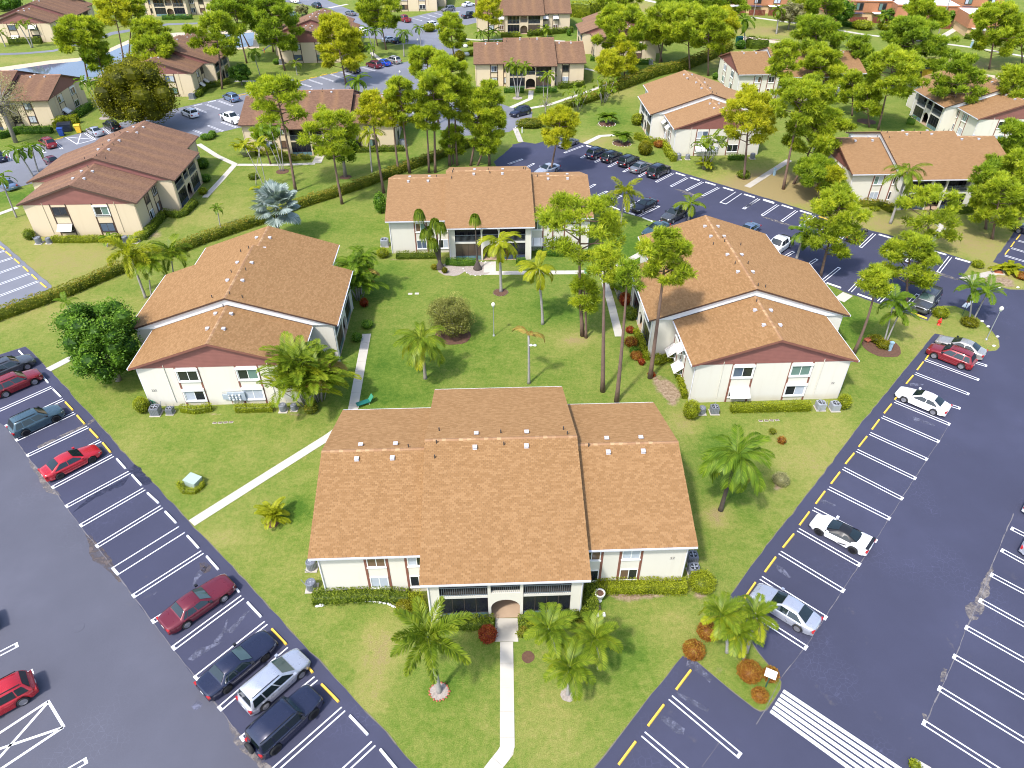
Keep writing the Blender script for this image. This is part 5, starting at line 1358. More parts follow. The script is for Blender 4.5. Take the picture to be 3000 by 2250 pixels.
TREE('B', 375, 130, 370, 40, 65, 110, 'small pale tree behind the far roof', 'leaf_grey', n=1500, leaf=.4, lobes=12, seed=13)
TREE('C', 270, 930, 250, 760, 70, 900, 'leafless brown shrub tree by the winding path', 'leaf_grey', n=500, leaf=.18, lobes=14, seed=14, sparse=True, core=False)
TREE('C', 630, 140, 620, 40, 40, 120, 'bare grey sapling in front of the tall hedge', 'leaf_grey', n=300, leaf=.3, lobes=8, seed=15, sparse=True, core=False)
TREE('D', 680, 230, 690, -10, 130, 200, 'leafy oak in front of the brick townhouse', 'leaf_dark', n=3600, leaf=.5, lobes=24, seed=16)
TREE('D', 300, 240, 320, 20, 120, 200, 'grey-green tree left of the brick townhouse', 'leaf_grey', n=2500, leaf=.5, lobes=20, seed=17)
TREE('C', 1480, 330, 1460, 180, 140, 300, 'dark undergrowth tree inside the upper wood', 'leaf_dark', n=2600, leaf=.45, lobes=18, seed=18)
TREE('A', 80, 80, 120, -40, 130, 70, 'dark tree at the top left corner', 'leaf_dark', n=2500, leaf=.5, lobes=20, seed=19)
TREE('D', 1560, 215, 1560, 90, 70, 190, 'dark tree at the end of the white townhouse', 'leaf_dark', n=1500, leaf=.45, lobes=14, seed=20)
TREE('D', 1100, 190, 1110, 70, 80, 180, 'dark leafy tree at the townhouse wall', 'leaf_dark', n=1500, leaf=.45, lobes=14, seed=21)
# ------------------------------------------------------------------ palms
def PM(t, bx, by, tx, ty, label, **kw):
    b_ = P(t, bx, by); h, lean = above(b_, t, tx, ty)
    return palm(b_, max(.6, h), label, lean=lean, **kw)
PM('N', 1485, 1040, 1400, 655, 'single bushy foxtail palm on the left front lawn in a shell ring', kind='foxtail', n=14, m='palm_a', r0=.15, e0=(-.45, 1.2), scale=1.12, group=None)
PM('O', 390, 830, 310, 575, 'rear left palm of the three on the right front lawn', kind='stiff', n=14, m='palm_a', r0=.10, yellow=2, scale=.92, group='palms of the front lawn trio')
PM('O', 700, 850, 672, 645, 'rear right palm of the three on the right front lawn', kind='stiff', n=14, m='palm_a', r0=.10, yellow=2, scale=.92, group='palms of the front lawn trio')
PM('O', 450, 1065, 462, 885, 'front palm of the three on the right front lawn', kind='stiff', n=14, m='palm_a', r0=.11, yellow=2, scale=.92, group='palms of the front lawn trio')
PM('O', 1740, 720, 1700, 455, 'left palm on the parking lot island', kind='stiff', n=14, m='palm_a', yellow=5, r0=.11, scale=.86, group='island palms')
PM('O', 1880, 810, 1830, 600, 'front palm on the parking lot island', kind='stiff', n=14, m='palm_a', yellow=5, r0=.11, scale=.86, group='island palms')
PM('O', 1900, 720, 1960, 470, 'right palm on the parking lot island', kind='stiff', n=14, m='palm_a', yellow=5, r0=.11, scale=.86, group='island palms')
PM('K', 1690, 1090, 1820, 655, 'large drooping queen palm right of the nearest building', kind='queen', n=22, m='palm_d', r0=.17, shaft=False, bark='bark_dark', e0=(-.7, 1.2), brown=1, yellow=1, group=None, scale=1.0)
PM('F', 1985, 842, 1975, 490, 'palm with a straight grey trunk before the far courtyard building', kind='droop', n=14, m='palm_y', r0=.17, scale=1.25, e0=(-.7, 1.2), group=None, brown=1)
PM('F', 1372, 1545, 1345, 1240, 'bushy low palm on the courtyard lawn beside the big shrub', kind='queen', n=21, m='palm_a', yellow=5, r0=.16, shaft=False, scale=.95, e0=(-.4, 1.3), bark='bark_grey', group=None)
PM('G', 248, 1105, 215, 700, 'palm with pale trunk in the courtyard, foliage drooping left', kind='droop', n=13, m='palm_y', r0=.15, scale=1.15, e0=(-.8, 1.2), group=None)
PM('G', 137, 1585, 135, 1195, 'dying palm with only a few brown fronds behind the nearest roof', kind='droop', n=3, m='palm_brown', r0=.13, scale=.9, e0=(.2, 1.3), shaft=False, group=None, brown=3)
PM('F', 820, 885, 790, 620, 'leaning palm at the far corner of the left building', kind='queen', n=13, m='palm_d', r0=.12, scale=.95, shaft=False, e0=(-.5, 1.2), group=None)
PM('F', 850, 860, 870, 560, 'second palm at the far corner of the left building', kind='queen', n=11, m='palm_d', r0=.12, scale=.8, shaft=False, e0=(-.5, 1.2), group=None)
PM('E', 1180, 892, 1060, 560, 'golden foxtail palm behind the left building', kind='foxtail', n=13, m='palm_y', r0=.15, scale=1.4, e0=(-1.0, 1.2), group=None)
PM('E', 1230, 880, 1210, 640, 'lower green palm behind the left building', kind='stiff', n=14, m='palm_a', scale=1.3, r0=.09, e0=(-.7, 1.1), group=None)
PM('E', 1420, 760, 1390, 560, 'right green palm behind the left building', kind='stiff', n=14, m='palm_a', scale=1.3, r0=.09, e0=(-.7, 1.1), group=None)
PM('E', 622, 1102, 545, 950, 'small palm beside the dark broadleaf tree', kind='stiff', n=7, m='palm_d', r0=.06, scale=.7, group=None)
PM('E', 1788, 322, 1765, 185, 'small round-headed palm on the lawn left of the hedge', kind='far', n=10, m='palm_d', r0=.08, scale=.55, e0=(-.3, 1.4), group=None)
PM('E', 870, 480, 880, 430, 'low palm in front of the brown gable hedge', kind='far', n=9, m='palm_d', r0=.07, scale=.8, e0=(0, 1.3), group=None)
PM('G', 880, 305, 910, 70, 'foxtail palm at the edge of the dark lot by the far courtyard building', kind='foxtail', n=11, m='palm_y', r0=.15, scale=1.15, e0=(-.8, 1.25), group=None)
PM('G', 1430, 260, 1440, 165, 'palm behind the ridge of the right building', kind='droop', n=9, m='palm_a', r0=.14, scale=1.1, e0=(-.5, 1.2), group=None)
PM('H', 370, 572, 425, 400, 'palm at the right roof edge of the right building', kind='droop', n=13, m='palm_d', r0=.16, scale=1.1, e0=(-.9, 1.2), group=None)
PM('H', 1075, 1255, 1150, 960, 'left stem of the palm pair in the bed beside the right building', kind='stiff', n=14, m='palm_d', r0=.09, scale=1.0, e0=(-.8, 1.1), group='bed palm pair')
PM('H', 1095, 1255, 1190, 1050, 'right stem of the palm pair in the bed beside the right building', kind='stiff', n=12, m='palm_d', r0=.09, scale=1.0, e0=(-.8, 1.1), group='bed palm pair')
PM('H', 1760, 1085, 1790, 840, 'left palm on the round grass island by the lamp', kind='stiff', n=12, m='palm_d', r0=.09, e0=(-.7, 1.1), group='round island palms')
PM('H', 1800, 1075, 1905, 880, 'right palm on the round grass island by the lamp', kind='stiff', n=12, m='palm_d', r0=.09, e0=(-.7, 1.1), group='round island palms')
PM('H', 1128, 290, 1270, -120, 'tall queen palm in front of the right-hand block', kind='queen', n=14, m='palm_a', r0=.17, scale=1.0, shaft=False, e0=(-.8, 1.2), group=None)
PM('A', 268, 1428, 160, 1240, 'left palm of the pair behind the brown roof', kind='far', n=11, m='palm_d', r0=.13, scale=1.1, e0=(-.7, 1.1), group='palms in the far lot')
PM('A', 312, 1392, 265, 1205, 'right palm of the pair behind the brown roof', kind='far', n=11, m='palm_d', r0=.12, scale=1.0, e0=(-.7, 1.1), group='palms in the far lot')
PM('E', 135, 240, 15, -60, 'palm at the left edge behind the brown gable', kind='far', n=10, m='palm_d', r0=.12, scale=1.0, e0=(-.7, 1.1), group=None)
PM('A', 255, 388, 165, 205, 'left palm at the block across the canal', kind='far', n=9, m='palm_a', r0=.14, scale=1.0, group='palms across the canal')
PM('A', 268, 385, 225, 200, 'right palm at the block across the canal', kind='far', n=9, m='palm_a', r0=.14, scale=1.0, group='palms across the canal')
PM('A', 45, 380, 10, 280, 'palm cut by the left edge across the canal', kind='far', n=9, m='palm_a', r0=.14, scale=1.0, group='palms across the canal')
PM('A', 620, 185, 600, 40, 'big dark palm at the roof edge across the canal', kind='far', n=12, m='palm_d', r0=.25, scale=1.7, e0=(-.8, 1.2), group=None)
for k, (bx, tx, ty) in enumerate(((840, 690, 680), (850, 740, 690), (860, 790, 670), (868, 830, 690))):
    PM('A', bx, 952, tx, ty, 'slender palm of the white-trunked cluster by the far lawn, %s' % ('leftmost', 'second from left', 'third from left', 'rightmost')[k], kind='far', n=8, m='palm_d', r0=.09, scale=1.0, e0=(-.6, 1.1), group='cluster palms at the far lawn')
PM('A', 2110, 625, 2060, 440, 'areca-like palm left of the far grey lot', kind='far', n=12, m='palm_d', r0=.1, scale=1.1, e0=(-.8, 1.1), group=None)
PM('B', 335, 610, 325, 530, 'small fan palm on the far lawn', kind='far', n=9, m='palm_a', r0=.1, scale=.9, group=None)
PM('B', 940, 475, 930, 400, 'low palm by the far lot, front', kind='far', n=9, m='palm_d', r0=.1, scale=.9, group=None)
PM('B', 960, 470, 910, 260, 'left palm of the pair at the far lot edge', kind='far', n=10, m='palm_d', r0=.1, scale=1.0, group='palms at the far lot edge')
PM('B', 955, 465, 975, 265, 'right palm of the pair at the far lot edge', kind='far', n=10, m='palm_d', r0=.1, scale=1.0, group='palms at the far lot edge')
PM('B', 1200, 460, 1195, 260, 'grey-trunked queen palm at the far lot mouth', kind='queen', n=11, m='palm_d', r0=.16, scale=.9, shaft=False, e0=(-.8, 1.1), group=None)
PM('B', 1340, 400, 1325, 245, 'slim palm at the far lot mouth', kind='far', n=10, m='palm_d', r0=.1, scale=1.0, group=None)
PM('B', 815, 830, 820, 680, 'broad palm behind the ridge of the centre-left roof', kind='far', n=14, m='palm_d', r0=.14, scale=1.4, e0=(-.7, 1.2), group=None)
for k, (bx, tx, ty) in enumerate(((2110, 2070, 540), (2118, 2120, 560), (2125, 2175, 555))):
    PM('B', bx, 790, tx, ty, 'white-trunked palm before the twin-arched block, %s of three' % ('left', 'middle', 'right')[k], kind='far', n=12, m='palm_a', r0=.11, scale=1.0, e0=(-.9, 1.1), group='white-trunked palms')
PM('C', 285, 800, 300, 630, 'two-stemmed palm right of the twin arches', kind='far', n=12, m='palm_a', r0=.11, scale=1.0, e0=(-.9, 1.1), group=None)
PM('C', 255, 790, 255, 640, 'thin stem left of the two-stemmed palm', kind='far', n=5, m='palm_a', r0=.08, scale=.8, group=None)
PM('C', 290, 305, 285, 260, 'low bushy palm before the topmost arched block', kind='far', n=12, m='palm_a', r0=.1, scale=1.2, group=None)
PM('B', 1850, 350, 1840, 290, 'dark low palm left of the topmost arched block', kind='far', n=10, m='palm_d', r0=.12, scale=1.2, group=None)
PM('B', 1930, 350, 1930, 280, 'dark low palm before the topmost arched block', kind='far', n=10, m='palm_d', r0=.12, scale=1.2, group=None)
PM('C', 1885, 390, 1880, 190, 'dark green palm at the edge of the upper wood', kind='far', n=13, m='palm_d', r0=.18, scale=1.8, e0=(-1.0, 1.1), group=None)
PM('D', 205, 275, 230, 100, 'shaggy cabbage palm before the townhouse walk', kind='far', n=18, m='palm_a', r0=.2, scale=1.3, e0=(-1.2, 1.3), group=None)
PM('D', 1080, 240, 1080, 150, 'shaggy palm at the townhouse wall', kind='far', n=14, m='palm_a', r0=.2, scale=1.1, e0=(-1.2, 1.2), group=None)
PM('D', 780, 390, 785, 330, 'dark low palm on the canal slope', kind='far', n=9, m='palm_d', r0=.12, scale=1.2, group=None)
PM('B', 940, 1395, 920, 1090, 'yellowing coconut palm before the centre-left block', kind='queen', n=9, m='palm_y', r0=.13, scale=1.0, shaft=False, e0=(-.3, 1.3), group=None)
for k, (bx, by, tx, ty) in enumerate(((200, 1385, 60, 1080), (215, 1388, 130, 1060), (225, 1385, 200, 1030))):
    PM('B', bx, by, tx, ty, 'slender leaning palm at the left of the centre-left block, %s stem' % ('left', 'middle', 'right')[k], kind='far', n=7, m='palm_d', r0=.07, scale=.9, group='leaning palm stems')
PM('B', 2, 1500, 40, 1180, 'thin bare-stemmed palm by the white table, left stem', kind='far', n=4, m='palm_y', r0=.06, scale=.8, group='bare-stemmed palms')
PM('A', 2150, 1560, 1990, 1190, 'thin bare-stemmed palm of the loose clump, left stem', kind='far', n=4, m='palm_y', r0=.06, scale=.8, group='bare-stemmed palms')
PM('A', 2170, 1560, 2090, 1180, 'thin bare-stemmed palm of the loose clump, middle stem', kind='far', n=4, m='palm_y', r0=.06, scale=.8, group='bare-stemmed palms')
# blue fan palm
bb = P('F', 190, 430); hb_, lb_ = above(bb, 'F', 165, 150)
palm(bb, hb_, 'silver-blue fan palm behind the ridge of the left building', kind='fan', n=34, m='palm_blue', scale=1.95, lean=lb_, r0=.25, e0=(-.7, 1.35), shaft=False, bark='bark_dark', group=None)
# ponytail palms
def ponytail(base, heads, label):
    root = thing('ponytail_palm', label, 'palm', base, 0, 'ponytail palms')
    tr = MB(); tr.lathe([(.55, 0), (.6, .15), (.45, .5), (.25, .9), (.16, 1.3)], n=12)
    for (dx, h) in heads:
        p = Vector((dx, random.uniform(-.5, .2), h)); tr.tube([(0, 0, .8), (dx * .35, 0, 1.2 + (h - 1.2) * .4), p], [.16, .1, .06], 7, False)
        V_, T_ = [], []
        n = 420; d = unit(n); d[:, 2] = d[:, 2] * .5 + .35; d /= np.linalg.norm(d, axis=1, keepdims=True); s = np.cross(d, unit(n)); s /= np.linalg.norm(s, axis=1, keepdims=True); s *= .042
        c = np.repeat(np.array(p)[None], n, 0); m1 = c + d * .58; l2 = .65 + .5 * rng.random((n, 1)); m2 = m1 + d * np.array([.25, .25, 0]) + np.array([0, 0, -1]) * l2
        V_ = np.concatenate([np.stack([c - s, c + s, m1 + s, m1 - s], 1), np.stack([m1 - s, m1 + s, m2 + s * .3, m2 - s * .3], 1)]).reshape(-1, 3)
        obj('leaf_head', np_mesh('leaf_head', V_, 4, rng.random(2 * n)), 'palm_a', root)
    tr.build('trunk', 'bark_dark', root, True)
bp = P('F', 1492, 655)
ponytail(bp, [(above(bp, 'F', x, y)[1], above(bp, 'F', x, y)[0]) for x, y in ((1325, 195), (1450, 275), (1395, 350), (1500, 300), (1435, 425), (1370, 370))], 'many-headed ponytail palm with swollen dark trunk before the far courtyard building')
bp = P('F', 1795, 660); h_, l_ = above(bp, 'F', 1775, 245)
ponytail(bp, [(l_, h_)], 'single-headed ponytail palm with slim leaning stem left of the entrance')
# clumping palms
def CL(t, x, y, label, *a, **kw): return clump(P(t, x, y), label, *a, **kw)
CL('J', 420, 240, 'large golden-green clumping palm at the front right corner of the left building', 16, 5.4, 2.2, m='palm_a', per=8, scale=1.35, seed=5, brown=1, yellow=1, group=None)
CL('J', 520, 200, 'right half of the clumping palms beside the left building walk', 10, 4.4, 1.7, m='palm_a', per=8, scale=1.25, seed=6, brown=1, yellow=1, group=None)
CL('F', 830, 905, 'dark clumping palms under the leaning palm at the far corner of the left building', 9, 4.4, 1.5, m='palm_d', per=7, scale=1.2, seed=21, brown=1, group=None)
CL('J', 140, 1175, 'small golden feather palm alone on the left lawn by the diagonal walk', 7, .8, .5, m='palm_y', per=6, scale=.62, seed=8, e0=(.1, 1.4), group=None)
CL('C', 770, 1000, 'short feather palm on the slope beyond the dark lot, left', 6, 1.6, .7, kind='far', m='palm_d', per=6, scale=.9, seed=10, yellow=1)
CL('C', 890, 1160, 'short feather palm in a stone ring beyond the dark lot, right', 6, 1.6, .7, kind='far', m='palm_d', per=6, scale=.9, seed=11, yellow=1)
CL('C', 1560, 1370, 'tall thin clumping palm against the gable wall beyond the dark lot', 9, 6.2, 2.2, kind='far', m='palm_a', per=4, scale=1.0, seed=12, e0=(-.2, 1.2))
CL('C', 1560, 1375, 'low leafy shoots at the foot of the thin clumping palm', 6, 1.4, .5, kind='far', m='palm_y', per=5, scale=.7, seed=13)
CL('C', 530, 900, 'loose thin-stemmed palms by the winding path, left clump', 8, 5.0, 2.6, kind='far', m='palm_a', per=4, scale=.9, seed=14, e0=(-.4, 1.0), yellow=1)
CL('C', 740, 830, 'loose thin-stemmed palms by the winding path, right clump', 9, 5.4, 2.8, kind='far', m='palm_a', per=4, scale=.9, seed=15, e0=(-.4, 1.0), yellow=1)
CL('A', 2140, 1600, 'low palm shoots at the foot of the bare-stemmed palms', 6, 1.4, .8, kind='far', m='palm_y', per=6, scale=.8, seed=16)
CL('A', 1990, 1270, 'feathery low palm at the corner of the centre-left block', 6, 2.4, 1.4, kind='far', m='palm_y', per=5, scale=.9, seed=17)
CL('H', 2070, 680, 'golden feathery ground palm beside the side lot', 6, .6, .9, kind='far', m='palm_y', per=6, scale=.75, seed=18, e0=(.0, 1.2))
CL('G', 870, 900, 'dark clumping palm between courtyard walk and right building', 8, 2.8, 1.0, kind='areca', m='palm_d', per=5, scale=.8, seed=19)
CL('H', 1120, 190, 'palm shoots at the trunk of the tall queen palm', 4, .5, .4, kind='far', m='palm_y', per=5, scale=.5, seed=20)
# ------------------------------------------------------------------ shrubs
def BU(t, x, y, label, rx, h, m='leaf_hedge', **kw): return bush(P(t, x, y), label, rx, h, m, **kw)
broadleaf(P('F', 1590, 1180), 'large loose olive-grey round shrub in the middle of the courtyard', 4.5, 2.75, 2.15, 'leaf_sage', n=17000, leaf=.16, bark='bark_grey', trunk_h=.8, lobes=60, seed=33, sparse=True, core=False, name='large_shrub')
BU('K', 1440, 340, 'clipped egg-shaped lime shrub at the left corner of the right building', .82, 2.1, 'leaf_lime', leaf=.09, n=3200)
BU('O', 1530, 190, 'rounded lime shrub at the right corner of the nearest building', 1.05, 1.25, 'leaf_lime', leaf=.10, n=2600)
BU('N', 1205, 400, 'round bronze-green shrub at the left of the nearest porch', .62, 1.2, 'leaf_olive', leaf=.10, n=1800)
BU('N', 1880, 610, 'round rust-red shrub left of the entrance pad', .66, 1.15, 'leaf_red', leaf=.11, n=1800, core='leaf_core_red')
BU('O', 570, 545, 'dark bronze shrub between the palms and porch', .6, .8, 'leaf_mixed', leaf=.11, n=1000)
BU('O', 1465, 735, 'rust-brown clipped ball at the tip of the lawn beside the lower bays', .78, 1.05, 'leaf_rust', leaf=.09, n=2400, core='leaf_core_red', group='rust island balls')
BU('O', 1575, 585, 'rust-brown ball behind the left island palm', .75, 1.1, 'leaf_rust', leaf=.09, n=2000, core='leaf_core_red', group='rust island balls')
BU('O', 1915, 910, 'largest rust-brown ball in the middle of the island', .85, 1.1, 'leaf_rust', leaf=.09, n=2600, core='leaf_core_red', group='rust island balls')
BU('O', 2085, 930, 'rust-brown ball behind the white sign', .55, .95, 'leaf_rust', leaf=.09, n=1400, core='leaf_core_red', group='rust island balls')
BU('O', 2000, 1090, 'small rust-brown ball at the island tip below the sign', .55, .75, 'leaf_rust', leaf=.09, n=1500, core='leaf_core_red', group='rust island balls')
BU('L', 235, 870, 'grey twiggy clipped ball on the right lawn', .78, 1.0, 'leaf_grey', leaf=.08, n=1900)
BU('L', 170, 470, 'small bronze croton on the right lawn, left of two', .32, .6, 'leaf_mixed', leaf=.12, n=260, group='lawn crotons')
BU('L', 245, 545, 'small bronze croton on the right lawn, right of two', .4, .7, 'leaf_rust', leaf=.12, n=320, group='lawn crotons')
BU('L', 740, 260, 'leafy lime shrub at the right corner of the right building', .7, 1.6, 'leaf_lime', leaf=.12, n=1300)
BU('I', 1165, 290, 'tall green shrub at the left corner of the left building', .75, 1.7, 'leaf_lime', leaf=.11, n=1900)
BU('J', 450, 290, 'low dark croton under the clumping palms', .7, .8, 'leaf_mixed', leaf=.14, n=700)
BU('G', 960, 1275, 'orange-leaved croton beside the courtyard walk, upper', .75, 1.0, 'leaf_rust', leaf=.14, n=900, core='leaf_core_red')
BU('G', 1005, 1385, 'orange-leaved croton beside the courtyard walk, lower', .65, .9, 'leaf_rust', leaf=.14, n=800, core='leaf_core_red')
BU('G', 1048, 1430, 'small scarlet croton beside the courtyard walk', .35, .7, 'leaf_red', leaf=.14, n=350, core='leaf_core_red')
BU('G', 990, 1330, 'dark green low shrub between the orange crotons', .6, .5, 'leaf_dark', leaf=.12, n=500)
BU('G', 910, 950, 'tall red-leaved shrub at the right building entrance', .7, 1.7, 'leaf_red', leaf=.16, n=900, core='leaf_core_red')
BU('G', 955, 1170, 'red flowering shrub at the right building steps', .5, .7, 'leaf_red', leaf=.14, n=500, core='leaf_core_red')
BU('G', 960, 1060, 'green shrub against the right building porch', .8, 1.5, 'leaf_hedge', leaf=.15, n=1000)
BU('G', 830, 820, 'lime shrub beside the courtyard walk bend', .7, 1.3, 'leaf_lime', leaf=.15, n=800)
BU('G', 1180, 1420, 'yellow-green shrub at the side wall of the right building', .75, 1.1, 'leaf_lime', leaf=.13, n=900)
BU('G', 1260, 1400, 'second yellow-green shrub at the side wall', .6, .9, 'leaf_lime', leaf=.13, n=600)
BU('G', 1128, 1525, 'pink and green bromeliads round the tall pine foot', .42, .45, 'leaf_red', leaf=.14, n=300, core='leaf_core_red')
BU('F', 880, 960, 'scarlet bush at the right porch of the left building', .5, 1.1, 'leaf_red', leaf=.15, n=600, core='leaf_core_red')
BU('F', 905, 1130, 'dark shrub at the head of the left building walk', .7, .9, 'leaf_dark', leaf=.13, n=700)
BU('F', 820, 1240, 'dark hedge shrub beside the left building walk', .6, 1.0, 'leaf_dark', leaf=.13, n=700)
BU('F', 1030, 560, 'rounded shrub at the left corner of the far courtyard building', .9, 1.3, 'leaf_lime', leaf=.13, n=1200)
BU('F', 1015, 200, 'leafy dark shrub tree at the left wall of the far courtyard building', 1.0, 3.2, 'leaf_dark', leaf=.22, n=1200)
BU('F', 1445, 660, 'olive shrub left of the swollen ponytail trunk', .45, .7, 'leaf_olive', leaf=.12, n=400)
BU('F', 1530, 690, 'olive shrub right of the swollen ponytail trunk', .4, .8, 'leaf_olive', leaf=.12, n=400)
BU('H', 1525, 1040, 'clipped lime shrub beside the dark car on the round island', .95, 1.15, 'leaf_lime', leaf=.12, n=1500)
BU('H', 1765, 1110, 'lime shrub at the foot of the round island palms', 1.05, .85, 'leaf_olive', leaf=.12, n=1400)
BU('H', 1010, 1250, 'dark shrub left in the palm pair bed', .75, .85, 'leaf_olive', leaf=.12, n=900)
BU('H', 1070, 1290, 'olive shrub right in the palm pair bed', .85, .8, 'leaf_olive', leaf=.12, n=1000)
BU('H', 1830, 640, 'small golden shrub above the rear lot ramp', .8, .9, 'leaf_lime', leaf=.15, n=600)
BU('H', 1000, 180, 'golden ground cover before the right-hand block', .8, .45, 'leaf_lime', leaf=.15, n=400)
BU('C', 1075, 1250, 'clipped dark ball shrub beyond the black cars', 1.35, 2.4, 'leaf_olive', leaf=.2, n=1800)
BU('C', 150, 1030, 'wide bronze hedge mound at the path barrier', 3.0, 1.7, 'leaf_mixed', leaf=.24, n=1900, ry=1.6)
BU('C', 1010, 1010, 'lime shrub at the porch beyond the black cars', 1.2, 2.2, 'leaf_lime', leaf=.22, n=1000)
BU('C', 1190, 1190, 'golden shrub at the porch corner beyond the black cars', 1.1, 1.2, 'leaf_rust', leaf=.2, n=700)
BU('C', 1870, 1440, 'green shrub at the foot of the pine by the far walk', 1.1, 1.3, 'leaf_hedge', leaf=.2, n=800)
BU('C', 1820, 1230, 'little mushroom-shaped shrub at the gable beyond the lot', .7, 1.5, 'leaf_lime', leaf=.2, n=500)
BU('C', 460, 290, 'upright dark shrub on the far lawn', .6, 1.8, 'leaf_dark', leaf=.3, n=300)
BU('B', 1650, 490, 'clipped ball shrub at the driveway bend, near', 1.5, 2.4, 'leaf_olive', leaf=.3, n=900)
BU('B', 1665, 335, 'clipped ball shrub at the driveway bend, far', 1.5, 2.6, 'leaf_olive', leaf=.34, n=900)
BU('B', 1405, 255, 'square clipped lime shrub at the far lot corner', 1.9, 2.2, 'leaf_lime', leaf=.34, n=1000)
BU('B', 1750, 445, 'lime shrub left of the twin-arched block, upper', 1.3, 1.2, 'leaf_lime', leaf=.3, n=500)
BU('B', 1740, 370, 'lime shrub left of the twin-arched block, lower', 1.3, 1.0, 'leaf_lime', leaf=.3, n=500)
BU('A', 1680, 1130, 'low box shrub at the grey lot corner, left', 1.3, 1.1, 'leaf_dark', leaf=.2, n=800, ry=.9)
BU('A', 1725, 1110, 'low box shrub at the grey lot corner, right', .8, 1.2, 'leaf_dark', leaf=.2, n=600)
BU('E', 250, 415, 'shrub at the left corner of the brown gable wall', .8, 1.5, 'leaf_hedge', leaf=.15, n=800)
BU('E', 1650, 50, 'round lime shrub at the brown block entrance', .7, 1.0, 'leaf_lime', leaf=.16, n=700)
BU('A', 1650, 1360, 'dark shrub at the side wall of the brown block', 1.1, 1.8, 'leaf_dark', leaf=.2, n=900)
BU('A', 1665, 1470, 'dark shrub at the brown block porch', 1.0, 1.2, 'leaf_dark', leaf=.2, n=800)
BU('A', 2055, 1450, 'small green shrub by the bare-stemmed palms', .8, 1.0, 'leaf_hedge', leaf=.2, n=500)
BU('B', 170, 520, 'green shrub at the far block corner', .9, 1.3, 'leaf_dark', leaf=.26, n=400)
BU('B', 845, 420, 'red and green shrubs at the far block porch', 1.5, 2.2, 'leaf_mixed', leaf=.3, n=700)
BU('D', 1100, 240, 'pale green bush row before the white townhouse, left', 3.0, 2.2, 'leaf_lime', leaf=.4, n=800)
BU('D', 900, 235, 'pale green bush row before the white townhouse, right', 3.2, 2.4, 'leaf_lime', leaf=.4, n=800)
BU('C', 1845, 395, 'teal-green bin-like clipped shrub at the far fence', 1.4, 2.2, 'leaf_dark', leaf=.35, n=500)
BU('C', 1650, 640, 'dark shrub behind the ridge at the white wall', 1.0, 1.4, 'leaf_dark', leaf=.25, n=400)
BU('H', 2190, 735, 'brown-red shrub at the right edge sandy patch', .9, .8, 'leaf_rust', leaf=.15, n=500)
BU('P', 1318, 1650, 'green shrub at the tip of the bottom island', .35, .5, 'leaf_lime', leaf=.12, n=260)
# ------------------------------------------------------------------ hedges
hedge([('E', -60, 1085), ('E', 0, 1062), ('E', 560, 862), ('E', 1050, 655), ('E', 1400, 545), ('E', 1650, 440), ('E', 2100, 290), ('F', 330, 165), ('F', 600, 80), ('F', 900, -20), ('B', 1200, 1385), ('B', 1500, 1272), ('B', 1740, 1180)], 1.5, 1.35, 'very long bronze-green hedge running diagonally behind the left building', 'leaf_mixed', .2, .95)
hedge([('N', 470, 300), ('N', 700, 290), ('N', 900, 275), ('N', 1100, 285), ('N', 1240, 300)], 1.1, .8, 'dark green hedge below the left wing of the nearest building', 'leaf_hedge', .12, 1.1)
hedge([('N', 1290, 290), ('N', 1335, 430)], .9, 1.1, 'lime hedge return beside the left pier of the nearest porch', 'leaf_lime', .12, 1.1)
hedge([('N', 1480, 500), ('N', 1700, 510), ('N', 1920, 505)], .9, .8, 'green hedge left of the entrance under the nearest porch', 'leaf_hedge', .12, 1.1)
hedge([('O', 60, 510), ('O', 330, 480), ('O', 620, 440)], .9, .85, 'green hedge right of the entrance under the nearest porch', 'leaf_hedge', .12, 1.1)
hedge([('O', 640, 430), ('O', 640, 210)], .9, 1.0, 'hedge return beside the right pier of the nearest porch', 'leaf_hedge', .12, 1.1)
hedge([('O', 680, 215), ('O', 1000, 215), ('O', 1400, 215)], 1.05, .95, 'bright green hedge below the right wing of the nearest building', 'leaf_lime', .11, 1.1)
hedge([('O', 60, 560), ('O', 100, 590)], .7, .6, 'low mottled shrub right of the entrance pad', 'leaf_mixed', .12, 1.0)
hedge([('I', 1475, 290), ('I', 1580, 305), ('I', 1720, 285)], .6, .8, 'thin yellow-green hedge left of the meter box', 'leaf_lime', .11, .7)
hedge([('I', 1915, 290), ('I', 2060, 290), ('I', 2212, 285), ('J', 120, 280)], .65, .8, 'yellow-green hedge right of the meter box', 'leaf_lime', .11, .9)
hedge([('K', 1770, 290), ('K', 2000, 285), ('L', 470, 275)], .8, .9, 'clipped lime hedge under the gable of the right building', 'leaf_lime', .11, 1.1)
hedge([('K', 1400, 190), ('K', 1370, 60), ('G', 1330, 1480)], .7, .8, 'ragged hedge along the side wall of the right building', 'leaf_lime', .13, .9)
hedge([('G', 1090, 1400), ('G', 1040, 1250), ('G', 1000, 1180)], .7, .8, 'clipped narrow hedge against the right building porch', 'leaf_lime', .12, 1.0)
hedge([('F', 1140, 570), ('F', 1300, 568), ('F', 1470, 565)], .9, .9, 'clipped hedge below the left wing of the far courtyard building', 'leaf_hedge', .13, 1.0)
hedge([('F', 1540, 620), ('F', 1660, 628), ('F', 1790, 625)], .9, .9, 'dark hedge under the left porch of the far courtyard building', 'leaf_dark', .13, 1.0)
hedge([('F', 2110, 615), ('G', 110, 610)], .9, .8, 'dark hedge under the right porch of the far courtyard building', 'leaf_dark', .13, 1.0)
hedge([('G', 190, 545), ('G', 400, 550), ('G', 640, 548)], .9, .9, 'hedge below the right wing of the far courtyard building', 'leaf_dark', .14, .9)
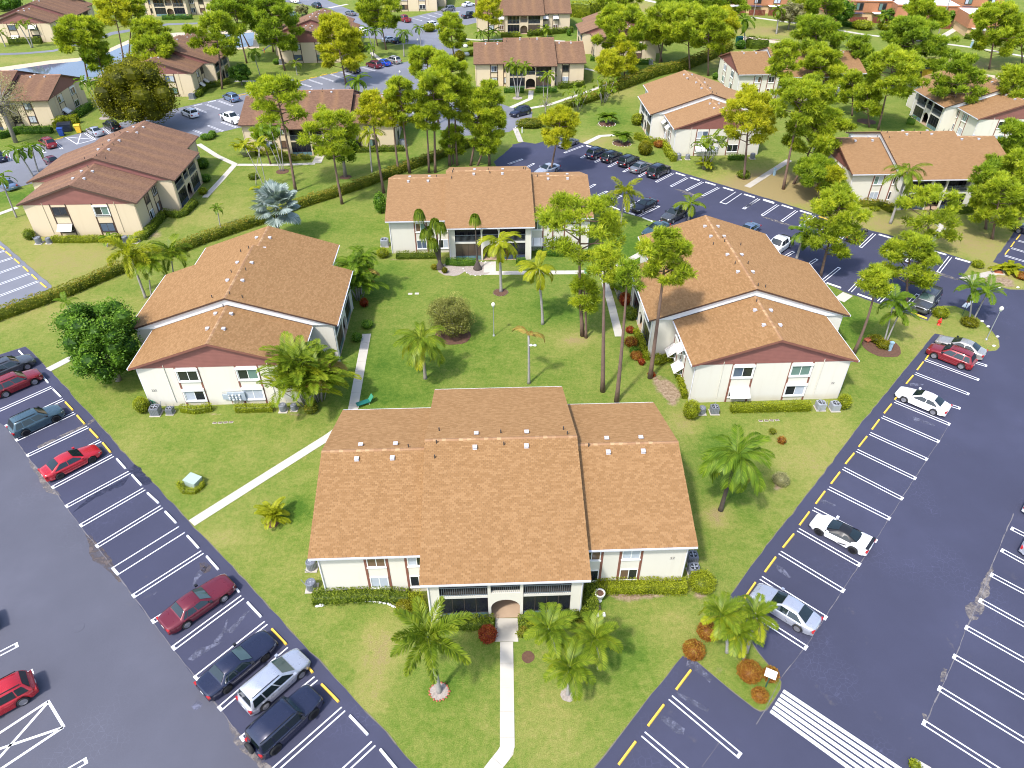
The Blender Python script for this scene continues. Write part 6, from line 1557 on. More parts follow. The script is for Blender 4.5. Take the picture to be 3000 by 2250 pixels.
hedge([('E', 440, 440), ('E', 700, 440), ('E', 985, 430)], .9, .9, 'clipped hedge under the brown gable at left', 'leaf_lime', .15, 1.0)
hedge([('E', 1160, 425), ('E', 1260, 320), ('E', 1340, 225), ('E', 1440, 240), ('E', 1500, 225), ('E', 1590, 130)], 1.0, .95, 'dark hedge winding along the side of the brown block at left', 'leaf_hedge', .15, 1.0)
hedge([('B', 0, 1255), ('B', 200, 1250), ('B', 240, 1300), ('B', 440, 1290)], 1.1, .9, 'hedge before the left porch of the centre-left block', 'leaf_mixed', .2, .9)
hedge([('B', 580, 1290), ('B', 800, 1230), ('B', 1200, 1220)], 1.2, .9, 'hedge before the right wing of the centre-left block', 'leaf_hedge', .2, .9)
hedge([('A', 0, 1125), ('A', 150, 1080), ('A', 430, 1075)], 1.4, 1.3, 'hedge below the left-edge block', 'leaf_dark', .24, .9)
hedge([('A', 460, 1040), ('A', 520, 1000), ('A', 640, 1000)], 1.5, 1.6, 'lime hedge wrapped round the waste bins', 'leaf_lime', .22, .9)
hedge([('A', 620, 960), ('A', 740, 880)], 1.4, 1.3, 'dark hedge at the end of the left-edge block', 'leaf_dark', .24, .9)
hedge([('A', 1600, 790), ('A', 1680, 715), ('A', 1860, 680)], 1.2, 1.2, 'hedge along the brown block beyond the blue-grey car', 'leaf_hedge', .24, .9)
hedge([('A', 80, 358), ('A', 340, 352)], 1.3, 1.6, 'hedge at the wall across the canal', 'leaf_hedge', .32, .8)
hedge([('A', 1320, 160), ('A', 1560, 155)], 1.3, 1.3, 'hedge before the arched block across the canal', 'leaf_dark', .32, .8)
hedge([('B', 2010, 750), ('B', 2170, 748)], 1.2, 1.1, 'left hedge below the twin-arched block', 'leaf_dark', .24, .9)
hedge([('C', 190, 748), ('C', 360, 745)], 1.2, 1.1, 'right hedge below the twin-arched block', 'leaf_dark', .24, .9)
hedge([('C', 380, 720), ('C', 580, 700)], 1.2, 1.3, 'hedge at the right wing of the twin-arched block', 'leaf_hedge', .24, .9)
hedge([('B', 1985, 300), ('B', 2140, 300)], 1.4, 1.3, 'left flowering hedge below the topmost arched block', 'leaf_lime', .32, .8)
hedge([('C', 130, 295), ('C', 490, 262)], 1.4, 1.5, 'right hedge below the topmost arched block', 'leaf_hedge', .32, .8)
hedge([('C', 480, 130), ('C', 620, 150), ('C', 760, 95)], 3.0, 4.5, 'tall bright hedge between the topmost blocks', 'leaf_lime', .4, .7)
hedge([('C', 640, 490), ('C', 880, 520), ('C', 1130, 520)], 1.3, 1.2, 'hedge before the half-hidden cream block', 'leaf_dark', .26, .8)
hedge([('C', 760, 760), ('C', 960, 690), ('C', 1170, 610), ('C', 1400, 560), ('C', 1600, 480), ('C', 1760, 400)], 2.2, 2.3, 'tall bronze hedge behind the block beyond the black cars', 'leaf_mixed', .3, .8)
hedge([('C', 430, 880), ('C', 600, 830), ('C', 760, 770)], 2.0, 1.4, 'bronze hedge among the thin-stemmed palms', 'leaf_mixed', .26, .7)
hedge([('C', 1900, 380), ('D', 0, 390), ('D', 130, 390)], 2.4, 2.6, 'bright hedge at the canal slope, upper right', 'leaf_hedge', .36, .8)
hedge([('C', 1000, 1120), ('C', 1120, 1170), ('C', 1230, 1180), ('C', 1260, 1250), ('C', 1310, 1310)], 1.2, 1.2, 'lime hedge stepping round the porch beyond the black cars', 'leaf_lime', .2, .9)
hedge([('C', 1750, 1295), ('C', 1880, 1292)], 1.0, .9, 'clipped hedge at the gable beyond the black cars', 'leaf_dark', .18, .9)
hedge([('H', 860, 150), ('H', 960, 150), ('H', 1060, 165), ('H', 1140, 200)], 1.1, 1.1, 'red-green hedge before the left wing of the right-hand block', 'leaf_mixed', .18, .9)
hedge([('H', 1560, 215), ('H', 1700, 205), ('H', 1800, 190)], 1.1, 1.1, 'green hedge before the right porch of the right-hand block', 'leaf_hedge', .18, .9)
hedge([('D', 1260, 1000), ('D', 1320, 1010)], 1.3, 1.4, 'dark shrubs at the porch of the right-edge block', 'leaf_dark', .2, .8)
hedge([('D', 1430, 640), ('D', 1540, 580)], 1.6, 1.9, 'lime hedge beside the yellow bin', 'leaf_lime', .28, .8)
hedge([('D', 720, 205), ('D', 840, 225)], 1.4, 1.4, 'dark clipped hedge before the brick townhouse fence', 'leaf_dark', .36, .8)
hedge([('D', 1710, 155), ('D', 1830, 165)], 1.6, 1.8, 'clipped hedge before the second townhouse', 'leaf_hedge', .36, .8)
hedge([('D', 1730, 312), ('D', 1870, 335)], 1.4, 1.3, 'clipped hedge before the red fence, upper right', 'leaf_hedge', .36, .8)
hedge([('I', 1450, 890), ('I', 1490, 950), ('I', 1580, 955), ('I', 1650, 900), ('I', 1600, 830)], .4, .5, 'low lime hedge ring round the green utility box', 'leaf_lime', .1, .8)
hedge([('D', 700, 800), ('D', 860, 780)], 1.4, 1.2, 'dark hedge at the foot of the hidden white block', 'leaf_dark', .26, .8)
# beds and rings
disc(P('N', 1485, 1040), .62, 'gravel', 'round shell bed at the foot of the foxtail palm', 'shell_bed', .06, edge='rust_red')
disc(P('O', 455, 1065), .5, 'gravel', 'round shell bed at the foot of the front trio palm', 'shell_bed', .05)
disc(P('F', 1600, 1195), 2.0, 'mulch', 'dark mulch under the large courtyard shrub', h=.03)
disc(P('F', 1980, 848), .9, 'mulch', 'mulch ring at the palm before the far courtyard building', h=.04, edge='stone_dark')
disc(P('H', 1060, 1290), 2.0, 'mulch', 'mulch bed under the palm pair beside the right building', h=.03)
disc(P('F', 1590, 660), 1.8, 'gravel', 'pale stone bed by the ponytail palm', h=.03)
disc(P('F', 1800, 655), 1.9, 'gravel', 'pale stone bed left of the far entrance', h=.035, edge='rock_white')
disc(P('B', 215, 1390), 1.1, 'mulch', 'mulch ring at the leaning palm stems', h=.03)
disc(P('B', 725, 1435), 1.0, 'mulch', 'mulch ring under the small round-headed tree', h=.03)
disc(P('C', 890, 1162), 1.7, 'mulch', 'stone-edged ring of the right short feather palm', h=.05, edge='rock_white')
disc(P('C', 770, 1003), 1.7, 'mulch', 'stone-edged ring of the left short feather palm', h=.05, edge='rock_white')
disc(P('D', 935, 985), 1.8, 'mulch', 'dark mulch ring on the lawn between the right-hand blocks', h=.04)
disc(P('O', 130, 760), .45, 'mulch', 'bare grey spot on the front lawn', h=.012)
disc(P('A', 855, 955), 1.2, 'gravel', 'pale ring under the white-trunked cluster palms', h=.04)
disc(P('B', 2118, 795), 1.1, 'gravel', 'pale ring under the palms of the twin-arched block', h=.04)
disc(P('J', 135, 1195), .55, 'mulch', 'brown ring under the small golden feather palm', h=.02)
# ------------------------------------------------------------------ cars
CARS = dict(
 sedan=dict(L=4.85, W=1.84, H=1.44, nose=.70, cowl=(.98, .97), deck=(-1.78, 1.0), tail=.96, roof=(.15, -.95), wb=.79, wr=.58, wx=(1.42, -1.36), r=.33, wins=[(.03, .49), (.52, .95)]),
 oldsedan=dict(L=5.35, W=1.98, H=1.45, nose=.80, cowl=(.80, .98), deck=(-1.62, 1.0), tail=.93, roof=(.05, -1.12), wb=.82, wr=.62, wx=(1.52, -1.42), r=.33, wins=[(.03, .48), (.52, .82), (.85, .97)]),
 suv=dict(L=4.65, W=1.88, H=1.68, nose=.88, cowl=(.98, 1.10), deck=(-2.12, 1.06), tail=.92, roof=(.28, -1.80), wb=.83, wr=.64, wx=(1.38, -1.36), r=.36, wins=[(.04, .37), (.40, .71), (.74, .95)], rails=1),
 bigsuv=dict(L=5.1, W=2.0, H=1.86, nose=1.0, cowl=(1.05, 1.18), deck=(-2.40, 1.12), tail=.95, roof=(.42, -2.22), wb=.89, wr=.74, wx=(1.5, -1.46), r=.40, wins=[(.03, .36), (.39, .70), (.73, .97)], rails=1),
 van=dict(L=4.75, W=1.9, H=1.68, nose=.86, cowl=(1.22, 1.08), deck=(-2.18, 1.0), tail=.9, roof=(.35, -2.0), wb=.84, wr=.68, wx=(1.45, -1.38), r=.34, wins=[(.05, .36), (.39, .69), (.72, .96)], rails=1),
 boxy=dict(L=4.75, W=1.92, H=1.92, nose=1.08, cowl=(.92, 1.16), deck=(-2.24, 1.14), tail=1.0, roof=(.55, -2.18), wb=.86, wr=.78, wx=(1.45, -1.42), r=.41, wins=[(.03, .36), (.39, .69), (.72, .97)], spare=1, rails=1),
 pickup=dict(L=5.8, W=2.0, H=1.85, nose=1.0, cowl=(1.25, 1.16), deck=(-1.12, 1.16), tail=1.12, roof=(.6, -.92), wb=.88, wr=.72, wx=(1.85, -1.78), r=.40, wins=[(.03, .52), (.55, .97)], bed=1),
 sport=dict(L=4.65, W=1.94, H=1.22, nose=.60, cowl=(1.05, .86), deck=(-1.35, 1.0), tail=.98, roof=(.15, -.55), wb=.70, wr=.52, wx=(1.42, -1.32), r=.35, wins=[(.04, .9)], blackroof=1, spoiler=1),
)
def lerp(a, b_, t): return a + (b_ - a) * t
def car_proto(kind):
    c = CARS[kind]; L, W, H = c['L'], c['W'], c['H']; h = L / 2
    root = bpy.data.objects.new('parked_car', None); COL.objects.link(root)
    (cx0, cz), (dx0, dz) = c['cowl'], c['deck']
    def ztop(x):
        pts = [(-h, c['tail'] - .10), (-h + .12, c['tail']), (dx0, dz), (cx0, cz), (h - .35, c['nose'] + .06), (h - .06, c['nose'] - .04), (h, c['nose'] - .14)]
        for (xa, za), (xb, zb) in zip(pts, pts[1:]):
            if x <= xb: return lerp(za, zb, (x - xa) / (xb - xa))
        return pts[-1][1]
    wr_ = c['r']
    def zbot(x):
        z = .24 if abs(x) < h - .3 else .30
        for xw in c['wx']:
            d = abs(x - xw); Ra = wr_ + .07
            if d < Ra: z = max(z, wr_ + math.sqrt(Ra * Ra - d * d) - .02)
        return z
    xs_ = sorted(set([-h, -h + .05, -h + .12, h - .06, h] + list(np.linspace(-h, h, 44)) + [xw + s * (wr_ + .07) for xw in c['wx'] for s in (-1, 1)] + [cx0, dx0]))
    q = MB(); ring = 12
    for x in xs_:
        e = abs(x) / h; w = W / 2 * (1 - .20 * e ** 7 - .035 * e ** 2); zt = ztop(x); zb = zbot(x); zs = zt - .07
        if kind == 'sport': w *= 1 - .05 * math.exp(-((x - .2) / .7) ** 2)
        zm = max(zb + .02, lerp(zb, zs, .55)); zq = max(zb + .03, zs - .12)
        half = [(w * .95, zb), (w * .995, zm), (w, zq), (w * .955, max(zs, zb + .05)), (w * .8, max(zt - .012, zb + .06)), (w * .4, zt + .012)]
        for y, z in half: q.v.append((x, y, z))
        for y, z in reversed(half): q.v.append((x, -y, z))
    for i in range(len(xs_) - 1):
        for k in range(ring - 1):
            q.f.append((i * ring + k, (i + 1) * ring + k, (i + 1) * ring + k + 1, i * ring + k + 1))
    q.f.append(tuple(range(ring))); q.f.append(tuple((len(xs_) - 1) * ring + k for k in reversed(range(ring))))
    # cabin shell
    rf, rr_ = c['roof']; wb, wr = c['wb'], c['wr']
    sta = [(cx0 + .02, cz - .02, wb), (lerp(cx0, rf, .5), lerp(cz, H - .03, .53), lerp(wb, wr, .5)), (rf, H - .03, wr), (rf - .35, H, wr + .015), (lerp(rf, rr_, .6), H, wr + .015), (rr_, H - .04, wr - .01), (lerp(rr_, dx0, .5), lerp(H - .04, dz, .48), lerp(wr, wb, .5)), (dx0 - .02, dz - .02, wb - .03)]
    lat = [-1, -.86, -.45, 0, .45, .86, 1]
    cab = MB() if c.get('blackroof') else q
    n0 = len(cab.v)
    for x, z, w in sta:
        for l in lat: cab.v.append((x, l * w, z + .035 * (1 - l * l) - (.045 if abs(l) == 1 else 0) * (0 if z < H - .3 else 1)))
    for i in range(len(sta) - 1):
        for k in range(6): cab.f.append((n0 + i * 7 + k, n0 + i * 7 + k + 1, n0 + (i + 1) * 7 + k + 1, n0 + (i + 1) * 7 + k))
    for s in (0, 6):
        sg = 1 if s else -1
        n1 = len(cab.v)
        for x, z, w in sta: cab.v.append((x, sg * (W / 2 * .93), ztop(x) - .06))
        for i in range(len(sta) - 1):
            f = (n0 + i * 7 + s, n0 + (i + 1) * 7 + s, n1 + i + 1, n1 + i); cab.f.append(f if sg < 0 else f[::-1])
    q.build('body', 'car_black', root, True)
    if c.get('blackroof'): cab.build('roof', 'car_black', root, True)
    # glass
    def pane(name, A, B_, w0, w1, t0, t1, m='car_glass'):
        g_ = MB(); nn = 5
        for t in (t0, (t0 + t1) / 2, t1):
            x, z = lerp(A[0], B_[0], t), lerp(A[1], B_[1], t); w = lerp(w0, w1, t)
            for k in range(nn):
                l = -1 + 2 * k / (nn - 1); g_.v.append((x + (.012 if A[0] > B_[0] else -.012), l * w * .88, z + .03 + .035 * (1 - l * l * .77)))
        for i in range(2):
            for k in range(nn - 1): g_.f.append((i * nn + k, i * nn + k + 1, (i + 1) * nn + k + 1, (i + 1) * nn + k))
        g_.build(name, m, root, True)
    pane('windshield', (cx0, cz), (rf, H - .03), wb, wr, .06, .95, 'car_glass_pale' if kind in ('oldsedan', 'van', 'bigsuv', 'boxy') else 'car_glass')
    if not c.get('bed'): pane('rear_window', (dx0, dz), (rr_, H - .04), wb - .03, wr, .10, .93)
    else: pane('rear_window', (dx0, dz), (rr_, H - .04), wb - .03, wr, .3, .9)
    def belt(x): return ztop(x) - .06
    for (a, b2) in c['wins']:
        for sg in (-1, 1):
            def pt(u, t):
                x0 = lerp(cx0, dx0, u); x1 = lerp(rf, rr_, u); x = lerp(x0, x1, t)
                yb, yt = W / 2 * .93, wr; zb_ = lerp(belt(cx0), belt(dx0), u)
                return (x, sg * (lerp(yb, yt, t) + .028), lerp(zb_, H - .075, t))
            lo, hi = .10, .90
            # keep inside the pillars
            g_ = MB().add([pt(a, lo), pt(b2, lo), pt(b2, hi), pt(a, hi)], [(0, 1, 2, 3) if sg > 0 else (3, 2, 1, 0)])
            g_.build('side_window', 'car_glass', root)
    # wheels
    tm = MB().lathe([(wr_ * .6, -.0), (wr_ * .6, .11), (wr_ * .93, .115), (wr_, .07), (wr_, -.07), (wr_ * .93, -.115), (.02, -.115)], n=20, axis='Y').mesh('wheel', True)
    rq = MB().lathe([(wr_ * .70, .09), (wr_ * .70, .125), (wr_ * .6, .125), (wr_ * .58, .10)], n=20, axis='Y')
    for k in range(5):
        a = 2 * math.pi * k / 5; ca_, sa_ = math.cos(a), math.sin(a)
        p = [(-.035, .05), (.035, .05), (.055, wr_ * .64), (-.055, wr_ * .64)]
        rq.add([(ca_ * y - sa_ * x, .122, sa_ * y + ca_ * x) for x, y in p], [(0, 1, 2, 3)])
    rq.lathe([(.07, .10), (.07, .13), (.01, .135)], n=8, axis='Y')
    rm = rq.mesh('rim')
    for xw in c['wx']:
        for sg in (-1, 1):
            wv = obj('wheel', tm, 'tyre', root); wv.location = (xw, sg * (W / 2 - .13), wr_)
            if sg < 0: wv.rotation_euler = (0, 0, math.pi)
            obj('rim', rm, 'rim_silver', wv)
    # lamps, mirrors, grille, plates
    for sg in (-1, 1):
        a, b2 = sorted((sg * (W / 2 * .52), sg * (W / 2 * .88)))
        MB().add([(h - .30, b2 if sg > 0 else a, c['nose'] - .02), (h - .04, lerp(a, b2, .6 if sg > 0 else .4), c['nose'] - .08), (h + .004, a if sg > 0 else b2, c['nose'] - .10), (h + .004, a if sg > 0 else b2, c['nose'] - .24), (h - .02, lerp(a, b2, .6 if sg > 0 else .4), c['nose'] - .24), (h - .30, (b2 if sg > 0 else a) * 1.015, c['nose'] - .16)], [(0, 1, 4, 5), (1, 2, 3, 4)]).build('headlight', 'lamp_clear', root)
        zt_ = c['tail'] - .04
        MB().box(-h - .012, -h + .14, *sorted((sg * W / 2 * .60, sg * W / 2 * .90)), zt_ - .22, zt_ - .03).build('taillight', 'lamp_red', root)
        MB().box(cx0 - .32, cx0 - .12, *sorted((sg * (W / 2 - .02), sg * (W / 2 + .17))), cz + .02, cz + .16).build('mirror', 'car_black', root)
        if c.get('rails'): MB().box(rr_ + .1, rf - .2, sg * (wr - .05) - .02, sg * (wr - .05) + .02, H + .015, H + .065).build('roof_rail', 'car_black', root)
    MB().box(h - .03, h + .012, -W * .22, W * .22, c['nose'] - .30, c['nose'] - .13).build('grille', 'car_black', root)
    MB().box(h - .1, h + .02, -W * .40, W * .40, .30, .42).build('bumper_insert', 'car_black', root)
    MB().box(-h - .018, -h + .02, -.17, .17, c['tail'] - .40, c['tail'] - .27).build('number_plate', 'plate', root)
    if c.get('spare'):
        o = obj('spare_wheel', tm, 'tyre', root); o.location = (-h - .12, .1, 1.02); o.rotation_euler = (0, 0, R(90))
    if c.get('bed'):
        MB().box(-h + .12, dx0 - .12, -W / 2 * .82, W / 2 * .82, c['tail'] + .012, c['tail'] + .02).build('bed_cover', 'car_black', root)
    if c.get('spoiler'):
        MB().box(-h + .02, -h + .26, -.8, .8, 1.06, 1.10).box(-h + .1, -h + .2, -.6, -.55, .9, 1.06).box(-h + .1, -h + .2, .55, .6, .9, 1.06).build('spoiler', 'car_black', root)
        for sg in (-1, 1):
            MB().add([(-.1, sg * .975, .42), (-.75, sg * .975, .62), (-.75, sg * .975, .52), (-.2, sg * .975, .36)], [(0, 1, 2, 3)]).build('side_scoop', 'car_black', root)
        MB().box(-1.2, -.75, -.32, .32, 1.03, 1.055).build('engine_cover', 'car_black', root)
    index_kids(root)
    return root
PROTO = {k: car_proto(k) for k in CARS}
for nm, col, me_, ro in (('red', (.42, .012, .02), .1, .25), ('maroon', (.14, .012, .022), .2, .3), ('black', (.012, .012, .018), .2, .2), ('navy', (.018, .022, .05), .3, .22), ('grey', (.085, .09, .10), .4, .28), ('silver', (.48, .50, .56), .5, .28), ('white', (.80, .80, .82), 0, .25), ('teal', (.055, .10, .125), .35, .28), ('bluegrey', (.16, .23, .36), .4, .28), ('blue', (.012, .07, .48), .3, .25), ('tan', (.42, .40, .37), .5, .28), ('darkred', (.22, .015, .02), .2, .25), ('pewter', (.22, .22, .23), .5, .28)):
    paint('paint_' + nm, col, me_, ro)
def vdir(t, x0, y0, x1, y1):
    a, b2 = P(t, x0, y0), P(t, x1, y1); return math.atan2(b2[1] - a[1], b2[0] - a[0])
DIR = dict(LA=vdir('I', 545, 1060, 1050, 785), LB=vdir('M', 1418, 680, 1965, 275), RA=vdir('L', 1412, 676, 962, 470), RU=vdir('C', 1173, 1473, 1305, 1405), RL=vdir('G', 1185, 153, 1025, 230), RH=vdir('H', 1160, 806, 1035, 925), HU=vdir('H', 553, 368, 660, 275), NU=vdir('B', 440, 702, 330, 667), NA=vdir('A', 365, 1235, 270, 1182), NL=vdir('A', 1690, 1020, 1810, 1065), NT=vdir('B', 1400, 152, 1330, 132), EA=vdir('B', 2080, 930, 2230, 890), FR=vdir('M', 245, 890, -300, 1190))
def car(kind, col, t, x, y, d, label, rims='rim_silver', zc=.62, back=False, dark=False):
    p = P(t, x, y, zc); r_ = copy_tree(PROTO[kind])
    r_.location = (p[0], p[1], .016); r_.rotation_euler = (0, 0, (DIR[d] if isinstance(d, str) else d) + (math.pi if back else 0) + random.uniform(-.02, .02))
    tag(r_, label, 'pickup truck' if kind == 'pickup' else ('van' if kind == 'van' else 'car'), 'parked vehicles')
    for o, _ in list(LAST):
        n_ = o.name.split('.')[0]
        if n_ == 'body' or (n_ == 'mirror' and col in ('white', 'silver', 'red')): setmat(o, 'paint_' + col)
        if n_ == 'rim': setmat(o, rims)
        if n_ == 'engine_cover': setmat(o, 'paint_' + col)
    return r_
car('suv', 'grey', 'E', 75, 1455, 'LA', 'dark grey sport-utility car at the head of the left lot', back=False)
car('suv', 'darkred', 'E', 130, 1580, 'LA', 'red sport-utility car second from the top of the left lot')
car('suv', 'teal', 'I', 295, 362, 'LA', 'slate-teal crossover in the left lot', 'rim_black')
car('sedan', 'red', 'I', 575, 695, 'LA', 'bright red fastback sedan in the left lot', 'rim_black')
car('oldsedan', 'maroon', 'M', 1602, 318, 'LB', 'old maroon sedan with faded roof in the left lot')
car('oldsedan', 'navy', 'M', 1925, 812, 'LB', 'blue-black sedan next to the silver wagon, bottom left', 'rim_black')
car('van', 'silver', 'M', 2225, 948, 'LB', 'silver wagon between two dark cars, bottom left')
car('boxy', 'navy', 'N', 238, 1268, 'LB', 'blue-black boxy off-roader with a spare wheel on its tail', 'rim_black', zc=.8)
car('suv', 'red', 'M', -40, 1130, 'FR', 'red hatchback at the bottom left edge with its tail towards the aisle')
car('suv', 'white', 'M', -345, 590, 'FR', 'white car just outside the left edge casting a shadow')
car('sedan', 'tan', 'H', 1700, 1285, 'RA', 'champagne sedan beside the round grass island')
car('suv', 'darkred', 'H', 1622, 1362, 'RA', 'red sport-utility car at the top of the right lot')
car('sedan', 'white', 'L', 1392, 198, 'RA', 'white sedan alone in the right lot')
car('sport', 'white', 'L', 730, 1282, 'RA', 'white sports car with black roof and rear wing', 'rim_black', zc=.5)
car('sedan', 'silver', 'P', 278, 358, 'RA', 'silver sedan beside the palm island in the right lot')
car('sedan', 'white', 'L', 2490, 1160, 'RA', 'white car cut by the right edge, upper', back=True)
car('sedan', 'silver', 'L', 2485, 1500, 'RA', 'pale silver car cut by the right edge, lower', back=True)
car('bigsuv', 'grey', 'H', 1428, 912, 'RH', 'dark grey large sport-utility car facing us beside the round island', zc=.8)
car('sedan', 'pewter', 'C', 455, 1152, 'RU', 'grey sedan first in the row beyond the dark lot')
car('suv', 'navy', 'C', 687, 1238, 'RU', 'first of three dark sport-utility cars in a row behind')
car('suv', 'black', 'C', 808, 1268, 'RU', 'second of three dark sport-utility cars in a row behind')
car('suv', 'black', 'C', 945, 1302, 'RU', 'third of three dark sport-utility cars in a row behind')
car('sedan', 'pewter', 'C', 1045, 1350, 'RU', 'grey sedan between black sport-utility cars')
car('bigsuv', 'black', 'C', 1188, 1378, 'RU', 'large black sport-utility car at the right end of the row', zc=.8)
car('sedan', 'silver', 'C', 285, 1372, 'RL', 'pale car behind the ridge of the far courtyard building')
car('sedan', 'black', 'G', 1072, 140, 'RL', 'black sedan nose down at the near edge of the rear lot')
car('suv', 'grey', 'G', 1312, 222, 'RL', 'dark blue-grey crossover behind the left slope of the right building')
car('sedan', 'bluegrey', 'G', 1905, 345, 'RL', 'blue-grey car mostly hidden behind the right building ridge')
car('sedan', 'teal', 'G', 1165, 335, 'RL', 'pale car peeking over the left eave of the right building')
car('pickup', 'white', 'H', 222, 462, 'RH', 'white pickup beside the right building roof', zc=.8)
car('suv', 'darkred', 'H', 680, 318, 'HU', 'dark red car seen through the leaning pine')
car('sedan', 'black', 'H', 862, 372, 'HU', 'black sedan seen through the leaning pine')
car('sedan', 'silver', 'H', 1275, 478, 'HU', 'silver car with pale sunshade under the pine crown')
car('suv', 'navy', 'H', 2275, 345, 'RA', 'dark car at the right edge in the side lot')
car('van', 'white', 'A', 1535, 915, 'NU', 'white minivan below the big olive tree')
car('pickup', 'white', 'A', 1872, 952, 'NL', 'white pickup nosing behind the centre-left roof', zc=.8)
car('suv', 'bluegrey', 'A', 1870, 790, 'NU', 'blue-grey crossover on the far row')
car('sedan', 'silver', 'A', 765, 1062, 'NA', 'silver sedan beside the yellow bin')
car('suv', 'black', 'A', 903, 1018, 'NA', 'black crossover right of the silver sedan by the bins')
car('suv', 'darkred', 'A', 385, 1158, 'NA', 'red crossover left of the blue bin')
car('sedan', 'bluegrey', 'A', 50, 1490, 'NL', 'blue-grey car at the left edge', back=True)
car('sedan', 'navy', 'A', -20, 1265, 'NA', 'dark car tip at the left edge')
car('sedan', 'maroon', 'A', 430, 1310, 'NL', 'dark red car behind the brown roof')
car('suv', 'silver', 'B', 268, 682, 'NU', 'silver crossover above the left end of the centre-left roof')
car('sedan', 'silver', 'B', 215, 765, 'NL', 'silver car half hidden by the centre-left roof', back=True)
car('sedan', 'white', 'B', 20, 765, 'NL', 'white car half hidden behind the pine by the centre-left roof', back=True)
car('suv', 'black', 'B', 780, 563, 'NU', 'black crossover alone on the far row')
car('suv', 'maroon', 'B', 955, 525, 'NU', 'dark red-black crossover beside the blue sedan')
car('sedan', 'blue', 'B', 1030, 506, 'NU', 'bright blue sedan on the far row')
car('suv', 'tan', 'B', 1110, 488, 'NU', 'pale silver crossover at the end of the far row')
car('suv', 'navy', 'B', 2142, 908, 'EA', 'dark blue crossover at the path barrier', back=True)
car('suv', 'black', 'B', 1770, 800, 'NU', 'black car glimpsed through the pine row')
car('suv', 'navy', 'B', 490, 45, 'NT', 'dark blue crossover near the top edge')
car('van', 'white', 'B', 310, 5, 'NT', 'white van at the top edge')
car('sedan', 'pewter', 'B', 765, 105, 'NT', 'grey sedan behind the far roof')
car('sedan', 'white', 'B', 945, 152, 'NT', 'white car below the far pine')
car('pickup', 'darkred', 'B', 1200, 150, 'NT', 'red pickup in the farthest lot', zc=.8)
car('suv', 'pewter', 'B', 1557, 75, 'EA', 'grey crossover in the farthest lot', back=True)
car('suv', 'white', 'B', 1437, 200, 'EA', 'white crossover at the square hedge')
car('sedan', 'white', 'B', 1722, 35, 'EA', 'white sedan at the top right of the farthest lot')
car('pickup', 'black', 'B', 1735, 120, 'EA', 'black pickup left of the topmost arched block', zc=.8)
car('sedan', 'white', 'B', 855, 245, 'NT', 'white sedan at the end wall of the far block')
car('sedan', 'white', 'B', 1085, 318, 'EA', 'pale car behind the tall far pine')
car('sedan', 'navy', 'B', 1165, 325, 'EA', 'dark blue car behind the queen palm')
car('sedan', 'bluegrey', 'B', 300, 118, 'NT', 'blue car left of the far roof')
kill(*PROTO.values())
# ------------------------------------------------------------------ air conditioners, boxes, lamps, signs and other small things
def ac_proto(round_):
    root = bpy.data.objects.new('air_conditioner', None); COL.objects.link(root)
    MB().box(-.46, .46, -.46, .46, 0, .06).build('pad', 'concrete_old', root)
    q = MB()
    if round_: q.lathe([(.36, .07), (.38, .1), (.38, .78), (.34, .84), (.30, .84), (.29, .80)], n=20)
    else:
        q.box(-.38, .38, -.38, .38, .07, .74)
        q.lathe([(.40, .74), (.40, .78), (.33, .80), (.31, .76)], n=20)
    q.build('casing', 'ac_grey', root)
    fin = MB()
    for k in range(20):
        a = 2 * math.pi * k / 20; r_ = .385 if round_ else .39 / max(abs(math.cos(a)), abs(math.sin(a)))
        fin.tube([(math.cos(a) * r_, math.sin(a) * r_, .14), (math.cos(a) * r_, math.sin(a) * r_, .68)], .012, 4)
    fin.build('fins', 'ac_pale', root)
    MB().lathe([(.30, .77), (.02, .775)], n=18).build('fan_well', 'ac_fan', root)
    fb = MB()
    for k in range(4):
        a = k * math.pi / 2; fb.add([(0, 0, .79), (math.cos(a - .3) * .26, math.sin(a - .3) * .26, .785), (math.cos(a + .3) * .26, math.sin(a + .3) * .26, .81)], [(0, 1, 2)])
    fb.lathe([(.07, .785), (.07, .83), (.01, .84)], n=10).build('fan', 'ac_pale', root)
    MB().tube([(.2, .42, .05), (.25, .6, .3), (.25, .75, .75)], .03, 5).build('pipe', 'pole_grey', root)
    index_kids(root); return root
ACP = [ac_proto(True), ac_proto(False)]
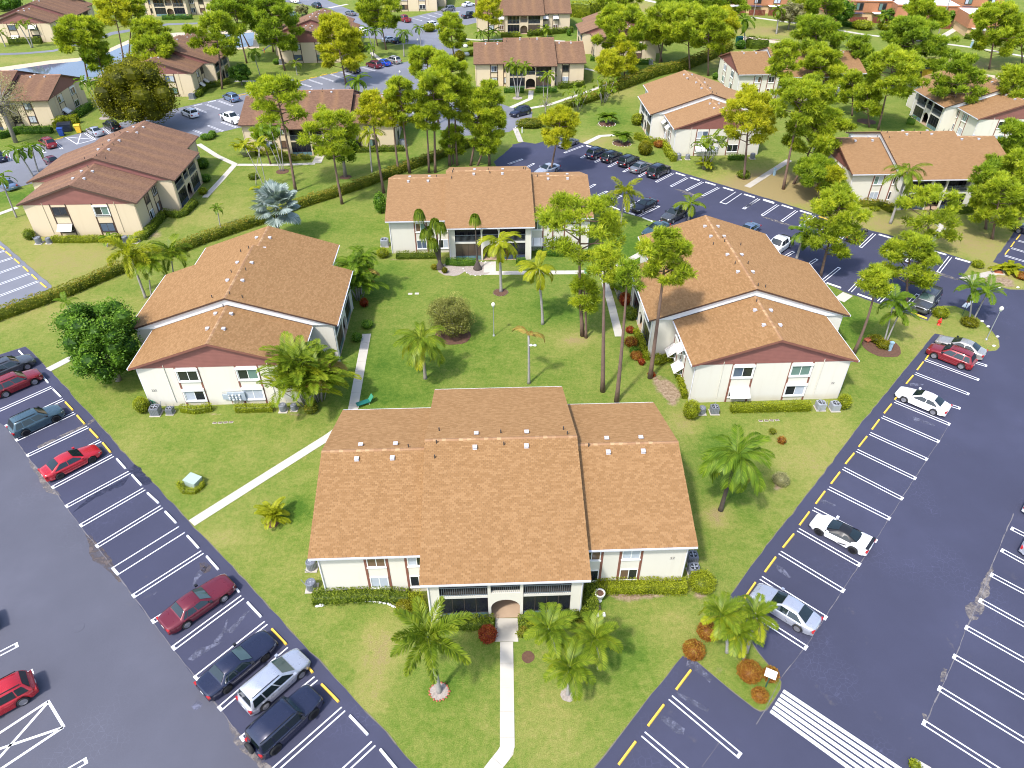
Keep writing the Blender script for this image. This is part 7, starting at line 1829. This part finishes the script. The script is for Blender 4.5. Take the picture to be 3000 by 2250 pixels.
for t, x, y, k, sz, lab in [('I', 1270, 310, 1, 1.15, 'large grey air conditioner left under the gable of the left building'), ('I', 1385, 305, 1, .85, 'small grey air conditioner second from left under the left building gable'), ('J', 225, 285, 0, .95, 'dark round air conditioner right under the left building gable'), ('J', 312, 278, 0, .8, 'rightmost blue-grey air conditioner at the left building'),
     ('N', 455, 205, 0, 1.0, 'air conditioner at the left end of the nearest building, front'), ('J', 455, 1560, 0, 1.0, 'air conditioner at the left end of the nearest building, behind'), ('O', 1465, 78, 1, 1.0, 'air conditioner behind the lime shrub at the nearest building'), ('K', 1455, 1500, 1, 1.0, 'blue-grey air conditioner at the right end of the nearest building, behind'),
     ('K', 1535, 305, 0, .9, 'air conditioner beside the egg-shaped shrub'), ('K', 1635, 300, 1, 1.0, 'dark air conditioner with white pad under the right building gable'), ('L', 555, 268, 1, 1.05, 'pale air conditioner, left of two at the right building corner'), ('L', 672, 275, 1, 1.05, 'pale air conditioner, right of two at the right building corner'),
     ('E', 320, 450, 0, 1.1, 'leftmost air conditioner under the brown gable'), ('E', 402, 448, 0, .95, 'second air conditioner under the brown gable'), ('E', 1022, 438, 0, 1.0, 'third air conditioner under the brown gable'), ('E', 1105, 442, 0, 1.0, 'rightmost air conditioner under the brown gable'),
     ('C', 1345, 1290, 0, 1.2, 'air conditioner left at the gable beyond the black cars'), ('C', 1420, 1290, 0, 1.0, 'second air conditioner at the gable beyond the black cars'), ('C', 1945, 1285, 0, 1.1, 'air conditioner right at the gable beyond the black cars'), ('A', 1560, 800, 1, 1.4, 'air conditioner at the brown block corner by the far row'), ('B', 1195, 1185, 1, 1.5, 'pale air conditioner at the right end of the centre-left block'), ('C', 1120, 520, 1, 1.4, 'air conditioner at the half-hidden cream block'), ('F', 1045, 470, 1, 1.3, 'pale blue unit at the left wall of the far courtyard building'), ('B', 210, 520, 1, 1.4, 'air conditioner at the far block corner')]:
    o = copy_tree(ACP[k]); p = P(t, x, y); o.location = (p[0], p[1], .01); o.scale = (sz, sz, sz); o.rotation_euler = (0, 0, R(random.choice((0, 2, 92, 180))))
    tag(o, lab, 'air conditioner', 'air conditioners')
    if 'pale' in lab:
        for c, _ in list(LAST):
            if c.name.startswith('casing'): setmat(c, 'ac_pale')
kill(*ACP)
# meter bank on the left building gable (hangs on the wall)
def meter_bank(bld, along, face, LW, label, sc=1.0):
    wx = LW - GO; bx = bld.matrix_basis.copy() if False else Matrix.Translation(bld.location) @ Matrix.Rotation(bld.rotation_euler.z, 4, 'Z')
    M = bx @ (Matrix.Translation((-wx - .12, along, 1.15)) @ Matrix.Rotation(R(-90), 4, 'Z') if face == 'L' else Matrix.Translation((wx + .12, along, 1.15)) @ Matrix.Rotation(R(90), 4, 'Z'))
    root = thing('electric_meter_bank', label, 'meter box'); root.matrix_world = M
    MB().box(-.85, .85, -.12, .1, -.5, .45).build('cabinet', 'meter_grey', root)
    MB().box(-1.35, -.85, -.1, .1, -.35, .2).build('side_box', 'meter_grey', root)
    gm = MB().lathe([(.1, 0), (.1, -.1), (.07, -.13)], n=10, axis='Y').mesh('meter')
    for i in range(4):
        for j in range(3):
            o = obj('meter', gm, 'lamp_clear' if (i + j) % 2 else 'pole_grey', root); o.location = (-.65 + i * .33, -.12, -.35 + j * .27)
    for i in range(6):
        MB().tube([(-.6 + i * .28, -.02, -.5), (-.6 + i * .28, -.02, -1.12)], .025, 4).build('conduit', 'rust_red' if i == 0 else 'pole_grey', root)
    MB().tube([(-1.4, .0, .1), (-1.3, 0, .5), (.6, 0, .62)], .02, 4).build('cable', 'pole_grey', root)
bpy.context.view_layer.update()
meter_bank(B2, -1.2, 'L', 12.55, 'grey electric meter bank on the gable wall of the left building')
meter_bank(B15, -.6, 'R', 13.75, 'grey electric meter bank on the gable wall beyond the black cars')
# green hose
q = MB()
hp = P('I', 1245, 260)
th_ = thing('garden_hose', 'coiled green garden hose at the corner of the left building', 'hose', (hp[0], hp[1], 0))
for k in range(3): q.tube([(math.cos(a) * (.34 - .03 * k), .04 * k, .55 + math.sin(a) * (.34 - .03 * k)) for a in np.linspace(0, 6.28, 14)], .03, 5, False)
q.build('coil', 'hose_green', th_); MB().box(-.05, .05, .1, .16, 0, .8).build('hose_holder', 'hose_green', th_)
# utility box
p = P('I', 1575, 880); r_ = thing('utility_box', 'pale green utility transformer box inside a low hedge ring', 'utility box', p, R(-25))
MB().box(-.62, .62, -.45, .45, 0, .62).build('cabinet', 'box_green', r_)
MB().add([(-.66, -.5, .62), (.66, -.5, .62), (.66, .5, .70), (-.66, .5, .70), (-.66, -.5, .68), (.66, -.5, .68), (.66, .5, .76), (-.66, .5, .76)], [(4, 5, 6, 7), (0, 1, 5, 4), (1, 2, 6, 5), (2, 3, 7, 6), (3, 0, 4, 7)]).build('lid', 'box_green', r_)
# lamps
def lamp(t, bx, by, ty, label, tx=None):
    b_ = P(t, bx, by); h, l = above(b_, t, tx or bx, ty)
    r_ = thing('street_lamp', label, 'lamp post', b_, 0, 'globe lamps')
    MB().lathe([(.14, 0), (.14, .12), (.07, .2)], n=10).build('base', 'pole_grey', r_)
    MB().tube([(0, 0, .15), (0, 0, h - .3)], [.055, .04], 8).build('pole', 'pole_grey', r_)
    MB().lathe([(.09, h - .34), (.15, h - .28), (.15, h - .24)], n=10).build('collar', 'box_green', r_)
    MB().lathe([(.10, h - .24), (.21, h - .1), (.22, h + .02), (.17, h + .16), (.05, h + .24), (.01, h + .3)], n=14).build('globe', 'globe', r_, True)
lamp('F', 1927, 1200, 945, 'globe lamp post in the middle of the courtyard lawn')
lamp('H', 1905, 1232, 985, 'globe lamp post on the round grass island', 2028)
lamp('B', 1168, 625, 580, 'small lamp post in the far grey lot')
lamp('B', 1315, 395, 318, 'lamp post at the far lot mouth')
# floodlights on the dying palm
b_ = P('G', 137, 1585); h, l = above(b_, 'G', 150, 1275)
r_ = thing('floodlight_pair', 'pair of small white floodlights fixed to the dying palm', 'floodlight', (b_[0] + l, b_[1], h))
MB().box(-.1, .5, -.04, .04, -.05, 0).build('bracket', 'frame_white', r_)
for dx in (.05, .45): MB().lathe([(.16, 0), (.17, .05), (.1, .13), (.02, .15)], (dx, -.1, .02), 10).build('lamp_head', 'frame_white', r_)
# sign on the island, slanting panel faces up the drive
p = P('O', 2055, 1000); hs, ls = above(p, 'O', 2105, 905)
r_ = thing('lot_sign', 'white rectangular sign on a dark green post at the island tip', 'sign', p, R(-28))
MB().box(-.04, .04, -.04, .04, 0, max(1.0, hs)).build('post', 'pole_green', r_)
MB().add([(-.36, -.25, max(1.0, hs) - .02), (.36, -.25, max(1.0, hs) - .02), (.36, .22, max(1.0, hs) + .22), (-.36, .22, max(1.0, hs) + .22), (-.36, -.24, max(1.0, hs) - .05), (.36, -.24, max(1.0, hs) - .05), (.36, .23, max(1.0, hs) + .19), (-.36, .23, max(1.0, hs) + .19)], [(0, 1, 2, 3), (7, 6, 5, 4), (0, 4, 5, 1), (1, 5, 6, 2), (2, 6, 7, 3), (3, 7, 4, 0)]).build('panel', 'frame_white', r_)
# entrance sign by the round island (white board on ground)
p = P('H', 1755, 945); r_ = thing('entrance_board', 'white slanted board beside the round island palms', 'sign', p, vdir('H', 1720, 975, 1800, 900))
MB().box(-1.1, 1.1, -.28, .28, .02, .10).build('panel', 'frame_white', r_); MB().box(-1.0, 1.0, -.2, .2, 0, .02).build('base', 'pole_grey', r_)
p = P('H', 1710, 1035); r_ = thing('notice_post', 'thin dark post with a small plate beside the round island', 'sign', p); MB().tube([(0, 0, 0), (0, 0, 2.3)], .035, 6).build('post', 'pole_green', r_); MB().box(-.2, .2, -.015, .015, 1.75, 2.3).build('plate', 'rust_red', r_)
# fire hydrant
p = P('H', 1520, 1110); r_ = thing('fire_hydrant', 'red fire hydrant on the round grass island', 'fire hydrant', p)
MB().lathe([(.2, 0), (.2, .06), (.14, .08), (.14, .55), (.18, .58), (.18, .62), (.15, .66), (.12, .78), (.04, .86), (.04, .92)], n=14).build('barrel', 'hydrant_red', r_, True)
for a in (0, 90, 180):
    MB().lathe([(.09, .1), (.09, .24), (.03, .26)], (0, 0, 0), 10, 'Y').xf(Matrix.Translation((0, 0, .45)) @ Matrix.Rotation(R(a), 4, 'Z')).build('nozzle', 'hydrant_red', r_)
# mailbox / pedestal
p = P('H', 1120, 1320); r_ = thing('utility_pedestal', 'pale blue utility pedestal beside the palm pair bed', 'pedestal', p, R(10))
MB().box(-.14, .14, -.12, .12, 0, 1.0).build('body', 'box_blue', r_); MB().box(-.2, .2, -.16, .16, 1.0, 1.16).build('cap', 'box_blue', r_)
p = P('C', 2122, 1420); r_ = thing('utility_pedestal', 'pale blue pedestal beside the long walk beyond the rear lot', 'pedestal', p, R(10))
MB().box(-.16, .16, -.14, .14, 0, 1.1).build('body', 'box_blue', r_); MB().box(-.2, .2, -.16, .16, 1.1, 1.2).build('cap', 'box_blue', r_)
# red plant cart
p = P('H', 950, 1245); r_ = thing('plant_cart', 'rust-red plant stand with pots left of the palm pair bed', 'plant stand', p, R(30))
MB().box(-.5, .5, -.3, .3, .25, .4).build('tray', 'rust_red', r_)
for sx in (-.42, .42):
    for sy in (-.25, .25): MB().tube([(sx, sy, 0), (sx, sy, .28)], .04, 6).build('leg', 'rust_red', r_)
for k, x in enumerate((-.3, 0, .3)):
    po = MB().lathe([(.1, .4), (.15, .62), (.13, .62)], (x, .05 * k, 0), 10).build('pot', 'rust_red', r_)
    pts_, d_ = blob_points(60, (x, .05 * k, .8), (.2, .2, .22), .3); obj('plant', np_mesh('plant', leaf_quads(pts_, .12), 4, rng.random(60)), 'leaf_hedge', r_)
# urn and bench by the nearest building
p = P('O', 705, 300); r_ = thing('garden_urn', 'white stone urn right of the nearest porch', 'urn', p)
MB().lathe([(.22, 0), (.22, .06), (.1, .14), (.1, .3), (.32, .55), (.36, .85), (.4, .88), (.4, .94), (.3, .94), (.28, .8)], n=16).build('bowl', 'rock_white', r_, True); MB().lathe([(.3, .86), (.02, .87)], n=14).build('soil', 'mulch', r_)
p = P('O', 700, 390); r_ = thing('ground_block', 'dark grey stone slab between the urn and white block', 'stone slab', p, R(4)); MB().box(-.2, .2, -.55, .55, 0, .1).build('slab', 'stone_dark', r_)
p = P('O', 712, 425); r_ = thing('ground_block', 'white stone block below the urn', 'stone block', p, R(4)); MB().box(-.38, .38, -.14, .14, 0, .2).box(-.3, .3, -.1, .1, .2, .27).build('block', 'rock_white', r_)
# border stones (white curving edging of the left bed)
q = [P('N', x, y) for x, y in ((500, 350), (540, 345), (600, 322), (680, 312), (760, 308), (840, 305), (920, 308), (1000, 318), (1080, 335), (1140, 365), (1180, 410), (1195, 440))]
bord = thing('bed_edging', 'curving white stone edging of the bed left of the porch', 'edging', (*q[5], 0))
k = 0
for a, c in zip(q, q[1:]):
    n_ = max(1, int(math.hypot(c[0] - a[0], c[1] - a[1]) / .3))
    for j in range(n_):
        t_ = j / n_; o = obj('edging_stone', PEBBLE, 'rock_white', bord); o.location = (lerp(a[0], c[0], t_) - q[5][0], lerp(a[1], c[1], t_) - q[5][1], .05); s = random.uniform(.11, .16); o.scale = (s * 1.3, s * .8, s * .7); o.rotation_euler = (0, 0, math.atan2(c[1] - a[1], c[0] - a[0]))
# valve covers in the lawn
for t, x, y, w in (('I', 1740, 385, 'left'), ('K', 2015, 368, 'right')):
    for j in range(4):
        p = P(t, x + j * 44, y - j * 2); o = thing('valve_cover', 'brown square valve cover in the row of four below the %s building, %s' % (w, ('first', 'second', 'third', 'fourth')[j]), 'valve cover', p, R(random.uniform(-8, 8)), 'valve covers')
        MB().box(-.2, .2, -.13, .13, 0, .03).build('rim', 'concrete_old', o); MB().box(-.15, .15, -.09, .09, .03, .05).build('lid', 'stone_dark', o)
for j, (x, y) in enumerate(((1250, 860), (1303, 858))):
    o = thing('ground_cover_plate', 'pale square cover plate in the courtyard lawn, %s' % ('left', 'right')[j], 'cover plate', P('F', x, y)); MB().box(-.25, .25, -.2, .2, 0, .03).build('plate', 'concrete', o); MB().box(-.04, .04, -.02, .02, .03, .045).build('handle', 'pole_grey', o)
# teal chairs behind the nearest roof
p = P('J', 880, 235); r_ = thing('lounge_chair', 'teal reclining chair peeking out behind the nearest roof', 'chair', p, R(-60))
MB().box(-.3, .3, -.8, .5, .28, .34).build('seat', 'bin_teal', r_); MB().add([(-.3, .5, .3), (.3, .5, .3), (.3, .9, .85), (-.3, .9, .85), (-.3, .54, .28), (.3, .54, .28), (.3, .94, .83), (-.3, .94, .83)], [(0, 1, 2, 3), (7, 6, 5, 4), (0, 4, 5, 1), (2, 6, 7, 3)]).build('backrest', 'hose_green', r_)
for sx in (-.25, .25):
    for sy in (-.7, .4): MB().tube([(sx, sy, 0), (sx, sy, .3)], .025, 5).build('leg', 'frame_white', r_)
p = P('G', 610, 715); r_ = thing('lounge_chair', 'teal folding chair beside the far courtyard walk', 'chair', p, R(20))
MB().box(-.3, .3, -.3, .3, .38, .43).build('seat', 'hose_green', r_); MB().box(-.3, .3, .28, .33, .42, .95).build('backrest', 'hose_green', r_)
for sx in (-.25, .25):
    for sy in (-.25, .25): MB().tube([(sx, sy, 0), (sx, sy, .4)], .025, 5).build('leg', 'pole_grey', r_)
# white round table and seats near the hedge
p = P('B', 145, 1535); r_ = thing('garden_table', 'round white stone table on the lawn behind the silver palm', 'table', p)
MB().lathe([(.3, 0), (.3, .08), (.16, .14), (.16, .62), (.75, .64), (.78, .68), (.78, .74), (.02, .75)], n=20).build('top_and_pedestal', 'rock_white', r_)
for k in range(4):
    a = k * 1.57 + .4; r2 = thing('garden_stool', 'white stone stool at the round table, %s' % ('right', 'back', 'left', 'front')[k], 'stool', (p[0] + math.cos(a) * 1.35, p[1] + math.sin(a) * 1.35)); MB().lathe([(.2, 0), (.14, .1), (.14, .36), (.26, .4), (.26, .46), (.02, .47)], n=12).build('seat', 'rock_white', r2)
# waste bins
def bin_(t, x, y, m, lab, sz=1.0, dump=False):
    r_ = thing('waste_bin' if not dump else 'dumpster', lab, 'bin', P(t, x, y), R(15)); s = sz
    if dump:
        MB().add([(-.9 * s, -.6 * s, .1), (.9 * s, -.6 * s, .1), (.9 * s, .6 * s, .1), (-.9 * s, .6 * s, .1), (-1.0 * s, -.75 * s, 1.2 * s), (1.0 * s, -.75 * s, 1.2 * s), (1.0 * s, .75 * s, 1.35 * s), (-1.0 * s, .75 * s, 1.35 * s)], [(0, 1, 5, 4), (1, 2, 6, 5), (2, 3, 7, 6), (3, 0, 4, 7)]).build('tub', m, r_)
        MB().add([(-1.03 * s, -.78 * s, 1.22 * s), (1.03 * s, -.78 * s, 1.22 * s), (1.03 * s, .78 * s, 1.38 * s), (-1.03 * s, .78 * s, 1.38 * s), (-1.03 * s, 0, 1.42 * s), (1.03 * s, 0, 1.42 * s)], [(0, 1, 5, 4), (4, 5, 2, 3)]).build('lid', 'car_black', r_)
    else:
        MB().add([(-.28 * s, -.28 * s, .08), (.28 * s, -.28 * s, .08), (.28 * s, .28 * s, .08), (-.28 * s, .28 * s, .08), (-.36 * s, -.38 * s, 1.1 * s), (.36 * s, -.38 * s, 1.1 * s), (.36 * s, .38 * s, 1.1 * s), (-.36 * s, .38 * s, 1.1 * s)], [(0, 1, 5, 4), (1, 2, 6, 5), (2, 3, 7, 6), (3, 0, 4, 7)]).build('tub', m, r_)
        MB().add([(-.4 * s, -.44 * s, 1.1 * s), (.4 * s, -.44 * s, 1.1 * s), (.4 * s, .4 * s, 1.15 * s), (-.4 * s, .4 * s, 1.15 * s), (-.36 * s, -.1 * s, 1.24 * s), (.36 * s, -.1 * s, 1.24 * s)], [(0, 1, 5, 4), (4, 5, 2, 3), (0, 4, 3), (1, 2, 5)]).build('lid', m, r_)
        for sx in (-.3, .3): MB().lathe([(.1 * s, -.03), (.1 * s, .03), (.01, .03)], (sx * s, .3 * s, .1), 10, 'Y').xf(Matrix.Identity(4)).build('wheel', 'tyre', r_)
bin_('A', 540, 1062, 'bin_navy', 'navy dumpster beside the blue bin', 1.15, True)
bin_('A', 505, 1100, 'bin_blue', 'bright blue recycling bin at the far row', 1.3)
bin_('A', 645, 1075, 'bin_yellow', 'bright yellow recycling bin at the far row', 1.35)
bin_('D', 1405, 650, 'bin_yellow', 'yellow bin behind the right-edge block', 2.0)
bin_('D', 1385, 605, 'bin_navy', 'dark blue bin behind the yellow one', 2.2, True)
bin_('C', 1832, 372, 'bin_teal', 'dark green bin at the upper wood edge', 2.0)
# path barrier posts
for t, x, y, lab in (('C', 82, 1078, 'white bollard right of the narrow path'), ('B', 2103, 1075, 'white bollard left of the narrow path'), ('B', 68, 425, 'orange bollard beside the access road')):
    r_ = thing('bollard', lab, 'bollard', P(t, x, y)); MB().lathe([(.1, 0), (.1, 1.0), (.08, 1.08), (.01, 1.1)], n=10).build('post', 'orange_post' if 'orange' in lab else 'frame_white', r_); MB().lathe([(.105, .75), (.105, .85), (.1, .86)], n=10).build('band', 'pole_grey', r_)
for t, x, y, lab in (('B', 1690, 385, 'pale boulder on the driveway lawn, upper'), ('B', 1708, 450, 'pale boulder on the driveway lawn, lower'), ('H', 2010, 812, 'white stone on the sandy kerb, left'), ('H', 2160, 812, 'white stone on the sandy kerb, right'), ('H', 1870, 1085, 'white stone on the round island edge, first'), ('H', 1920, 1128, 'white stone on the round island edge, second'), ('H', 1995, 1210, 'white stone on the round island edge, third'), ('H', 1965, 1285, 'white stone on the round island edge, fourth'), ('N', 530, 345, 'pale stones at the left end of the edging')):
    o = obj('stone', PEBBLE, 'rock_white'); p = P(t, x, y); s = .9 if 'boulder' in lab else .2; o.location = (p[0], p[1], s * .4); o.scale = (s, s * .8, s * .7); tag(o, lab, 'stone', 'white stones')
# drain grate at ramp
p = P('H', 2000, 688); r_ = thing('drain_box', 'concrete drain box with rusty grate at the end of the ramp', 'drain', p, R(-15)); MB().box(-.7, .7, -.6, .6, 0, .12).build('frame', 'concrete_old', r_); MB().box(-.5, .5, -.42, .42, .12, .14).build('grate', 'rust_red', r_)
# manhole ring in the left aisle
p = P('M', 635, 520); r_ = thing('manhole_cover', 'round manhole cover in the left driving aisle', 'manhole', (p[0], p[1], .016)); MB().lathe([(.42, 0), (.42, .012), (.36, .012), (.36, .008), (.01, .008)], n=24).build('cover', 'asphalt_aisle', r_)
# bottom island slab
p = [P('P', x, y) for x, y in ((1330, 1590), (1450, 1659), (1600, 1800), (1380, 1800))]
o = MB().poly(p, 0, .12).build('island_slab', 'concrete'); struct(o)
# ------------------------------------------------------------------ brick townhouses, poles and wires
def townhouse(c, rz, w, d, label, patio=True, seed=1):
    r_ = thing('townhouse', label, 'townhouse', c, rz, 'brick townhouses'); h = 5.4
    MB().box(-w / 2, w / 2, -d / 2, d / 2, 0, 2.3).build('ground_floor_wall', 'stucco_tan', r_)
    q = MB(); z = 2.3
    while z < h:
        o = .18 * (1 - (z - 2.3) / (h - 2.3)); q.box(-w / 2 - .2 - o, w / 2 + .2 + o, -d / 2 - .2 - o, d / 2 + .2 + o, z, min(h, z + .24)); z += .25
    q.build('shingle_wall', 'brick_orange', r_)['kind'] = 'stuff'
    MB().box(-w / 2 - .15, w / 2 + .15, -d / 2 - .15, d / 2 + .15, h + .003, h + .06).build('roof', 'roof_white', r_)
    MB().box(-w / 2 - .42, w / 2 + .42, -d / 2 - .42, -d / 2 - .2, h - .25, h + .15).box(-w / 2 - .42, w / 2 + .42, d / 2 + .2, d / 2 + .42, h - .25, h + .15).build('parapet', 'brick_orange', r_)
    rr = random.Random(seed); n_ = max(1, int(w / 6))
    for k in range(n_):
        x = -w / 2 + (k + .5) * w / n_
        f = MB().box(x - 1.1, x + 1.1, -d / 2 - .5, -d / 2 - .1, 2.9, 4.9).build('window', 'trim_dark', r_)
        for s in (-1, 1): MB().box(x + s * .5 - .42, x + s * .5 + .42, -d / 2 - .53, -d / 2 - .5, 3.05, 4.75).build('pane', rr.choice(['pane_green', 'pane_dark', 'pane_curtain']), f)
        if patio:
            MB().box(x - 2.6, x + 1.2, -d / 2 - 3.0, -d / 2 - .25, 2.35, 2.45).build('patio_cover', 'solar' if k % 2 else 'roof_white', r_)
            for s in range(12):
                xx = x - 2.8 + s * .42; MB().box(xx, xx + .36, -d / 2 - 3.45, -d / 2 - 3.38, 0, 1.6).build('fence_board', 'fence_red', r_)
    return r_
gx = lambda t, x, y: P(t, x, y)
def TH_(t, x, y, dy):
    q_ = P(t, x, y); return (q_[0], q_[1] + dy)
townhouse(TH_('D', 900, 185, 9.5), R(-6), 20, 12, 'long white-roofed brick townhouse at the top edge, left', seed=1)
townhouse(TH_('D', 1430, 215, 7), R(-8), 17, 12, 'white-roofed brick townhouse at the top edge with solar panels', seed=2)
townhouse(TH_('D', 1780, 128, 9), R(-8), 20, 13, 'brick townhouse in the top right with balcony window', seed=3)
townhouse(TH_('D', 2020, 330, 9), R(-10), 13, 11, 'white-roofed brick townhouse right of the pale walk', seed=4)
townhouse(TH_('D', 60, 118, 8), R(-4), 18, 12, 'brick townhouse behind the utility pole at the top edge', seed=5)
r_ = thing('solar_array', 'blue-grey solar panels on the white townhouse roof', 'solar panels', (*TH_('D', 1250, 190, 9), 5.5), R(-6))
for k in range(5): MB().add([(-6 + k * 2.2, -2, .1), (-4 + k * 2.2, -2, .1), (-4 + k * 2.2, 2, 1.1), (-6 + k * 2.2, 2, 1.1), (-6 + k * 2.2, -2, .02), (-4 + k * 2.2, -2, .02), (-4 + k * 2.2, 2, 1.0), (-6 + k * 2.2, 2, 1.0)], [(0, 1, 2, 3), (7, 6, 5, 4), (0, 4, 5, 1), (2, 6, 7, 3)]).build('panel', 'solar', r_)
poles = []
for t, x, y, lab in (('D', 18, 150, 'wooden utility pole at the top edge'), ('D', 1510, 300, 'utility pole at the townhouse walk'), ('D', 2330, 420, 'utility pole beyond the right edge')):
    p = P(t, x, y); r_ = thing('utility_pole', lab, 'utility pole', p); MB().tube([(0, 0, -.2), (0, 0, 10)], [.16, .11], 8).build('pole', 'bark_grey', r_); MB().box(-.9, .9, -.06, .06, 9.3, 9.45).build('crossarm', 'bark_grey', r_); poles.append(Vector((p[0], p[1], 9.5)))
for k, (a, c) in enumerate(zip(poles, poles[1:])):
    for j, dy in enumerate((-.8, 0, .8)):
        o = MB().tube([a.lerp(c, t_ / 12) + Vector((0, dy, -1.6 * 4 * (t_ / 12) * (1 - t_ / 12))) for t_ in range(13)], .025, 4, False).build('overhead_wire', 'wire'); tag(o, '%s overhead wire of the %s span across the upper right' % (('near', 'middle', 'far')[j], ('left', 'right')[k]), 'wire', 'overhead wires')
p = P('D', 1780, 385); r_ = thing('post_box', 'teal post with a pale top beside the far path, upper right', 'post', p, R(20))
MB().box(-.2, .2, -.2, .2, 0, 1.6).build('post', 'box_blue', r_); MB().box(-.3, .3, -.26, .26, 1.6, 2.2).build('head', 'frame_white', r_)
